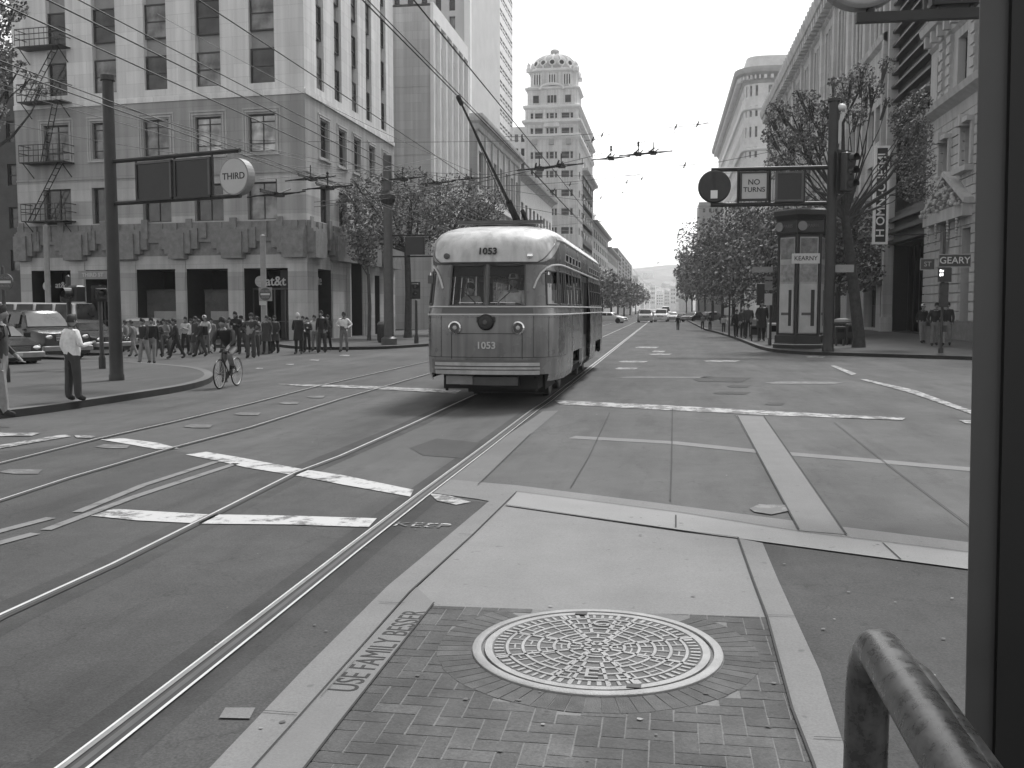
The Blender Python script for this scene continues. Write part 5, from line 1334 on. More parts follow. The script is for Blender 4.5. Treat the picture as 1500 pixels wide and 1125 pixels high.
a = MB(); a.tube([pt_-d_*.03, pt_+d_*.02], .045, black, 8); a.lathe([(.07, -.02), (.04, 0), (.07, .02)], pt_+Vector((0, 0, .03)), black, 12, 'X'); a.build('trolley_shoe', T)
a = MB(); a.tube([pt_-d_*.1, pb_+d_*.35+Vector((.05, .3, -.4)), pb_+Vector((.0, 1.5, -.1))], .008, black, 4); a.build('trolley_rope', T)
for side in (1, -1):
    a = MB(); 
    p_ = S(1.25, 2.5, side, 0); q_ = p_+Vector((side*.10, -.08, .02)); a.tube([p_, q_, q_+Vector((0, 0, -.05))], .009, chrome, 6); a.box(q_.x-.05, q_.x+.05, q_.y-.015, q_.y+.015, q_.z-.20, q_.z-.05, dgrey); a.build('mirror', T)
# inside: floor, seats seen as dark shapes
def seat(mb):
    mb.box(XC-1.15, XC+1.15, CY+.5, CY+CL-.6, .70, .78, under)
    for k in range(12):
        y_ = CY+2.2+k*.9
        for s_ in (-.75, .75): mb.box(XC+s_-.4, XC+s_+.4, y_, y_+.08, 1.2, 1.85, dgrey)
    mb.box(XC-.9, XC+.9, CY+.35, CY+.5, 1.1, 1.84, dgrey); mb.box(XC-1.2, XC+1.2, CY+2.0, CY+2.06, 2.5, 2.9, under)
    mb.tube([(XC-.3, CY+1.5, .8), (XC-.3, CY+1.5, 3.1)], .02, lgrey, 6)
part('interior', T, seat)
# ================================================================ PEOPLE
skin_m = [mat('skin_light', .38, .6, .05), mat('skin_mid', .22, .6, .05), mat('skin_dark', .10, .6, .05)]
CL_ = {k: mat('cloth_%s' % k, v, .9, .18, 9, .3, 40) for k, v in dict(black=.02, charcoal=.045, dark=.05, mid=.17, tan=.22, light=.42, white=.66, denim=.06).items()}
hair_m = mat('hair_dark', .02, .7); hair_g = mat('hair_grey', .5, .8); hair_b = mat('hair_brown', .05, .7)
def person(loc, H, head_deg, label, shirt='dark', pants='denim', skin=1, hair=hair_m, stride=0.0, arms='down', coat=None, bag=None, cap=None, group=None, long_hair=False, pose=None, fingers=False, stout=1.0, side=0, cat='person'):
    """heading 0 looks towards +Y; one skinned body mesh with cloth regions, hair and extras as children"""
    k = H/1.75; J = {}
    def P(x, y, z): return Vector((x*k, y*k, z*k))
    J['pel'] = P(0, 0, .95); J['sp'] = P(0, .01, 1.13); J['ch'] = P(0, .0, 1.32); J['nk'] = P(0, 0, 1.47); J['hd0'] = P(0, .015, 1.53); J['hd'] = P(0, .02, 1.66)
    for s, nm in ((-1, 'L'), (1, 'R')):
        st = stride*s
        J['hip'+nm] = P(.095*s, 0, .90); J['kn'+nm] = P(.105*s, st*.22+.03*abs(stride), .50+.02*abs(stride)); J['an'+nm] = P(.10*s, st*.42-(.10*abs(stride) if st < 0 else 0), .09+(.07*abs(stride) if st < 0 else 0)); J['to'+nm] = J['an'+nm]+P(.02*s, .16, -.045-(.05*abs(stride) if st < 0 else 0))
        J['sh'+nm] = P(.185*s, 0, 1.42)
        if arms == 'down' or arms == 'swing':
            sw = -stride*s*.5 if arms == 'swing' else 0
            J['el'+nm] = P(.235*s, sw*.25-.02, 1.15); J['wr'+nm] = P(.245*s, sw*.6+.08, .91)
        elif arms == 'front' or (arms == 'phone' and s == 1):
            J['el'+nm] = P(.24*s, .02, 1.15); J['wr'+nm] = P(.10*s, .27, 1.17)
        elif arms == 'phone': J['el'+nm] = P(.25*s, -.04, 1.15); J['wr'+nm] = P(.22*s, .06, .95)
        elif arms == 'hips': J['el'+nm] = P(.36*s, -.05, 1.2); J['wr'+nm] = P(.2*s, .04, 1.03)
        elif arms == 'bars': J['el'+nm] = P(.25*s, .20, 1.17); J['wr'+nm] = P(.23*s, .42, 1.05)
        J['ha'+nm] = J['wr'+nm]+(J['wr'+nm]-J['el'+nm]).normalized()*.085*k
    if not pose:
        lx, ly = random.uniform(-.03, .03), random.uniform(-.03, .05)
        for a_ in J:
            hgt = max(0, J[a_].z/k-.95); J[a_] += P(lx*hgt*1.6, ly*hgt*1.6, 0)
        for nm in 'LR':
            J['el'+nm] += P(random.uniform(-.03, .03), random.uniform(-.06, .06), random.uniform(-.02, .03)); J['wr'+nm] += P(random.uniform(-.05, .05), random.uniform(-.06, .12), random.uniform(-.03, .12)); J['sh'+nm] += P(0, 0, random.uniform(-.02, .02))
            J['ha'+nm] = J['wr'+nm]+(J['wr'+nm]-J['el'+nm]).normalized()*.085*k
        J['hd'] += P(random.uniform(-.02, .02), random.uniform(0, .04), random.uniform(-.02, 0))
    if pose: 
        for a_, b_ in pose.items(): J[a_] = P(*b_)
        for nm in 'LR': J['ha'+nm] = J['wr'+nm]+(J['wr'+nm]-J['el'+nm]).normalized()*.085*k
    E = [('pel', 'sp'), ('sp', 'ch'), ('ch', 'nk'), ('nk', 'hd0')]
    for nm in 'LR': E += [('pel', 'hip'+nm), ('hip'+nm, 'kn'+nm), ('kn'+nm, 'an'+nm), ('an'+nm, 'to'+nm), ('ch', 'sh'+nm), ('sh'+nm, 'el'+nm), ('el'+nm, 'wr'+nm), ('wr'+nm, 'ha'+nm)]
    RD = dict(pel=(.155*stout, .115*stout), sp=(.158*stout, .12*stout), ch=(.175, .125), nk=(.062, .062), hd0=(.055, .058), hip=(.108, .105), kn=(.080, .080), an=(.066, .066), to=(.045, .038), sh=(.078, .074), el=(.060, .060), wr=(.036, .036), ha=(.040, .022))
    if pants in ('light', 'denim', 'charcoal'): RD['kn'] = (.088, .088); RD['an'] = (.078, .078)
    names = list(J); 
    names.remove('hd')
    # fingers
    if fingers:
        for nm in 'LR':
            d = (J['ha'+nm]-J['wr'+nm]).normalized(); side_ = d.cross(Vector((0, 1, 0)) if abs(d.y) < .8 else Vector((0, 0, 1))).normalized()
            curl = side_.cross(d)
            for q in range(4):
                a_ = J['ha'+nm]+side_*(q-1.5)*.021*k; ln = (.075, .085, .080, .062)[q]*k
                J['f%d%s' % (q, nm)] = a_+d*ln*.55; J['g%d%s' % (q, nm)] = a_+d*ln*.9+curl*ln*.3; names += ['f%d%s' % (q, nm), 'g%d%s' % (q, nm)]; E += [('ha'+nm, 'f%d%s' % (q, nm)), ('f%d%s' % (q, nm), 'g%d%s' % (q, nm))]
            J['t'+nm] = J['wr'+nm]+d*.05*k+side_*.055*k*(1 if nm == 'L' else -1); names += ['t'+nm]; E += [('wr'+nm, 't'+nm)]
    me = bpy.data.meshes.new('skel'); me.from_pydata([J[q] for q in names], [(names.index(a_), names.index(b_)) for a_, b_ in E], []); me.update()
    ob = bpy.data.objects.new('skel', me); COL.objects.link(ob)
    md = ob.modifiers.new('s', 'SKIN'); md.use_smooth_shade = True
    for q, nm in enumerate(names):
        base = nm[:-1] if nm[-1] in 'LR' and nm not in J.keys()-set() else nm
        base = nm.rstrip('LR') if nm not in ('pel', 'sp', 'ch', 'nk', 'hd0') else nm
        r = RD.get(base, (.0095, .0095))
        me.skin_vertices[0].data[q].radius = (r[0]*k, r[1]*k); me.skin_vertices[0].data[q].use_root = (nm == 'pel')
    sb = ob.modifiers.new('b', 'SUBSURF'); sb.levels = 1; sb.render_levels = 1
    dg = bpy.context.evaluated_depsgraph_get(); m2 = bpy.data.meshes.new_from_object(ob.evaluated_get(dg)); bpy.data.objects.remove(ob)
    sk = skin_m[skin]; shoe = CL_['black'] if pants != 'black' else CL_['charcoal']
    mats = [CL_[shirt], CL_[pants], sk, shoe]
    mb = MB(); mb.X = None
    segs = []
    for a_, b_ in E:
        if a_.startswith('an'): c_ = 3
        elif a_[:3] in ('hip', 'knL', 'knR') or b_[:3] == 'hip': c_ = 1
        elif a_[0] in 'wfgt' or b_[:2] == 'ha' or a_[:2] == 'ha' or b_[0] == 't' and b_[:2] != 'to': c_ = 2
        elif (a_, b_) in (('nk', 'hd0'),): c_ = 2
        else: c_ = 0
        segs.append((J[a_], J[b_], c_))
    def near(p):
        best = 9; bc = 0
        for a_, b_, c_ in segs:
            d = b_-a_; t_ = max(0, min(1, (p-a_).dot(d)/max(d.length_squared, 1e-9))); r_ = (p-(a_+d*t_)).length-(.03 if c_ == 2 and t_ > .0 else 0)
            if r_ < best: best = r_; bc = c_
        if bc == 1 and p.z > J['pel'].z+.03*k and not pose: bc = 0
        return bc
    vs = [v.co.copy() for v in m2.vertices]; mats_i = [mb.mi(q) for q in mats]
    mb.v = vs
    for f in m2.polygons: mb.f.append(tuple(f.vertices)); mb.m.append(mats_i[near(f.center)])
    bpy.data.meshes.remove(m2); 
    # head with brow, nose, chin, ears
    hc = J['hd']; rg = []; seg = 12
    for i in range(11):
        t_ = math.pi*i/10-math.pi/2; row = []
        for q in range(seg):
            a_ = 2*math.pi*q/seg; x, y, z = math.cos(t_)*math.cos(a_)*.078, math.cos(t_)*math.sin(a_)*.098, math.sin(t_)*.125
            if z < -.02: x *= 1-.9*(-z-.02)/.12*.5; y = y*(1-.12*(-z)/.12)+(.012 if y > 0 else 0.01)
            if y > 0 and q == 3:
                if i in (4,): y += .026
                if i == 5: y += .012
                if i == 6: y -= .002
            if y > 0 and q in (2, 4) and i == 6: y -= .012
            if q in (0, 6) and i in (4, 5): x *= 1.22
            row.append(hc+Vector((x, y, z))*k)
        rg.append(row)
    mb.loft(rg, sk, True, True)
    for s in (-1, 1): mb.ball(hc+Vector((.028*s, .083, .018))*k, .011*k, CL_['black'], 6, 4)
    mb.box(hc.x-.022*k, hc.x+.022*k, hc.y+.088*k, hc.y+.093*k, hc.z-.062*k, hc.z-.055*k, skin_m[min(skin+1, 2)])
    rot = Matrix.Rotation(R(head_deg), 4, 'Z'); loc = Vector(loc)
    root = empty('person', loc, label, cat, group)
    for i_, p in enumerate(mb.v): mb.v[i_] = rot @ p
    b = mb.build('body', root, smooth=True, local=True)
    def child(nm, fn, smooth=True):
        c = MB(); fn(c)
        for i_, p in enumerate(c.v): c.v[i_] = rot @ p
        return c.build(nm, root, smooth=smooth, local=True)
    def hairf(c):
        rg = []
        for i in range(4, 11):
            t_ = math.pi*i/10-math.pi/2; row = []
            for q in range(16):
                a_ = 2*math.pi*q/16; y = math.sin(a_); f_ = 1.12
                lift = max(0, y)*.055*(1 if i < 8 else .2)
                row.append(hc+Vector((math.cos(t_)*math.cos(a_)*.080*f_, math.cos(t_)*y*.100*f_-.010, math.sin(t_)*.130*1.06+lift+(.004 if i == 4 else 0)))*k)
            rg.append(row)
        c.loft(rg, hair, True, True)
        if long_hair: c.ball(hc+Vector((0, -.055, -.09))*k, .10*k, hair, 10, 6, 1, .6, 1.5)
    if hair: child('hair', hairf)
    if cap: child('cap', lambda c: (c.lathe([(.098*k, .035*k), (.10*k, .06*k), (.085*k, .125*k), (.02*k, .15*k)], hc+Vector((0, -.005, 0)), CL_[cap], 14), c.box(hc.x-.06*k, hc.x+.06*k, hc.y+.07*k, hc.y+.17*k, hc.z+.04*k, hc.z+.055*k, CL_[cap])))
    if coat:
        def cf_(c):
            rg = []
            for z, rx, ry in ((1.40, .20, .14), (1.25, .205, .15), (1.02, .19, .15), (.85, .215, .175), (.60, .235, .2+abs(stride)*.1)):
                rg.append([P(rx*math.cos(2*math.pi*q/16), ry*math.sin(2*math.pi*q/16)+.0, z+.01*math.sin(q*2.3)) for q in range(16)])
            c.loft(rg, CL_[coat], False, False)
        child('coat', cf_)
    if bag == 'back': child('backpack', lambda c: (c.bev(-.16*k, .16*k, -.33*k, -.10*k, 1.02*k, 1.46*k, .04*k, CL_['black']), [c.tube([P(.1*s, -.1, 1.45), P(.12*s, .1, 1.44), P(.13*s, .13, 1.3), P(.14*s, -.1, 1.1)], .018*k, CL_['black'], 5) for s in (-1, 1)]))
    if bag == 'shoulder': child('shoulder_bag', lambda c: (c.bev(.20*k, .32*k, -.17*k, .17*k, .82*k, 1.05*k, .03*k, CL_['black']), c.tube([P(.26, -.1, 1.05), P(.16, -.02, 1.48), P(.26, .1, 1.05)], .012*k, CL_['black'], 5)))
    if bag == 'carry': child('carrier_bag', lambda c: (c.bev(J['haR'].x-.05*k, J['haR'].x+.05*k, J['haR'].y-.14*k, J['haR'].y+.14*k, J['haR'].z-.42*k, J['haR'].z-.08*k, .02*k, CL_['light']), c.tube([J['haR']+P(0, -.08, -.08), J['haR'], J['haR']+P(0, .08, -.08)], .008*k, CL_['light'], 5)))
    return root
def pp(px, py_feet, py_head, *a, zg=0.0, **kw):
    p = G(px, py_feet, zg); Y = p.y; H = AY(px, py_head, Y).z-zg
    return person(p, H, *a, **kw)
# the man at the kerb, back half turned, and the edge figure with a pack
pp(108, 588, 463, -25, 'man in a white long sleeved shirt and dark trousers standing at the left kerb', 'white', 'charcoal', 1, zg=.13, arms='phone', fingers=True, stride=.10, stout=1.12)
pp(3, 612, 449, -70, 'person cut by the left photo edge wearing a black pack and tan trousers', 'charcoal', 'tan', 1, zg=.13, bag='back', fingers=True, stride=.2, arms='swing')
# the crowd crossing the side street
g1 = 'people crossing the street on the left'
crowd = [
 (212, 534, 467, 160, 'person in a bulky black jacket and wide tan trousers nearest in the crossing crowd', dict(shirt='black', pants='tan', stride=.35, stout=1.25, arms='swing', group=g1)),
 (223, 533, 466, 200, 'broad person in black coat and tan trousers beside the other wide trousered walker', dict(shirt='black', pants='tan', stride=-.35, stout=1.25, arms='swing', bag='back', group=g1)),
 (196, 523, 470, 90, 'walker in grey jacket left of the two in wide tan trousers', dict(shirt='mid', pants='tan', stride=.5, arms='swing', group=g1)),
 (243, 521, 468, 170, 'walker in grey top and dark jeans right behind the wide trousered pair', dict(shirt='mid', pants='denim', stride=.3, arms='front', group=g1)),
 (259, 526, 467, 120, 'walker all in black with a long stride and a shoulder bag', dict(shirt='black', pants='black', stride=.65, arms='swing', bag='shoulder', group=g1)),
 (272, 519, 465, 180, 'person in a whitish jacket half hidden behind the walker in black', dict(shirt='light', pants='black', stride=.2, arms='front', group=g1)),
 (287, 521, 464, 150, 'person in dark coat with light trousers left of the cyclist', dict(shirt='charcoal', pants='mid', stride=.4, arms='swing', coat='charcoal', group=g1)),
 (302, 519, 463, 190, 'tall person in a pale shirt and white cap behind the cyclist', dict(shirt='light', pants='mid', stride=.3, arms='down', cap='white', group=g1)),
 (330, 517, 466, 170, 'walker in mid grey jacket right behind the cyclist shoulder', dict(shirt='mid', pants='charcoal', stride=.4, arms='swing', group=g1)),
 (347, 520, 457, 180, 'person in black with bushy hair raising a light phone right of the cyclist', dict(shirt='black', pants='black', stride=.15, arms='front', long_hair=True, group=g1)),
 (368, 525, 460, 185, 'person in dark top and blue jeans wearing a cap, in front of the shop entrance', dict(shirt='charcoal', pants='denim', stride=.2, arms='hips', cap='dark', group=g1)),
 (379, 517, 464, 150, 'walker in patterned light top just behind the capped person', dict(shirt='mid', pants='charcoal', stride=.5, arms='swing', group=g1)),
 (391, 519, 463, 180, 'person in long dark coat left of the shop doorway pair', dict(shirt='charcoal', pants='black', stride=.2, coat='charcoal', group=g1)),
 (403, 518, 463, 175, 'person in long brown grey coat right of the first long coated walker', dict(shirt='dark', pants='charcoal', stride=.25, coat='dark', long_hair=True, group=g1)),
 (438, 519, 459, 180, 'white haired man in a knee length black coat facing the camera', dict(shirt='black', pants='black', hair=hair_g, stride=.15, coat='black', skin=0, group=g1)),
 (450, 517, 465, 185, 'shorter person in dark clothes at the white haired man side', dict(shirt='charcoal', pants='black', stride=.2, arms='front', skin=0, group=g1)),
 (462, 515, 462, 180, 'person with pale scarf and dark coat between white haired man and dark suited man', dict(shirt='light', pants='mid', stride=.1, arms='down', group=g1)),
 (472, 517, 456, 180, 'tall man in open black jacket over grey shirt with white shoes', dict(shirt='black', pants='charcoal', stride=.25, arms='down', bag='back', group=g1)),
 (504, 516, 458, 178, 'man in a white shirt and light trousers walking alone left of the lamp post', dict(shirt='white', pants='mid', stride=.3, arms='hips', hair=hair_m, skin=2, group=g1)),
]
crowd += [
 (233, 524, 470, 175, 'person in dark hooded top squeezed behind the wide trousered pair', dict(shirt='charcoal', pants='denim', stride=.3, arms='front', group=g1)),
 (252, 518, 469, 95, 'person in profile with a pale bag behind the walker in black', dict(shirt='dark', pants='mid', stride=.5, arms='swing', bag='carry', group=g1)),
 (280, 518, 468, 185, 'short haired person in white top deep in the crowd left of the cyclist', dict(shirt='white', pants='denim', stride=.2, arms='down', group=g1)),
 (294, 523, 468, 140, 'person in black carrying a pack close left of the cyclist', dict(shirt='black', pants='charcoal', stride=.5, arms='swing', bag='back', group=g1)),
 (311, 516, 467, 180, 'person in mid grey coat almost hidden behind the cyclist head', dict(shirt='mid', pants='black', stride=.2, coat='mid', group=g1)),
 (338, 515, 466, 200, 'person in tan jacket right behind the cyclist back', dict(shirt='tan', pants='black', stride=.3, arms='front', group=g1)),
 (355, 517, 463, 160, 'person in black hat and jacket close to the one with bushy hair', dict(shirt='black', pants='denim', stride=.4, arms='swing', cap='black', group=g1)),
 (375, 523, 466, 195, 'smaller person in grey beside the capped person in blue jeans', dict(shirt='mid', pants='denim', stride=.3, arms='front', long_hair=True, group=g1)),
 (397, 516, 466, 150, 'person in a pale scarf between the two long coats', dict(shirt='light', pants='black', stride=.3, arms='front', group=g1)),
 (444, 515, 464, 180, 'person just visible between the white haired man and his shorter companion', dict(shirt='dark', pants='black', stride=.2, group=g1)),
 (480, 514, 462, 170, 'person in dark jacket right behind the tall man with white shoes', dict(shirt='charcoal', pants='black', stride=.3, arms='front', group=g1)),
 (186, 516, 470, 100, 'person in grey at the left end of the crossing crowd by the pale sedan', dict(shirt='mid', pants='mid', stride=.4, arms='swing', group=g1))]
random.seed(77)
for (px, pf, ph, hd, lab, kw) in crowd: pp(px, pf, ph, hd, lab, **kw)
# right pavement
g2 = 'people on the right pavement'
for (px, pf, ph, hd, lab, kw) in [
 (1351, 503, 446, 190, 'person with a white cap and dark jacket walking by the ornate stone building', dict(shirt='black', pants='tan', cap='white', stride=.3, arms='swing', group=g2)),
 (1368, 507, 444, 175, 'person in black jacket and open pale scarf left of the right hand sign pole', dict(shirt='black', pants='mid', stride=.3, bag='shoulder', group=g2)),
 (1386, 507, 443, 160, 'person in black jacket right of the right hand sign pole with a bag', dict(shirt='black', pants='tan', stride=.45, arms='swing', bag='carry', group=g2)),
 (1115, 500, 441, 185, 'person in long black coat standing before the tall advertising kiosk', dict(shirt='black', pants='black', coat='black', stride=.1, group=g2)),
 (1096, 496, 446, 170, 'person in a dark jacket with light hair in the group by the kerb', dict(shirt='charcoal', pants='black', hair=hair_b, stride=.2, group=g2)),
 (1088, 495, 450, 190, 'shorter person with light scarf in the middle of the group by the kerb', dict(shirt='dark', pants='black', stride=.15, hair=hair_g, group=g2)),
 (1078, 494, 454, 200, 'person in black leftmost of the group by the kerb', dict(shirt='black', pants='black', stride=.15, bag='back', group=g2)),
 (1060, 487, 462, 180, 'small distant person under the right hand trees with light top', dict(shirt='light', pants='black', stride=.2, group=g2)),
 (1040, 484, 461, 180, 'small distant person in black under the right hand trees', dict(shirt='black', pants='black', stride=.2, group=g2)),
 (1029, 483, 461, 170, 'small distant person in grey farthest along the right kerb', dict(shirt='mid', pants='black', stride=.2, group=g2))]:
    pp(px, pf, ph, hd, lab, zg=.13, **kw)
pp(993, 484, 462, 5, 'lone person in black crossing the roadway far down the street', shirt='black', pants='black', stride=.3)
# driver and a passenger behind the windshield
sit = dict(pel=(0, 0, .95), hipL=(-.1, 0, .90), hipR=(.1, 0, .90), knL=(-.13, .42, .93), knR=(.13, .42, .93), anL=(-.13, .46, .50), anR=(.13, .46, .50), toL=(-.13, .62, .46), toR=(.13, .62, .46), elL=(-.27, .15, 1.17), elR=(.27, .15, 1.17), wrL=(-.18, .40, 1.20), wrR=(.18, .40, 1.20))
person((XC+.36, CY+1.0, .78-.06), 1.75, 180, 'driver in a pale shirt and cap seated behind the right half of the streetcar windshield', 'white', 'black', 1, pose=sit, cap='light', fingers=True)
person((XC-.50, CY+1.15, .78), 1.55, 160, 'passenger in a pale jacket standing behind the left half of the streetcar windshield', 'light', 'black', 0, arms='front')
# ---------------------------------------------------------------- cyclist
pf_, pr_ = G(322, 570), G(346, 562); bd = (pr_-pf_); wb_ = 1.0
axis = Vector((math.sin(R(-2)), math.cos(R(-2)), 0)); fw = -axis   # riding towards the camera
Bc = empty('bicycle', (pf_-fw*0.5), 'dark road bicycle with drop handlebars ridden through the junction', 'bicycle')
M0 = Matrix.Translation(Bc.location) @ Matrix(((fw.y, fw.x, 0, 0), (-fw.x, fw.y, 0, 0), (0, 0, 1, 0), (0, 0, 0, 1)))  # local y = forward
def bp_(nm, fn, parent=None):
    a = MB(); a.X = M0; fn(a); return a.build(nm, parent or Bc, smooth=True)
def torus(mb, c, R_, r, m, n=28, seg=6):
    rg = []
    for k in range(n):
        a_ = 2*math.pi*k/n; rg.append([Vector(c)+Vector((r*math.sin(2*math.pi*j/seg), (R_+r*math.cos(2*math.pi*j/seg))*math.cos(a_), (R_+r*math.cos(2*math.pi*j/seg))*math.sin(a_))) for j in range(seg)])
    rg.append(rg[0]); mb.loft(rg, m)
Rw = .33
for y_ in (.5, -.5):
    wh_ = bp_('wheel', lambda a: (torus(a, (0, y_, Rw+.015), Rw-.02, .012, lgrey), [a.tube([(0, y_, Rw+.015), (0, y_+(Rw-.02)*math.cos(q*math.pi/8), Rw+.015+(Rw-.02)*math.sin(q*math.pi/8))], .003, lgrey, 3) for q in range(16)], a.lathe([(.02, -.04), (.02, .04)], (0, y_, Rw+.015), dgrey, 8, 'X')))
    bp_('tyre', lambda a: torus(a, (0, y_, Rw+.015), Rw, .017, black), wh_)
bp_('frame', lambda a: [a.tube(q, .016, dark, 6) for q in ([(0, -.08, .29), (0, -.17, .80)], [(0, -.08, .29), (0, .33, .72)], [(0, -.17, .76), (0, .31, .84)], [(0, .30, .92), (0, .36, .62), (0, .5, .345)], [(0, -.5, .345), (0, -.08, .29)], [(0, -.5, .345), (0, -.17, .76)])])
bp_('handlebar', lambda a: [a.tube([(0, .30, .92), (0, .38, .95)], .014, chrome, 6), a.tube([(-.21, .40, .83), (-.21, .48, .86), (-.21, .47, .94), (-.20, .40, .96), (.20, .40, .96), (.21, .47, .94), (.21, .48, .86), (.21, .40, .83)], .013, black, 6)])
bp_('saddle', lambda a: a.ball((0, -.19, .86), .12, black, 10, 6, .6, 1.15, .3))
bp_('crank', lambda a: (a.lathe([(.09, -.005), (.09, .005)], (.05, -.08, .29), dgrey, 16, 'X'), a.tube([(.07, -.08, .29), (.07, -.08, .13)], .01, dgrey, 5), a.tube([(-.07, -.08, .29), (-.07, -.08, .45)], .01, dgrey, 5), a.box(.07, .15, -.12, -.04, .115, .135, black), a.box(-.15, -.07, -.12, -.04, .44, .46, black)))
ride = dict(pel=(0, -.17, .95), sp=(0, -.04, 1.11), ch=(0, .12, 1.27), nk=(0, .22, 1.39), hd0=(0, .25, 1.44), hd=(0, .28, 1.55), shL=(-.185, .14, 1.33), shR=(.185, .14, 1.33), elL=(-.25, .27, 1.10), elR=(.25, .27, 1.10), wrL=(-.21, .42, .985), wrR=(.21, .42, .985),
            hipL=(-.09, -.15, .92), hipR=(.09, -.15, .92), knL=(-.12, .20, .78), knR=(.12, .08, .56), anL=(-.11, -.02, .50), anR=(.11, -.06, .19), toL=(-.11, .12, .46), toR=(.11, .08, .145))
person(Bc.location, 1.72, math.degrees(math.atan2(-fw.x, fw.y)), 'cyclist in a black jacket and light shorts riding the dark bicycle', 'black', 'mid', 1, pose=ride, fingers=True)
# ================================================================ VEHICLES
car_g = {k: mat('car_paint_%s' % k, v, .25, .05, 1) for k, v in dict(white=.72, black=.02, dark=.05, mid=.2, silver=.42).items()}
tyre = mat('tyre', .015, .85); 
def vehicle(loc, heading, label, kind, paint, cat='car', group=None, roofpaint=None):
    """built nose towards -Y, then turned; heading 0 keeps the nose towards the camera"""
    shp = dict(sedan=(4.6, 1.78, [(0, .55), (.02, .72), (.9, .88), (1.05, .92), (1.75, 1.38), (3.1, 1.40), (3.85, .98), (4.55, .92), (4.6, .55)], (1.05, 3.85)),
               suv=(4.8, 1.9, [(0, .55), (.03, .95), (1.1, 1.10), (1.25, 1.14), (1.85, 1.76), (4.3, 1.80), (4.7, 1.15), (4.8, .6)], (1.25, 4.7)),
               van=(5.6, 2.0, [(0, .55), (.05, 1.05), (.7, 1.25), (.85, 1.32), (1.5, 2.20), (5.4, 2.30), (5.55, 1.3), (5.6, .6)], (.85, 5.55)),
               bus=(7.5, 2.2, [(0, .5), (.0, 1.0), (.05, 1.15), (.12, 1.2), (.35, 2.1), (7.3, 2.2), (7.45, 1.2), (7.5, .6)], (.12, 7.45)))[kind]
    Lc, W, pf, gh = shp; rt = empty('parked_car' if 0 else {'bus': 'minibus', 'van': 'van'}.get(kind, 'car'), loc, label, cat, group)
    ca, sa = math.cos(R(heading)), math.sin(R(heading)); X_ = Matrix.Translation(Vector(loc)) @ Matrix.Rotation(R(heading), 4, 'Z') @ Matrix.Translation((0, 0, 0))
    def pt(nm, fn, parent=None, smooth=False):
        a = MB(); a.X = X_; fn(a); return a.build(nm, parent or rt, smooth=smooth)
    belt = max(z for (y, z) in pf if y <= gh[0])+.0
    def bodyf(a):
        rg = []
        N_ = 26; ys = sorted({*[y for y, z in pf], *[Lc*k/N_ for k in range(N_+1)]})
        def topz(y):
            for (y0, z0), (y1, z1) in zip(pf, pf[1:]):
                if y0 <= y <= y1: return z0+(z1-z0)*((y-y0)/(y1-y0) if y1 > y0 else 1)
            return pf[-1][1]
        for y in ys:
            z = topz(y); zb_ = .22; e = min(y, Lc-y); wn = W/2*(1-.10*max(0, 1-e/.5)**2); g_ = max(0, z-belt); wt = wn-.05-.28*g_ if g_ > 0 else wn-.08
            zs = min(z, belt)
            rg.append([Vector((x, y, q)) for x, q in ((-wn*.93, zb_), (-wn, .5 if zs > .5 else zs*.9), (-wn*.985, zs*.93), (-wn+.08, zs), (-wt+.02, max(zs, z-.06)), (-wt*.82, z), (wt*.82, z), (wt-.02, max(zs, z-.06)), (wn-.08, zs), (wn*.985, zs*.93), (wn, .5 if zs > .5 else zs*.9), (wn*.93, zb_))])
        a.loft(rg, car_g[paint], True, True)
    pt('body', bodyf, smooth=True)
    tz = max(z for y, z in pf); g0 = next(y for y, z in pf if z > belt+.3); g1 = [y for y, z in pf if z > belt+.3][-1]
    def ws(a):
        w0, w1 = W/2-.14, W/2-.10-.28*(tz-belt); a.add([(-w0, gh[0]+.05, belt+.06), (w0, gh[0]+.05, belt+.06), (w1, g0-.03, tz-.10), (-w1, g0-.03, tz-.10)], [(0, 1, 2, 3)], gmid if paint != 'white' else gdark)
        for i in range(4): pass
    a = MB(); a.X = X_; w0, w1 = W/2-.14, W/2-.12-.28*(tz-belt); sl = (g0-gh[0])/(tz-belt); oy = -.03
    a.add([(-w0, gh[0]+.06*sl+oy, belt+.06), (w0, gh[0]+.06*sl+oy, belt+.06), (w1, g0-.12*sl+oy, tz-.12), (-w1, g0-.12*sl+oy, tz-.12)], [(0, 1, 2, 3)], gdark); a.build('windshield', rt)
    for s in (-1, 1):
        n_ = {'sedan': 2, 'suv': 3, 'van': 3, 'bus': 7}[kind]; ya, yb = g0-.15*sl, g1-.05
        for q in range(n_):
            y0 = ya+(yb-ya)*q/n_+.05; y1 = ya+(yb-ya)*(q+1)/n_-.03; x0 = s*(W/2-.045); x1 = s*(W/2-.05-.25*(tz-belt-.1))
            a = MB(); a.X = X_; a.add([(x0, y0, belt+.05), (x0, y1, belt+.05), (x1, y1-.03, tz-.14), (x1, y0+.06, tz-.14)], [(0, 1, 2, 3)], gdark); a.build('side_window', rt)
        pt('headlight', lambda a: a.ball((s*W*.36, .04, pf[1][1]*.88), .10, chrome, 8, 6, 1.6, .5, .8))
        pt('door_mirror', lambda a: a.box(min(s*W/2, s*(W/2+.18)), max(s*W/2, s*(W/2+.18)), gh[0]+.25, gh[0]+.35, belt, belt+.16, car_g[paint]))
        for y_ in (Lc*.18, Lc*.80):
            wl = pt('wheel', lambda a: a.lathe([(.01, -.1), (.2, -.08), (.2, .08), (.01, .1)], (s*(W/2-.10), y_, .33), lgrey, 14, 'X'))
            pt('tyre', lambda a: a.lathe([(.2, -.11), (.32, -.11), (.34, -.07), (.34, .07), (.32, .11), (.2, .11)], (s*(W/2-.10), y_, .34), tyre, 18, 'X'), wl)
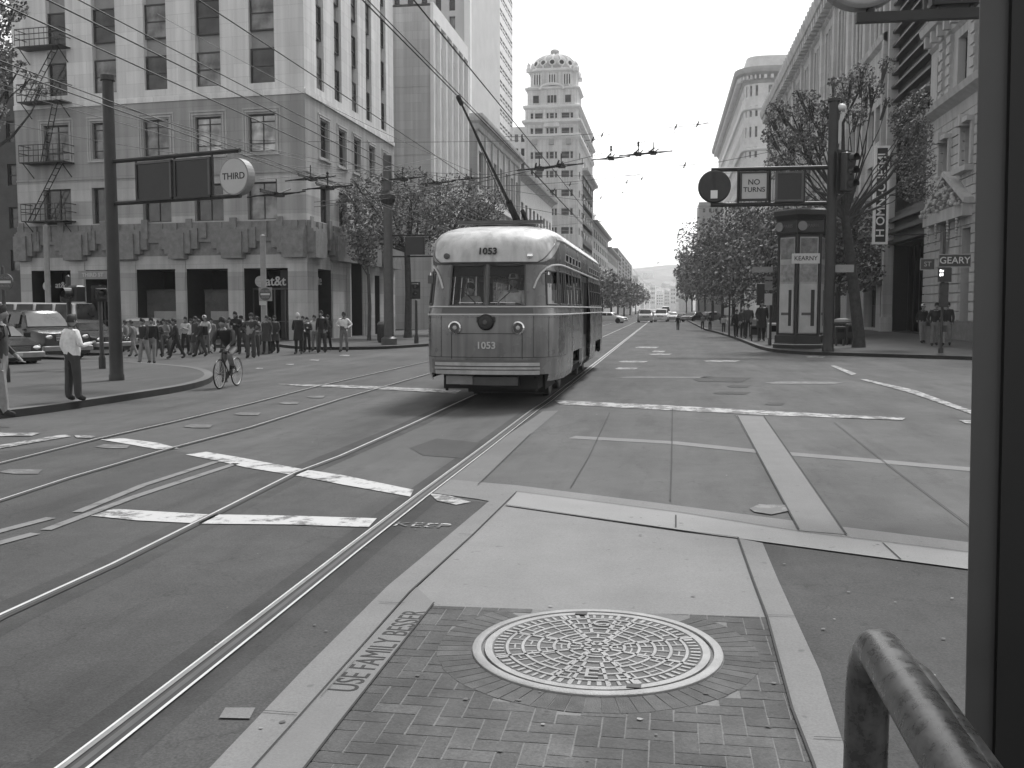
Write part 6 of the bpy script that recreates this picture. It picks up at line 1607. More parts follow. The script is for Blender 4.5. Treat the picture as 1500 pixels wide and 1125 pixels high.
    pt('grille', lambda a: (a.box(-W*.24, W*.24, -.025, .06, pf[1][1]*.72, pf[1][1]*.93, dark), [a.box(-W*.24, W*.24, -.035, -.02, pf[1][1]*(.73+.06*q), pf[1][1]*(.75+.06*q), chrome) for q in range(4)]))
    pt('bumper', lambda a: a.bev(-W*.49, W*.49, -.07, .12, .34, .52, .03, grey if paint in ('black', 'dark') else car_g[paint]))
    pt('number_plate', lambda a: a.box(-.16, .16, -.085, -.07, .38, .48, whitish))
    if kind == 'bus': pt('stripe', lambda a: (a.box(-W/2-.004, -W/2+.02, .4, Lc-.3, 1.0, 1.25, MATS['grey_metal']), a.box(W/2-.02, W/2+.004, .4, Lc-.3, 1.0, 1.25, MATS['grey_metal'])))
    return rt
gL = 'vehicles waiting in the side street on the left'
def vp(px, py): return G(px, py)
p = G(98, 512); vehicle((p.x, p.y+2.0, 0), 90, 'long white and grey minibus across the side street behind the dark pickup', 'bus', 'white', 'minibus', gL)
p = G(86, 527); vehicle((p.x+.4, p.y, 0), 62, 'black sport utility vehicle with bright chrome bumper left of the man in white', 'suv', 'black', 'car', gL)
p = G(160, 520); vehicle((p.x+.1, p.y+.2, 0), 68, 'dark sedan between the man in white and the gantry post', 'sedan', 'dark', 'car', gL)
p = G(198, 512); vehicle((p.x, p.y, 0), 20, 'pale sedan with roof light behind the wide trousered walkers', 'sedan', 'silver', 'car', gL)
p = G(12, 540); vehicle((p.x+.3, p.y, 0), 60, 'dark car cut off by the left photo edge', 'sedan', 'black', 'car', gL)
gC = 'cars waiting far down the street'
for (px, py, hd, kd, pt_, lab) in ((917, 473.5, 75, 'sedan', 'white', 'white sedan turning, leftmost of the far cars beside the streetcar'), (946, 472.5, 4, 'suv', 'silver', 'silver sport utility vehicle facing the camera second from left of the far cars'), (967, 471.5, -4, 'suv', 'white', 'white sport utility vehicle third from left of the far cars'),
                               (984, 471, 0, 'sedan', 'silver', 'silver sedan left of the lone far pedestrian'), (1004, 471.5, -30, 'sedan', 'black', 'black sedan just right of the lone far pedestrian'), (1020, 470.5, -60, 'sedan', 'mid', 'grey sedan at the far right kerb under the trees'), (975, 466, 0, 'van', 'white', 'white van behind the row of far cars'), (955, 466.5, 0, 'sedan', 'dark', 'dark car queuing behind the silver sport utility vehicle')):
    vehicle(G(px, py), hd, lab, kd, pt_, 'car' if kd != 'van' else 'van', gC)
# ================================================================ TREES
leaf = [mat('leaf_%d' % i, v, .7, .35, 5) for i, v in enumerate((.11, .17, .26, .36))]
leafd = [mat('leafd_%d' % i, v, .75, .35, 5) for i, v in enumerate((.09, .14, .21, .30))]
bark = mat('bark', .06, .95, .35, 6, .8, 18); bark_l = mat('bark_pale', .10, .95, .3, 6, .6, 18)
def crown_mb(blobs, n, size, lm, c0):
    mb = MB(); wts = [b[1]**2 for b in blobs]
    for _ in range(n):
        b = random.choices(blobs, wts)[0]
        while True:
            v = Vector((random.uniform(-1, 1), random.uniform(-1, 1), random.uniform(-1, 1)))
            if v.length < 1: break
        v = v.normalized()*(v.length**.6); r = b[1]; p = Vector(b[0])+Vector((v.x*r*b[2], v.y*r*b[2], v.z*r*b[3]))
        s = size*random.uniform(.55, 1.4); a = Vector((random.gauss(0, 1), random.gauss(0, 1), random.gauss(0, 1))).normalized(); u_ = a.orthogonal().normalized()*s; w_ = a.cross(u_).normalized()*s*.75
        q = [p-u_, p-w_*.8+u_*.2, p+u_, p+w_*.9-u_*.1]
        mb.add(q, [(0, 1, 2, 3)], lm[min(3, max(0, int(random.gauss(1.4, 1.0))))])
    return mb
def tree(name, base, th, r0, blobs, n, size, label, group=None, lm=leaf, bk=bark, lean=(0, 0), extra=None, twigs=2, bt=.45):
    base = Vector(base); rt = empty(name, base, label, 'tree', group)
    top = base+Vector((lean[0], lean[1], th)); mb = MB()
    mb.tube([base-Vector((0, 0, .1)), base+Vector((.02, 0, .4)), base+(top-base)*.5+Vector((.06, .03, 0)), top], [r0*1.25, r0, r0*.9, r0*.75], bk, 10)
    for b in blobs:
        c = Vector(b[0]); m_ = top*.45+c*.55+Vector((random.uniform(-.3, .3), random.uniform(-.3, .3), -.25)); m2_ = m_*.5+c*.5+Vector((random.uniform(-.3, .3), random.uniform(-.3, .3), random.uniform(-.2, .3))); mb.tube([top-Vector((0, 0, .15)), m_, m2_, c], [r0*bt, r0*bt*.6, r0*bt*.35, r0*.08], bk, 6)
        for _ in range(twigs):
            e = c+Vector((random.uniform(-1, 1), random.uniform(-1, 1), random.uniform(-.4, 1)))*b[1]*.8; mb.tube([m_*.3+c*.7, (c+e)/2+Vector((0, 0, .1)), e], [r0*.18, r0*.12, r0*.05], bk, 5)
    mb.build('trunk', rt, smooth=True)
    crown_mb(blobs, n, size, lm, base).build('crown', rt)
    return rt
random.seed(12)
def bl(px, py, Y, r, h=1.0, v=1.0): return (AY(px, py, Y), r, h, v)
Yt = 57
# trees behind the streetcar on the left pavement
tree('plane_tree', (AY(597, 452, Yt).x, Yt, .13), 5.2, .22, [bl(x, y, Yt+random.uniform(-2, 2), r) for x, y, r in ((520, 300, 1.1), (545, 285, 1.4), (575, 300, 1.5), (605, 285, 1.6), (530, 335, 1.3), (600, 320, 1.6), (560, 340, 1.2), (630, 305, 1.5), (505, 285, .6), (640, 330, 1.1), (495, 300, .4), (560, 262, .5), (590, 255, .4), (520, 270, .4), (625, 268, .5), (508, 330, .5))], 7000, .085, 'sprawling leafy tree with dark trunk directly left of the streetcar', 'street trees on the left pavement')
tree('plane_tree', (AY(655, 452, 66).x, 66, .13), 5.5, .22, [bl(x, y, 66+random.uniform(-2, 2), r) for x, y, r in ((640, 300, 1.5), (665, 292, 1.7), (690, 300, 1.6), (705, 315, 1.5), (670, 320, 1.7), (650, 325, 1.5), (720, 300, 1.1), (640, 340, 1.6), (700, 340, 1.6), (655, 270, .5), (690, 275, .4), (730, 290, .5))], 6500, .09, 'bushy street tree whose crown shows above the front of the streetcar roof', 'street trees on the left pavement')
tree('small_tree', (AY(540, 452, 52).x, 52, .13), 3.6, .1, [bl(x, y, 52, r) for x, y, r in ((530, 365, .8), (538, 345, .8), (525, 350, .6), (540, 380, .5))], 1300, .09, 'small dense dark tree before the entrance of the corner building', 'street trees on the left pavement', lm=leafd)
for i, (px, Y, ht) in enumerate(((905, 150, 9.5), (915, 175, 10), (925, 200, 10), (935, 230, 10), (945, 270, 11), (952, 320, 12))):
    x = -9.5; lab = ['nearest of the far left trees showing past the streetcar tail', 'second of the far left trees beyond the streetcar tail', 'third of the far left trees above the white sedan', 'fourth of the far left trees above the silver sport utility vehicle', 'fifth of the far left trees nearing the street end', 'farthest of the left trees at the street end'][i]
    tree('street_tree', (x, Y, .13), 3.2, .2, [((x+random.uniform(-2, 2), Y+random.uniform(-4, 4), ht*q), 2.6, 1.2, .8) for q in (.4, .5, .58, .66, .5, .42)], 1500, .26, lab, 'far trees on the left pavement')
# right hand row
rr = [(6.0, 66, 9.0), (6.3, 76, 9.6), (5.6, 88, 10.4), (5.8, 102, 11.6), (5.6, 118, 12.3), (5.4, 138, 13), (5.3, 162, 13), (5.2, 190, 14), (5.0, 230, 15), (5.0, 290, 17)]
labs = ['right hand row tree nearest the kiosk with a dark low crown', 'second tree of the dense right hand row', 'third tree of the dense right hand row', 'tall fourth tree of the dense right hand row below the rounded corner building', 'fifth tree of the dense right hand row', 'sixth tree of the right hand row before the plain slab', 'seventh tree of the right hand row', 'eighth tree of the right hand row', 'ninth tree of the right hand row toward the street end', 'farthest tree of the right hand row at the street end']
for i, (x, Y, ht) in enumerate(rr):
    sc = max(1, Y/90); x += .9
    bs_ = [((x+random.uniform(-1.9, 2.6), Y+random.uniform(-4, 4), ht*q), 1.9*min(sc, 1.5)*random.uniform(.45, 1.2), 1.1, .85) for q in (.36, .42, .5, .55, .62, .68, .74, .8, .47, .86, .7, .92, .58)]
    tree('street_tree', (x, Y, .13), 3.4, .2, bs_, int(4600/sc), .12*sc, labs[i], 'trees of the right hand row', lm=leafd)
for i, (x, Y) in enumerate(((11.5, 70), (12, 84), (12.4, 100))):
    tree('street_tree', (x, Y, .13), 3.6, .2, [((x+random.uniform(-1.8, 1.8), Y+random.uniform(-3, 3), 11*q), 1.9, 1.1, .85) for q in (.40, .5, .6, .68, .76, .55)], 3000, .15, ['inner tree by the hall front nearest the banner sign', 'middle inner tree by the hall front', 'farther inner tree by the hall front'][i], 'trees of the right hand row', lm=leafd)
# big sparse tree by the kiosk
Yb = 46; xb = AY(1259, 452, Yb).x
rt = tree('plane_tree', (xb, Yb, .13), AY(1240, 318, Yb).z-.13, .26, [bl(x, y, Yb+random.uniform(-1.5, 1.5), r) for x, y, r in ((1140, 165, .6), (1163, 185, .9), (1185, 155, .7), (1200, 185, .8), (1150, 212, .8), (1178, 225, .9), (1240, 128, .6), (1262, 112, .6), (1280, 130, .5), (1228, 150, .5), (1255, 170, .5), (1328, 175, .8), (1338, 205, .9), (1340, 240, .9), (1345, 150, .6), (1135, 245, .55), (1335, 275, .6), (1300, 95, .4), (1125, 200, .35), (1345, 275, .7), (1240, 265, .3), (1160, 255, .7), (1210, 160, .4), (1195, 215, .5), (1170, 140, .3), (1300, 150, .25), (1305, 235, .3), (1350, 190, .5), (1270, 145, .4), (1220, 120, .25), (1130, 180, .3))], 11000, .06, 'large open branched tree behind the right traffic gantry post', 'street trees on the right pavement', lm=leafd, lean=(AY(1238, 318, Yb).x-xb, 0), twigs=5, bt=.2)
def limbs(mb):
    for pts, r in ((((1240, 330), (1215, 270), (1180, 225), (1170, 180)), .13), (((1242, 325), (1268, 290), (1300, 262), (1345, 200)), .13), (((1240, 320), (1235, 240), (1235, 180), (1265, 120)), .12), (((1240, 340), (1270, 300), (1310, 275), (1340, 250)), .10), (((1225, 290), (1195, 280), (1175, 240)), .08)):
        ps = [AY(a, b, Yb) for a, b in pts]; mb.tube(ps, [r*(1-.22*k) for k in range(len(ps))], bark, 7)
part('limb', rt, limbs)
# top-left corner sprays hanging by the fire escape
Yq = 36; xq = AY(-60, 452, Yq).x
tree('side_street_tree', (xq, Yq, .13), 7.0, .2, [bl(x, y, Yq+random.uniform(-1, 1), r) for x, y, r in ((-40, 60, 1.4), (-5, 30, .6), (20, 10, .55), (-10, 110, .7), (5, 75, .5), (-30, 160, 1.0), (45, 115, .28), (62, 132, .28), (30, 98, .25))], 3200, .08, 'tree at the top left corner of the view reaching toward the fire escape', 'street trees on the left pavement')
# ================================================================ STREET FURNITURE
def pole_mb(mb, x, y, z0, z1, r0, r1, m=dark):
    mb.lathe([(r0*1.2, z0), (r0*1.2, z0+.12), (r0*1.08, z0+.16), (r0*1.03, z0+.7), (r1, z1), (r1*1.3, z1), (r1*1.3, z1+.12), (.01, z1+.16)], (x, y, 0), m, 16)
# left gantry
g = G(171, 557, .13); yg = g.y
ga = empty('sign_gantry', (g.x, g.y, .13), 'dark gantry post on the left corner with a double arm of sign boxes', 'gantry')
part('post', ga, lambda mb: pole_mb(mb, g.x, yg, .13, AY(166, 118, yg).z, .15, .13), smooth=True)
ug = Vector((math.cos(R(-17)), math.sin(R(-17)), 0)); ng = Vector((ug.y, -ug.x, 0))
def gp(t_, z, o=0): p = Vector((g.x, yg, 0))+ug*t_+ng*o; return Vector((p.x, p.y, z))
def tpx(px): # distance along the arm whose image column is px
    r = ray(px, 300); o = Vector((0, 0, EYE)); k = (Vector((g.x, yg, 0))-o).dot(ng)/r.dot(ng); return ((o+r*k)-Vector((g.x, yg, 0))).dot(ug)
def zpx(px, py):
    r = ray(px, py); o = Vector((0, 0, EYE)); k = (Vector((g.x, yg, 0))-o).dot(ng)/r.dot(ng); return (o+r*k).z
za_, zb2 = zpx(172, 236), zpx(172, 298)
def arm(mb):
    for z in (za_, zb2): mb.tube([gp(0, z), gp(tpx(353), z)], .05, dark, 8)
    for px in (201, 257, 312): mb.tube([gp(tpx(px), za_), gp(tpx(px), zb2)], .03, dark, 6)
part('arm', ga, arm)
gt_ = 'sign boxes on the left gantry arm'
def obox(mb, t0, t1, z0, z1, th, m):
    vs = [gp(t, z, o) for z in (z0, z1) for t, o in ((t0, th), (t1, th), (t1, -th), (t0, -th))]; mb.add(vs, [(0, 3, 2, 1), (4, 5, 6, 7), (0, 1, 5, 4), (1, 2, 6, 5), (2, 3, 7, 6), (3, 0, 4, 7)], m)
for i, (a_, b_) in enumerate(((203, 255), (259, 311))):
    sgb = empty('sign_box', gp((tpx(a_)+tpx(b_))/2, zb2+.05), ['blank dark sign box nearest the post of the left gantry', 'blank dark sign box in the middle of the left gantry arm'][i], 'sign', gt_)
    part('panel', sgb, lambda mb: obox(mb, tpx(a_)+.05, tpx(b_)-.05, zpx(230, 291), zpx(230, 239), .06, black))
    part('frame', sgb, lambda mb: (obox(mb, tpx(a_), tpx(b_), zpx(230, 294), zpx(230, 290.5), .08, dark), obox(mb, tpx(a_), tpx(b_), zpx(230, 239.5), zpx(230, 236.5), .08, dgrey), obox(mb, tpx(a_), tpx(a_)+.05, zpx(230, 291), zpx(230, 239), .08, dark), obox(mb, tpx(b_)-.05, tpx(b_), zpx(230, 291), zpx(230, 239), .08, dgrey)))
tc_ = tpx(348); zc_ = zpx(348, 259); rs_ = (zpx(348, 232)-zpx(348, 287))/2
rsn = empty('round_sign', gp(tc_, zc_), 'round pale street name sign reading THIRD at the end of the left gantry', 'sign')
def disc(mb, t_, z, r, o0, o1, m, n_=32):
    q = [gp(t_+r*math.cos(2*math.pi*k/n_), z+r*math.sin(2*math.pi*k/n_), o0) for k in range(n_)]; mb.loft([q, [p+ng*(o1-o0) for p in q]], m, True, True)
part('drum', rsn, lambda mb: disc(mb, tc_, zc_, rs_, -.12, .10, grey))
part('sign_face', rsn, lambda mb: (disc(mb, tc_, zc_, rs_*.93, .10, .112, mat('sign_disc', .44, .5, .05, 4)), text_into(mb, 'THIRD', .20, FM(gp(tc_, zc_, .113), ug, ng), black, .003, bold=.003, sx=1.08)))
# right gantry
h_ = G(1213, 515, .13); yh = h_.y; xh = h_.x
gb = empty('sign_gantry', (xh, yh, .13), 'thick dark gantry post on the right corner with arms over the street', 'gantry')
def X2(px): return AY(px, 300, yh).x
def Z2_(py): return AY(1130, py, yh).z
part('post', gb, lambda mb: pole_mb(mb, xh, yh, .13, Z2_(152), .20, .19), smooth=True)
def arm2(mb):
    for py in (247, 299): mb.tube([(xh, yh, Z2_(py)), (X2(1041), yh, Z2_(py))], .085, dark, 8)
    for px in (1081, 1127, 1177): mb.tube([(X2(px), yh, Z2_(247)), (X2(px), yh, Z2_(299))], .06, dark, 6)
    mb.tube([(xh, yh, Z2_(300)), (X2(1242), yh-.3, Z2_(277))], .06, dgrey, 6)
    mb.tube([(xh, yh, Z2_(247)), (X2(1235), yh-.3, Z2_(228))], .06, dgrey, 6)
part('arm', gb, arm2)
lt = part('lamp', gb, lambda mb: (mb.ball((X2(1228), yh, Z2_(160)), .17, white, 12, 8, 1.3, 1, .8), mb.box(xh, X2(1228), yh-.04, yh+.04, Z2_(158)-.03, Z2_(158)+.03, dgrey)))
s1 = empty('round_sign', (X2(1046), yh, Z2_(272)), 'round dark sign drum with small white lens at the tip of the right gantry', 'sign')
part('drum', s1, lambda mb: (mb.lathe([(.60, -.14), (.65, -.10), (.65, .12)], (X2(1046), yh, Z2_(272)), dark, 32, 'Y'),))
part('lens', s1, lambda mb: (mb.box(X2(1040.5), X2(1050.5), yh-.20, yh-.145, Z2_(290), Z2_(278), white), mb.box(X2(1044), X2(1048), yh-.17, yh-.145, Z2_(276), Z2_(252), black)))
s2 = empty('sign_box', (X2(1104), yh, Z2_(297)), 'square pale sign box reading NO TURNS on the right gantry arm', 'sign')
part('sign_face', s2, lambda mb: (mb.box(X2(1086), X2(1122), yh-.11, yh+.1, Z2_(291), Z2_(254), mat('sign_pale', .42, .5, .05, 4)), text_into(mb, 'NO', .30, Matrix.Translation((X2(1103.5), yh-.115, Z2_(267))) @ Matrix.Rotation(R(90), 4, 'X'), black, .003, bold=.004), text_into(mb, 'TURNS', .27, Matrix.Translation((X2(1104), yh-.115, Z2_(278))) @ Matrix.Rotation(R(90), 4, 'X'), black, .003, bold=.004)))
def fr2(mb, a=1083, b=1125, c=251, d=294, w=3, m=dark):
    for q in ((a, a+w, d, c), (b-w, b, d, c), (a+w, b-w, d, d-w), (a+w, b-w, c+w, c)): mb.box(X2(q[0]), X2(q[1]), yh-.14, yh+.14, Z2_(q[2]), Z2_(q[3]), m)
part('frame', s2, fr2)
s3 = empty('sign_box', (X2(1155), yh, Z2_(297)), 'unlit black sign box between the NO TURNS sign and the right gantry post', 'sign')
part('panel', s3, lambda mb: mb.box(X2(1138), X2(1173), yh-.11, yh+.1, Z2_(293), Z2_(255), black)); part('frame', s3, lambda mb: fr2(mb, 1135, 1176, 252, 296, 3, dgrey))
def signal(loc, label, size=1.0, yawd=0, group=None, hood=True, sect=3, m=None, backplate=True):
    rt = empty('traffic_signal', loc, label, 'traffic light', group); X_ = Matrix.Translation(Vector(loc)) @ Matrix.Rotation(R(yawd), 4, 'Z') @ Matrix.Scale(size, 4)
    def pt(nm, fn): a = MB(); a.X = X_; fn(a); return a.build(nm, rt)
    h = .34*sect; pt('housing', lambda a: (a.bev(-.17, .17, -.11, .13, 0, h, .03, m or dark), a.box(-.26, .26, .131, .145, -.08, h+.08, m or dark) if backplate else None))
    for k in range(sect):
        z = .17+.34*k; pt('lens', lambda a: a.lathe([(.11, -.115), (.09, -.13), (.01, -.14)], (0, 0, z), gdark, 14, 'Y'))
        pt('visor', lambda a: a.add([Vector((.125*math.cos(q*math.pi/8), y, z+.125*math.sin(q*math.pi/8))) for y in (-.11, -.30) for q in range(-1, 10)], [(q, q+1, 12+q, 11+q) for q in range(10)], m or dark))
    return rt
signal((X2(1238), yh-.4, Z2_(283)), 'large traffic signal with dark backplate on the street side of the right gantry post', 1.45, 38, 'signals on the right', m=dark)
# near gantry at the top right
yn = 11.4
def XN(px): return AY(px, 25, yn).x
def ZN(py): return AY(1300, py, yn).z
gn = empty('sign_gantry', (4.6, yn, 0), 'near gantry with a thick horizontal arm entering the top right of the view', 'gantry')
part('post', gn, lambda mb: pole_mb(mb, 4.6, yn, 0, 7.4, .15, .13), smooth=True)
part('arm', gn, lambda mb: (mb.box(XN(1254), 4.6, yn-.05, yn+.05, ZN(32), ZN(18), dark), mb.tube([(XN(1254), yn, ZN(25)+1.1), (4.6, yn, ZN(25)+1.1)], .05, dark, 8), mb.box(XN(1352), XN(1356), yn-.04, yn+.04, ZN(18), ZN(18)+1.1, dark)), smooth=False)
sn = empty('round_sign', (XN(1262), yn, ZN(12)+.5), 'round grey sign drum hanging at the very top above the near gantry arm', 'sign')
part('drum', sn, lambda mb: (mb.lathe([(.47, -.10), (.50, -.08), (.50, .10)], (XN(1262), yn, ZN(13)+.5), grey, 40, 'Y'), mb.lathe([(.01, -.1001), (.46, -.1)], (XN(1262), yn, ZN(13)+.5), mat('sign_disc2', .32, .5), 40, 'Y'), mb.lathe([(.05, 0), (.05, .2)], (XN(1275), yn, ZN(18)), dark, 8)))
sn2 = empty('sign_box', (XN(1400), yn, ZN(14)), 'black sign box above the near gantry arm at the top right', 'sign')
part('panel', sn2, lambda mb: mb.bev(XN(1362), XN(1432), yn-.1, yn+.1, ZN(13), ZN(13)+.9, .02, black)); [part('bracket', sn2, lambda mb: mb.box(XN(x_), XN(x_+5), yn-.02, yn+.02, ZN(18.5), ZN(12.5), dgrey)) for x_ in (1370, 1420)]
# ---- advertising kiosk
kp0, kp1 = G(1140, 511, .13), G(1210, 511, .13); yk = kp0.y+.2; xk = (kp0.x+kp1.x)/2+.05; rk = (kp1.x-kp0.x)/2*1.12
def zk(py): return AY(1180, py, yk-.5).z
ky = empty('advertising_kiosk', (xk, yk+rk, .13), 'tall dark hexagonal advertising kiosk with pale poster panels and a domed cap', 'kiosk')
def hexr(r, z, ph=12): return [Vector((xk+r*math.cos(R(60*k+ph)), yk+rk+r*math.sin(R(60*k+ph)), z)) for k in range(6)]
part('base', ky, lambda mb: (mb.loft([hexr(rk*1.06, .13), hexr(rk*1.06, zk(506)), hexr(rk*1.0, zk(503)), hexr(rk*1.0, zk(493)), hexr(rk*.93, zk(491))], black, True, True), mb.loft([hexr(rk*1.08, zk(506)), hexr(rk*1.08, zk(505))], lgrey, True, True)))
part('column', ky, lambda mb: mb.loft([hexr(rk*.88, zk(491)), hexr(rk*.88, zk(340))], black, True, True))
part('cap', ky, lambda mb: (mb.loft([hexr(rk*.97, zk(341)), hexr(rk*1.02, zk(338)), hexr(rk*1.02, zk(322)), hexr(rk*.98, zk(320)), hexr(rk*1.0, zk(318)), hexr(rk*1.12, zk(312)), hexr(rk*1.12, zk(305)), hexr(rk*1.04, zk(303))], dark, True, True)))
for k in range(6):
    a_, b_ = hexr(rk*.88, 0)[k], hexr(rk*.88, 0)[(k+1) % 6]; d_ = (b_-a_).normalized(); nn_ = Vector((d_.y, -d_.x, 0))
    if nn_.y > .3: continue
    F_ = Face(ky, a_, b_)
    def pan(mb, F_=F_):
        w_ = F_.L; F_.box(mb, w_*.10, w_*.90, zk(489), zk(345), .0, .05, mat('poster', .30, .5, .35, 1.6)); z1, z2, z3 = zk(345), zk(378), zk(425)
        F_.box(mb, w_*.14, w_*.86, z2, zk(347), .05, .056, mat('poster_dark', .16, .5, .6, 3)); F_.box(mb, w_*.14, w_*.86, zk(412), zk(386), .05, .056, mat('poster_mid', .22, .5, .45, 4)); F_.box(mb, w_*.14, w_*.86, zk(487), zk(415), .05, .054, mat('poster_pale', .38, .5, .18, 1.2))
        F_.box(mb, w_*.62, w_*.78, zk(478), zk(424), .056, .06, black); F_.box(mb, w_*.22, w_*.62, zk(462), zk(458), .056, .06, dgrey)
    part('poster_panel', ky, pan)
    part('corner_trim', ky, lambda mb, a_=a_: mb.tube([(a_.x, a_.y, zk(491)), (a_.x, a_.y, zk(340))], .07, black, 8))
    if nn_.y < -.5: part('emblem', ky, lambda mb, F_=F_: (lambda c_: mb.tube([c_, c_+F_.n*.04], .2, grey, 18))(F_.P(F_.L*.15, zk(329), .16)))
    if nn_.y < -.5: part('lettering', ky, lambda mb, F_=F_: text_into(mb, 'PARIS', .20, FM(F_.P(F_.L*.62, zk(329), .18), F_.u, F_.n), mat('cap_letters', .12, .5), .004))
# street name blade on the gantry post: pale blades either side
def blade(p, w, h, label, body, fm=lgrey, tm=black, size=.2, name='street_name_sign', face=None, border=None, sx=1.0):
    rt = empty(name, p, label, 'sign'); x, y, z = p
    part('plate', rt, lambda mb: (mb.box(x-w/2, x+w/2, y-.02, y+.02, z-h/2, z+h/2, border or fm), mb.box(x-w/2+.03, x+w/2-.03, y-.024, y+.024, z-h/2+.03, z+h/2-.03, fm)))
    if body: part('lettering', rt, lambda mb: text_into(mb, body, size, Matrix.Translation((x, y-.027, z)) @ Matrix.Rotation(R(90), 4, 'X'), tm, .003, bold=.003, sx=sx))
    return rt
blade((X2(1182), yh-.02, Z2_(379)), X2(1204)-X2(1163), .40, 'pale street name blade reading KEARNY left of the right gantry post', 'KEARNY', whitish, black, .25, sx=.95)
blade((X2(1238), yh-.02, Z2_(394)), X2(1253)-X2(1223), .30, 'small pale street name blade right of the right gantry post', None, grey)
blade((X2(1133), yh+4, AY(1133, 395, yh+4).z), .9, .25, 'small pale street name blade left of the kiosk', None, grey)
# right thin pole with sign and pedestrian signal
q_ = G(1378, 517, .13); yq2 = q_.y
def X3(px): return AY(px, 400, yq2).x
def Z3_(py): return AY(1380, py, yq2).z
sp_ = empty('sign_pole', (q_.x, yq2, .13), 'thin dark pole near the right kerb in front of the ornate building', 'pole')
part('post', sp_, lambda mb: mb.lathe([(.10, .13), (.10, .3), (.055, .35), (.055, Z3_(340)), (.01, Z3_(338))], (q_.x, yq2, 0), dark, 10), smooth=True)
part('push_button', sp_, lambda mb: mb.box(q_.x+.05, q_.x+.17, yq2-.08, yq2+.04, .95, 1.2, dark))
blade(((X3(1397)), yq2-.08, Z3_(382)), X3(1420)-X3(1372), .50, 'dark street name blade with pale letters reading GEARY on the right thin pole', 'GEARY', dark, whitish, .36, border=grey, sx=1.0)
blade(((X3(1358)), yq2-.02, Z3_(387)), X3(1368)-X3(1346), .45, 'dark small blade with a grey border left of the right thin pole', 'ST', dark, grey, .26, border=grey)
ps = empty('pedestrian_signal', (X3(1382), yq2-.1, Z3_(408)), 'black pedestrian signal box with small white figure on the right thin pole', 'traffic light')
part('housing', ps, lambda mb: (mb.bev(X3(1373), X3(1391), yq2-.32, yq2-.06, Z3_(413), Z3_(392), .03, black), mb.bev(X3(1376), X3(1388), yq2-.25, yq2-.06, Z3_(450), Z3_(414), .02, dark)))
fig = bpy.data.materials.new('signal_figure'); fig.use_nodes = True; e_ = fig.node_tree.nodes['Principled BSDF']; e_.inputs['Emission Color'].default_value = (1, 1, 1, 1); e_.inputs['Emission Strength'].default_value = 1.3
part('walking_figure', ps, lambda mb: [mb.box(X3(a_), X3(b_), yq2-.335, yq2-.325, Z3_(c_), Z3_(d_), fig) for a_, b_, c_, d_ in ((1373.2, 1375.6, 399, 395.5), (1376.2, 1378.8, 398.8, 396.2), (1373.2, 1375, 405, 401), (1376.2, 1378.2, 404.5, 400.5))])
# bins and boxes on the right pavement
def bin_(loc, r, h, label, m=dark, group=None):
    rt = empty('litter_bin', loc, label, 'bin', group); x, y, z = loc
    part('drum', rt, lambda mb: (mb.lathe([(r*.92, z), (r, z+.1), (r, z+h*.78), (r*.96, z+h*.8)], (x, y, 0), m, 20), [mb.tube([(x+r*1.02*math.cos(a_), y+r*1.02*math.sin(a_), z+.1), (x+r*1.02*math.cos(a_), y+r*1.02*math.sin(a_), z+h*.75)], .018, m, 4) for a_ in [2*math.pi*k/18 for k in range(18)]]))
    part('lid', rt, lambda mb: mb.lathe([(r*1.05, z+h*.8), (r*1.05, z+h*.86), (r*.8, z+h*.96), (r*.4, z+h), (.01, z+h)], (x, y, 0), dgrey if m is dark else m, 20)); return rt
p = G(1235, 504, .13); bin_((p.x, p.y+.3, .13), .48, 1.25, 'black round bin between the right gantry post and the big tree trunk')
def newsbox(px, pyf, pyt, w_, label, m, group=None, yo=0):
    p = G(px, pyf, .13); y = p.y+yo; z1 = AY(px, pyt, y).z; rt = empty('news_rack', (p.x, y, .13), label, 'news rack', group)
    part('cabinet', rt, lambda mb: (mb.bev(p.x-w_/2, p.x+w_/2, y-.22, y+.22, .45, z1, .03, m), mb.box(p.x-w_*.36, p.x+w_*.36, y-.225, y-.215, .75, z1-.12, gblack)))
    part('stand', rt, lambda mb: [mb.box(p.x+s*w_*.36-.03, p.x+s*w_*.36+.03, y-.15, y+.15, .13, .45, dark) for s in (-1, 1)]); return rt
newsbox(1131, 505, 473, .42, 'pale newspaper rack immediately left of the kiosk', whitish, 'news racks')
newsbox(1229, 506, 478, .45, 'dark newspaper rack in front of the black bin', black, 'news racks', -.2)
newsbox(1247, 505, 474, .50, 'dark newspaper rack right of the black bin', dark, 'news racks', .1)
newsbox(1108, 500, 476, .5, 'dark newspaper rack behind the person in long black coat', black, 'news racks', .9)
# signs and poles left of the kiosk, under the trees
for i, (px, pf, pt, lab) in enumerate(((1128, 506, 396, 'dark pole with stacked small plates between the kiosk and the people'), (1113, 498, 415, 'thin dark pole with a plain signal head among the row trees'), (1068, 492, 430, 'short dark post at the right kerb near the group'), (1146, 499, 440, 'dark thin post just left of the kiosk'))):
    p = G(px, pf, .13); zt = AY(px, pt, p.y).z; rt = empty('sign_pole', (p.x, p.y, .13), lab, 'pole', 'poles under the right hand trees')
    part('post', rt, lambda mb: mb.lathe([(.06, .13), (.05, zt), (.01, zt+.03)], (p.x, p.y, 0), dark, 8))
    if i == 0:
        for a_, b_, m_ in ((412, 425, grey), (430, 447, lgrey), (405, 410, grey)): part('plate', rt, lambda mb: mb.box(p.x-.3, p.x+.05, p.y-.08, p.y-.06, AY(px, b_, p.y).z, AY(px, a_, p.y).z, m_))
    if i == 1: part('signal_head', rt, lambda mb: mb.bev(p.x-.22, p.x+.22, p.y-.3, p.y-.05, zt-1.2, zt, .03, black))
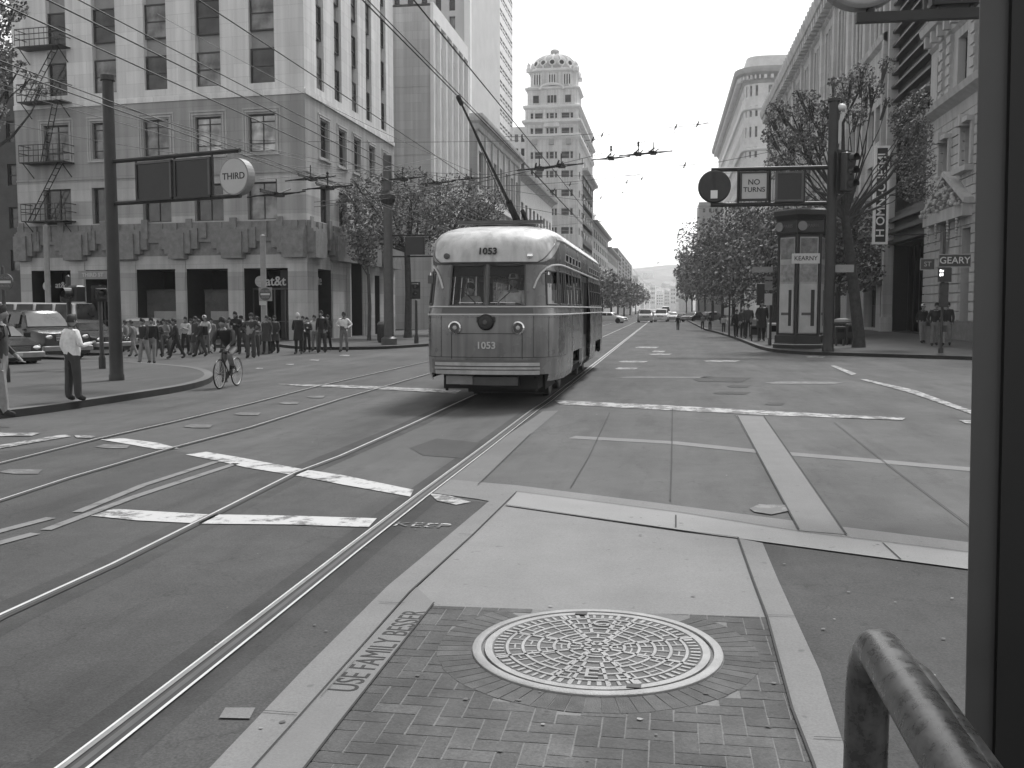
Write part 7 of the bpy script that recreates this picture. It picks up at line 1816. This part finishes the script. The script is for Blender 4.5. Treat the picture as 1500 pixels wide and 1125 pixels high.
# ---- left side furniture
def roundpole(px, pf, pt, r, label, m=dark, cat='pole', group=None, name='pole', zg=.13, extra=None):
    p = G(px, pf, zg); zt = AY(px, pt, p.y).z; rt = empty(name, (p.x, p.y, zg), label, cat, group)
    part('post', rt, lambda mb: mb.lathe([(r*1.6, zg), (r*1.6, zg+.3), (r, zg+.4), (r*.85, zt), (.01, zt+.05)], (p.x, p.y, 0), m, 12), smooth=True)
    if extra: extra(rt, p, zt)
    return rt, p
# big lamp / trolley pole left of the streetcar
def exl(rt, p, zt):
    Yp = p.y; Xq = lambda a_: AY(a_, 300, Yp).x; Zq = lambda b_: AY(570, b_, Yp).z
    part('collar', rt, lambda mb: (mb.lathe([(.27, Zq(300)), (.36, Zq(292)), (.36, Zq(286)), (.25, Zq(280))], (p.x, Yp, 0), dark, 14)))
    part('arm', rt, lambda mb: (mb.tube([(p.x, Yp, Zq(345)), (Xq(636), Yp, Zq(345))], .04, dark, 6), mb.tube([(p.x, Yp, Zq(376)), (Xq(636), Yp, Zq(376))], .04, dark, 6)))
r_, pL = roundpole(570, 505, 228, .24, 'thick dark trolley wire pole left of the streetcar', dgrey, extra=exl, name='trolley_wire_pole')
b0 = AY(608, 360, pL.y); sb3 = empty('sign_box', b0, 'small dark sign box beside the streetcar on the wire pole arm', 'sign')
part('panel', sb3, lambda mb: mb.bev(AY(594, 360, pL.y).x, AY(622, 360, pL.y).x, pL.y-.1, pL.y+.1, AY(608, 373, pL.y).z, AY(608, 346, pL.y).z, .04, dark))
p = G(561, 502, .13); bin_((p.x, p.y+.4, .13), .38, 1.1, 'dark round bin at the foot of the trolley wire pole')
def exs(rt, p, zt): pass
r_, p9 = roundpole(610, 503, 440, .07, 'thin pole carrying a signal beside the streetcar nose', dark, name='signal_pole')
signal((p9.x, p9.y-.2, 2.4), 'pedestrian traffic signal on the thin pole just left of the streetcar', 1.0, 15, 'signals on the left', sect=2)
# round no-entry signs
def disc_sign(px, py, rpx, Y, label, square=False, m1=dgrey):
    c_ = AY(px, py, Y); r = (AY(px+rpx, py, Y)-c_).length; rt = empty('road_sign', c_, label, 'sign', 'no entry signs')
    def f_(mb):
        if square: mb.box(c_.x-r, c_.x+r, Y-.03, Y+.01, c_.z-r, c_.z+r, grey)
        mb.lathe([(.01, -.035), (r*.92, -.035), (r*.92, .0)], c_, m1, 28, 'Y')
    part('plate', rt, f_)
    part('bar', rt, lambda mb: mb.box(c_.x-r*.7, c_.x+r*.7, Y-.045, Y-.037, c_.z-r*.14, c_.z+r*.14, lgrey))
    part('lettering', rt, lambda mb: (text_into(mb, 'DO NOT', r*.38, Matrix.Translation((c_.x, Y-.04, c_.z+r*.45)) @ Matrix.Rotation(R(90), 4, 'X'), grey, .002), text_into(mb, 'ENTER', r*.38, Matrix.Translation((c_.x, Y-.04, c_.z-r*.45)) @ Matrix.Rotation(R(90), 4, 'X'), grey, .002)))
    return rt
r_, pn = roundpole(10, 560, 392, .05, 'thin pole holding the round sign at the left photo edge', dark, name='sign_pole'); disc_sign(9, 413, 12, pn.y-.1, 'round dark no entry sign at the left photo edge')
r_, pn2 = roundpole(388, 518, 345, .13, 'pole before the shop entrance, pale above and dark below', grey, name='lamp_pole', zg=0.0); disc_sign(389, 431, 9.5, pn2.y-.2, 'square backed no entry sign on the pole before the shop entrance', True)
part('sign_tab', r_, lambda mb: mb.box(pn2.x-.12, pn2.x+.15, pn2.y-.2, pn2.y-.17, AY(388, 447, pn2.y).z, AY(388, 441, pn2.y).z, lgrey))
roundpole(73, 505, 330, .14, 'pale slim lamp pole in the side street by the corner building', grey, name='lamp_pole')
r_, pa_ = roundpole(104, 540, 405, .07, 'dark pole with a wide signal box behind the man in white', dark, name='signal_pole')
c1 = AY(100, 442, pa_.y-.2); signal((c1.x, c1.y, c1.z), 'wide black pedestrian signal box above the man in white', 1.15, 25, 'signals on the left', sect=1, m=black, backplate=False)
c1 = AY(112, 442, pa_.y-.2); signal((c1.x, c1.y, c1.z), 'second black signal box right above the man in white', 1.35, -30, 'signals on the left', sect=1, m=black, backplate=False)
r_, pb2 = roundpole(150, 540, 420, .06, 'thin dark pole between the man in white and the gantry post', dark, name='signal_pole')
c1 = AY(148, 438, pb2.y-.2); signal((c1.x, c1.y, c1.z), 'small dark signal head on the thin pole left of the gantry post', .9, 40, 'signals on the left', sect=1)
blade((AY(140, 403, yg).x, yg-.1, AY(140, 403, yg).z), AY(158, 403, yg).x-AY(116, 403, yg).x, .20, 'pale street name blade left of the left gantry post reading THIRD ST', 'THIRD ST', grey, whitish, .13)
# ================================================================ OVERHEAD WIRES
wires = [(-3.9, 5.8), (-3.25, 5.8), (-7.9, 5.8), (-8.6, 5.8), (-7.2, 6.6), (-10.9, 5.8), (-9.6, 6.9), (-12.2, 6.4), (-5.2, 7.2)]
def lab_w(i): return ['trolley wire directly above the streetcar that its pole touches', 'parallel trolley wire just right of the one the streetcar pole touches', 'trolley wire over the left track, inner of the pair', 'trolley wire over the left track, outer of the pair', 'upper feeder cable over the left track', 'lowest leftmost trolley wire crossing the left gantry', 'high cable left of the left track pair', 'outermost cable along the left pavement edge', 'high single cable between the two tracks'][i]
for i, (x, z) in enumerate(wires):
    mb = MB(); pts = [(x, -4, z+.02)]
    for k in range(14): pts.append((x, 8+k*22, z+.05*math.sin(k*2.1)))
    mb.tube(pts, .013, wire, 4); tag(mb.build('trolley_wire'), lab_w(i), 'wire', 'overhead wires')
def span(a, b, sag, label, r=.011, n_=10):
    a, b = Vector(a), Vector(b); mb = MB(); pts = [a+(b-a)*k/n_+Vector((0, 0, -4*sag*(k/n_)*(1-k/n_))) for k in range(n_+1)]; mb.tube(pts, r, wire, 4); o = tag(mb.build('span_wire'), label, 'wire', 'overhead span wires'); return pts
pt0 = Vector((pL.x, pL.y, AY(570, 240, pL.y).z)); pr0 = Vector((xh, yh, Z2_(180)))
span(AX(-20, 118, -24), (xh-7, 58, 6.3), .4, 'long span wire slanting from the upper left across the corner building')
span(AY(0, 130, 30), AY(500, 262, 38), .1, 'span wire sagging across the dark band of the corner building')
span(pt0, (4.2, 52, 7.1), .7, 'span wire from the trolley wire pole over the streetcar')
span(AY(350, 205, 52), AY(760, 206, 52), .1, 'level span wire across the blank grey side wall')
span(AY(470, 300, 45), AY(1040, 178, 45), .5, 'rising span wire crossing the sky toward the right')
span(AY(440, 262, 47), AY(1130, 222, 47), .9, 'span wire carrying the crossing frames over the street')
span(AY(560, 250, 60), AY(1150, 250, 60), .3, 'farther level span wire beyond the streetcar')
span(AY(560, 345, 90), AY(1060, 300, 90), .5, 'distant span wire low over the street')
span(AY(740, 200, 48), AY(870, 196, 48), .05, 'short span wire in front of the domed tower upper')
span(AY(0, 178, 34), AY(620, 250, 46), .5, 'span wire sagging behind the round THIRD sign')
span((g.x, yg, AY(171, 150, yg).z), AY(560, 245, 50), .3, 'guy wire from the left gantry post top toward the trolley wire pole')
span(AY(230, 20, 40), AY(700, 255, 52), .3, 'steep span wire in front of the pale upper storeys')
span(AY(380, 262, 30), AY(640, 232, 44), .12, 'taut short span wire left of the trolley pole')
span(AY(460, 296, 32), AY(770, 246, 36), .15, 'paired feeder wire over the left tree crowns, upper')
span(AY(460, 303, 32), AY(770, 251, 36), .15, 'paired feeder wire over the left tree crowns, lower')
# crossing frames and insulators
ins = [(790, 247, 34), (822, 243, 34), (895, 232, 40), (935, 226, 40), (957, 224, 40), (690, 262, 40), (640, 268, 40), (590, 262, 34), (455, 262, 30), (480, 275, 30), (405, 285, 26)]
for i, (px, py, Y) in enumerate(ins):
    c_ = AY(px, py, Y); rt = empty('wire_crossing', c_, ['wire crossing frame left of two in front of the domed tower', 'wire crossing frame right of two in front of the domed tower', 'wire crossing frame against open sky, left one', 'wire crossing frame against open sky, middle one', 'small wire crossing frame against open sky, rightmost', 'wire crossing frame above the streetcar roof by the white pilasters', 'wire crossing frame in front of the blank grey wall', 'wire hanger just right of the corner building edge', 'wire crossing frame near the edge of the corner building', 'wire hanger low on the corner building edge', 'wire hanger right of the round THIRD sign'][i], 'wire fitting', 'overhead wire crossings')
    def fr_(mb):
        for s in (-.22, .22): mb.tube([(c_.x-.75, c_.y+s, c_.z-.04+s*.2), (c_.x, c_.y+s, c_.z), (c_.x+.75, c_.y+s, c_.z+.06+s*.2)], .020, black, 5)
        mb.tube([(c_.x-.22, c_.y+1.6, c_.z+.34), (c_.x, c_.y, c_.z), (c_.x+.22, c_.y-1.6, c_.z-.1)], .022, black, 5); mb.tube([(c_.x-.28, c_.y+1.0, c_.z+.12), (c_.x+.05, c_.y-1.2, c_.z)], .03, black, 5)
        mb.box(c_.x-.12, c_.x+.12, c_.y-.3, c_.y+.3, c_.z-.04, c_.z+.04, black); mb.tube([c_, c_+Vector((0, 0, .42))], .018, black, 4)
    part('frame', rt, fr_)
    if i in (2, 3, 9): part('insulator', rt, lambda mb: mb.lathe([(.03, 0), (.05, .06), (.03, .1), (.05, .16), (.02, .2)], c_+Vector((.0, 0, .3)), black, 8))
for i, (px, py, Y) in enumerate(((868, 205, 50), (882, 198, 50), (940, 262, 60), (918, 267, 60), (880, 290, 70), (1003, 242, 45), (835, 270, 60), (1000, 327, 90), (964, 385, 110), (912, 282, 80), (1022, 182, 45), (990, 186, 45), (812, 278, 70))):
    c_ = AY(px, py, Y); mb = MB(); mb.tube([c_-Vector((.06, 0, .12)), c_+Vector((.06, 0, .14))], .028, black, 6); mb.ball(c_, .05, black, 6, 5)
    mb.tube([c_-Vector((.35, 0, .02)), c_+Vector((.5, 0, .03))], .012, wire, 4)
    tag(mb.build('wire_insulator', loc=c_), 'tiny dark insulator on a span wire against the pale sky', 'wire fitting', 'insulators on the span wires')
# ================================================================ FOREGROUND RIGHT: shelter post and handrail
pm = mat('post_paint', .055, .42, .12, 3); pmb = mat('post_black', 0.003, .5, .2, 3)
xp = .395
sp2 = empty('shelter_post', (xp+.06, 1.2, 0), 'thick dark upright post filling the right edge of the view', 'post')
pA_, pB_ = AY(1436, 0, 1.19), AY(1413, 1125, 1.19); kl_ = (pA_.x-pB_.x)/(pA_.z-pB_.z); xb_0 = pB_.x-kl_*pB_.z-.363
def lean(mb, x0, x1, y0, y1, m):
    x0 += xb_0; x1 += xb_0; t_ = kl_*2.6
    mb.add([(x0, y0, 0), (x1, y0, 0), (x1, y1, 0), (x0, y1, 0), (x0+t_, y0, 2.6), (x1+t_, y0, 2.6), (x1+t_, y1, 2.6), (x0+t_, y1, 2.6)], [(0, 3, 2, 1), (4, 5, 6, 7), (0, 1, 5, 4), (1, 2, 6, 5), (2, 3, 7, 6), (3, 0, 4, 7)], m)
part('flange', sp2, lambda mb: lean(mb, .363, .393, 1.19, 1.193, pm)); part('column', sp2, lambda mb: lean(mb, .3931, .62, 1.18, 1.26, pmb))
hr = empty('handrail', (.235, 1.12, 0), 'worn tubular metal handrail bending over at the bottom right corner', 'handrail')
tube_m = bpy.data.materials.new('worn_tube'); tube_m.use_nodes = True; t = tube_m.node_tree; n = t.nodes; L = t.links; b = n['Principled BSDF']
tc = n.new('ShaderNodeTexCoord'); q1 = n.new('ShaderNodeTexNoise'); q1.inputs['Scale'].default_value = 45; q1.inputs['Detail'].default_value = 8; q1.inputs['Roughness'].default_value = .7; L.new(tc.outputs['Object'], q1.inputs[0])
r1 = n.new('ShaderNodeMapRange'); r1.inputs[1].default_value = .42; r1.inputs[2].default_value = .62; r1.inputs[3].default_value = .055; r1.inputs[4].default_value = .10; L.new(q1.outputs[0], r1.inputs[0]); L.new(r1.outputs[0], b.inputs['Base Color'])
r2 = n.new('ShaderNodeMapRange'); r2.inputs[1].default_value = .4; r2.inputs[2].default_value = .65; r2.inputs[3].default_value = .24; r2.inputs[4].default_value = .42; L.new(q1.outputs[0], r2.inputs[0]); L.new(r2.outputs[0], b.inputs['Roughness']); b.inputs['Metallic'].default_value = .35
bq = n.new('ShaderNodeBump'); bq.inputs['Strength'].default_value = .25; bq.inputs['Distance'].default_value = .002; q4 = n.new('ShaderNodeTexNoise'); q4.inputs['Scale'].default_value = 60; q4.inputs['Detail'].default_value = 6; L.new(tc.outputs['Object'], q4.inputs[0]); L.new(q4.outputs[0], bq.inputs['Height']); L.new(bq.outputs[0], b.inputs['Normal'])
MATS['worn_tube'] = tube_m
def hrail(mb, x, y, ztop, r, rb=.075):
    pts = [(x, y, 0), (x, y, .6), (x, y, ztop-rb)]+[(x, y-rb+rb*math.cos(R(q)), ztop-rb+rb*math.sin(R(q))) for q in (12, 25, 38, 50, 63, 76, 90)]+[(x, y-rb-.15, ztop), (x, y-.7, ztop), (x, -.5, ztop)]
    mb.tube(pts, r, tube_m, 24)
part('rail_tube', hr, lambda mb: hrail(mb, .235, 1.16, 1.480, .0245), smooth=True)
part('rail_brace', hr, lambda mb: mb.tube([(.240, 1.10, 1.45), (.258, 1.09, 1.466), (.2615, 1.04, 1.470), (.262, .6, 1.472), (.262, -.5, 1.472)], .0155, tube_m, 18), smooth=True)
HAZE = 0.0003
# ================================================================ AIR
hz = bpy.data.materials.new('haze_air'); hz.use_nodes = True; t = hz.node_tree; t.nodes.clear()
pv = t.nodes.new('ShaderNodeVolumePrincipled'); o = t.nodes.new('ShaderNodeOutputMaterial'); pv.inputs['Color'].default_value = (1, 1, 1, 1); pv.inputs['Density'].default_value = HAZE; pv.inputs['Anisotropy'].default_value = .2
t.links.new(pv.outputs[0], o.inputs['Volume'])
mb = MB(); mb.box(-4600, 4600, -70, 5600, -2, 170, hz); tag(mb.build('haze'), kind='stuff', label='thin pale city haze lying along the street', cat='haze')
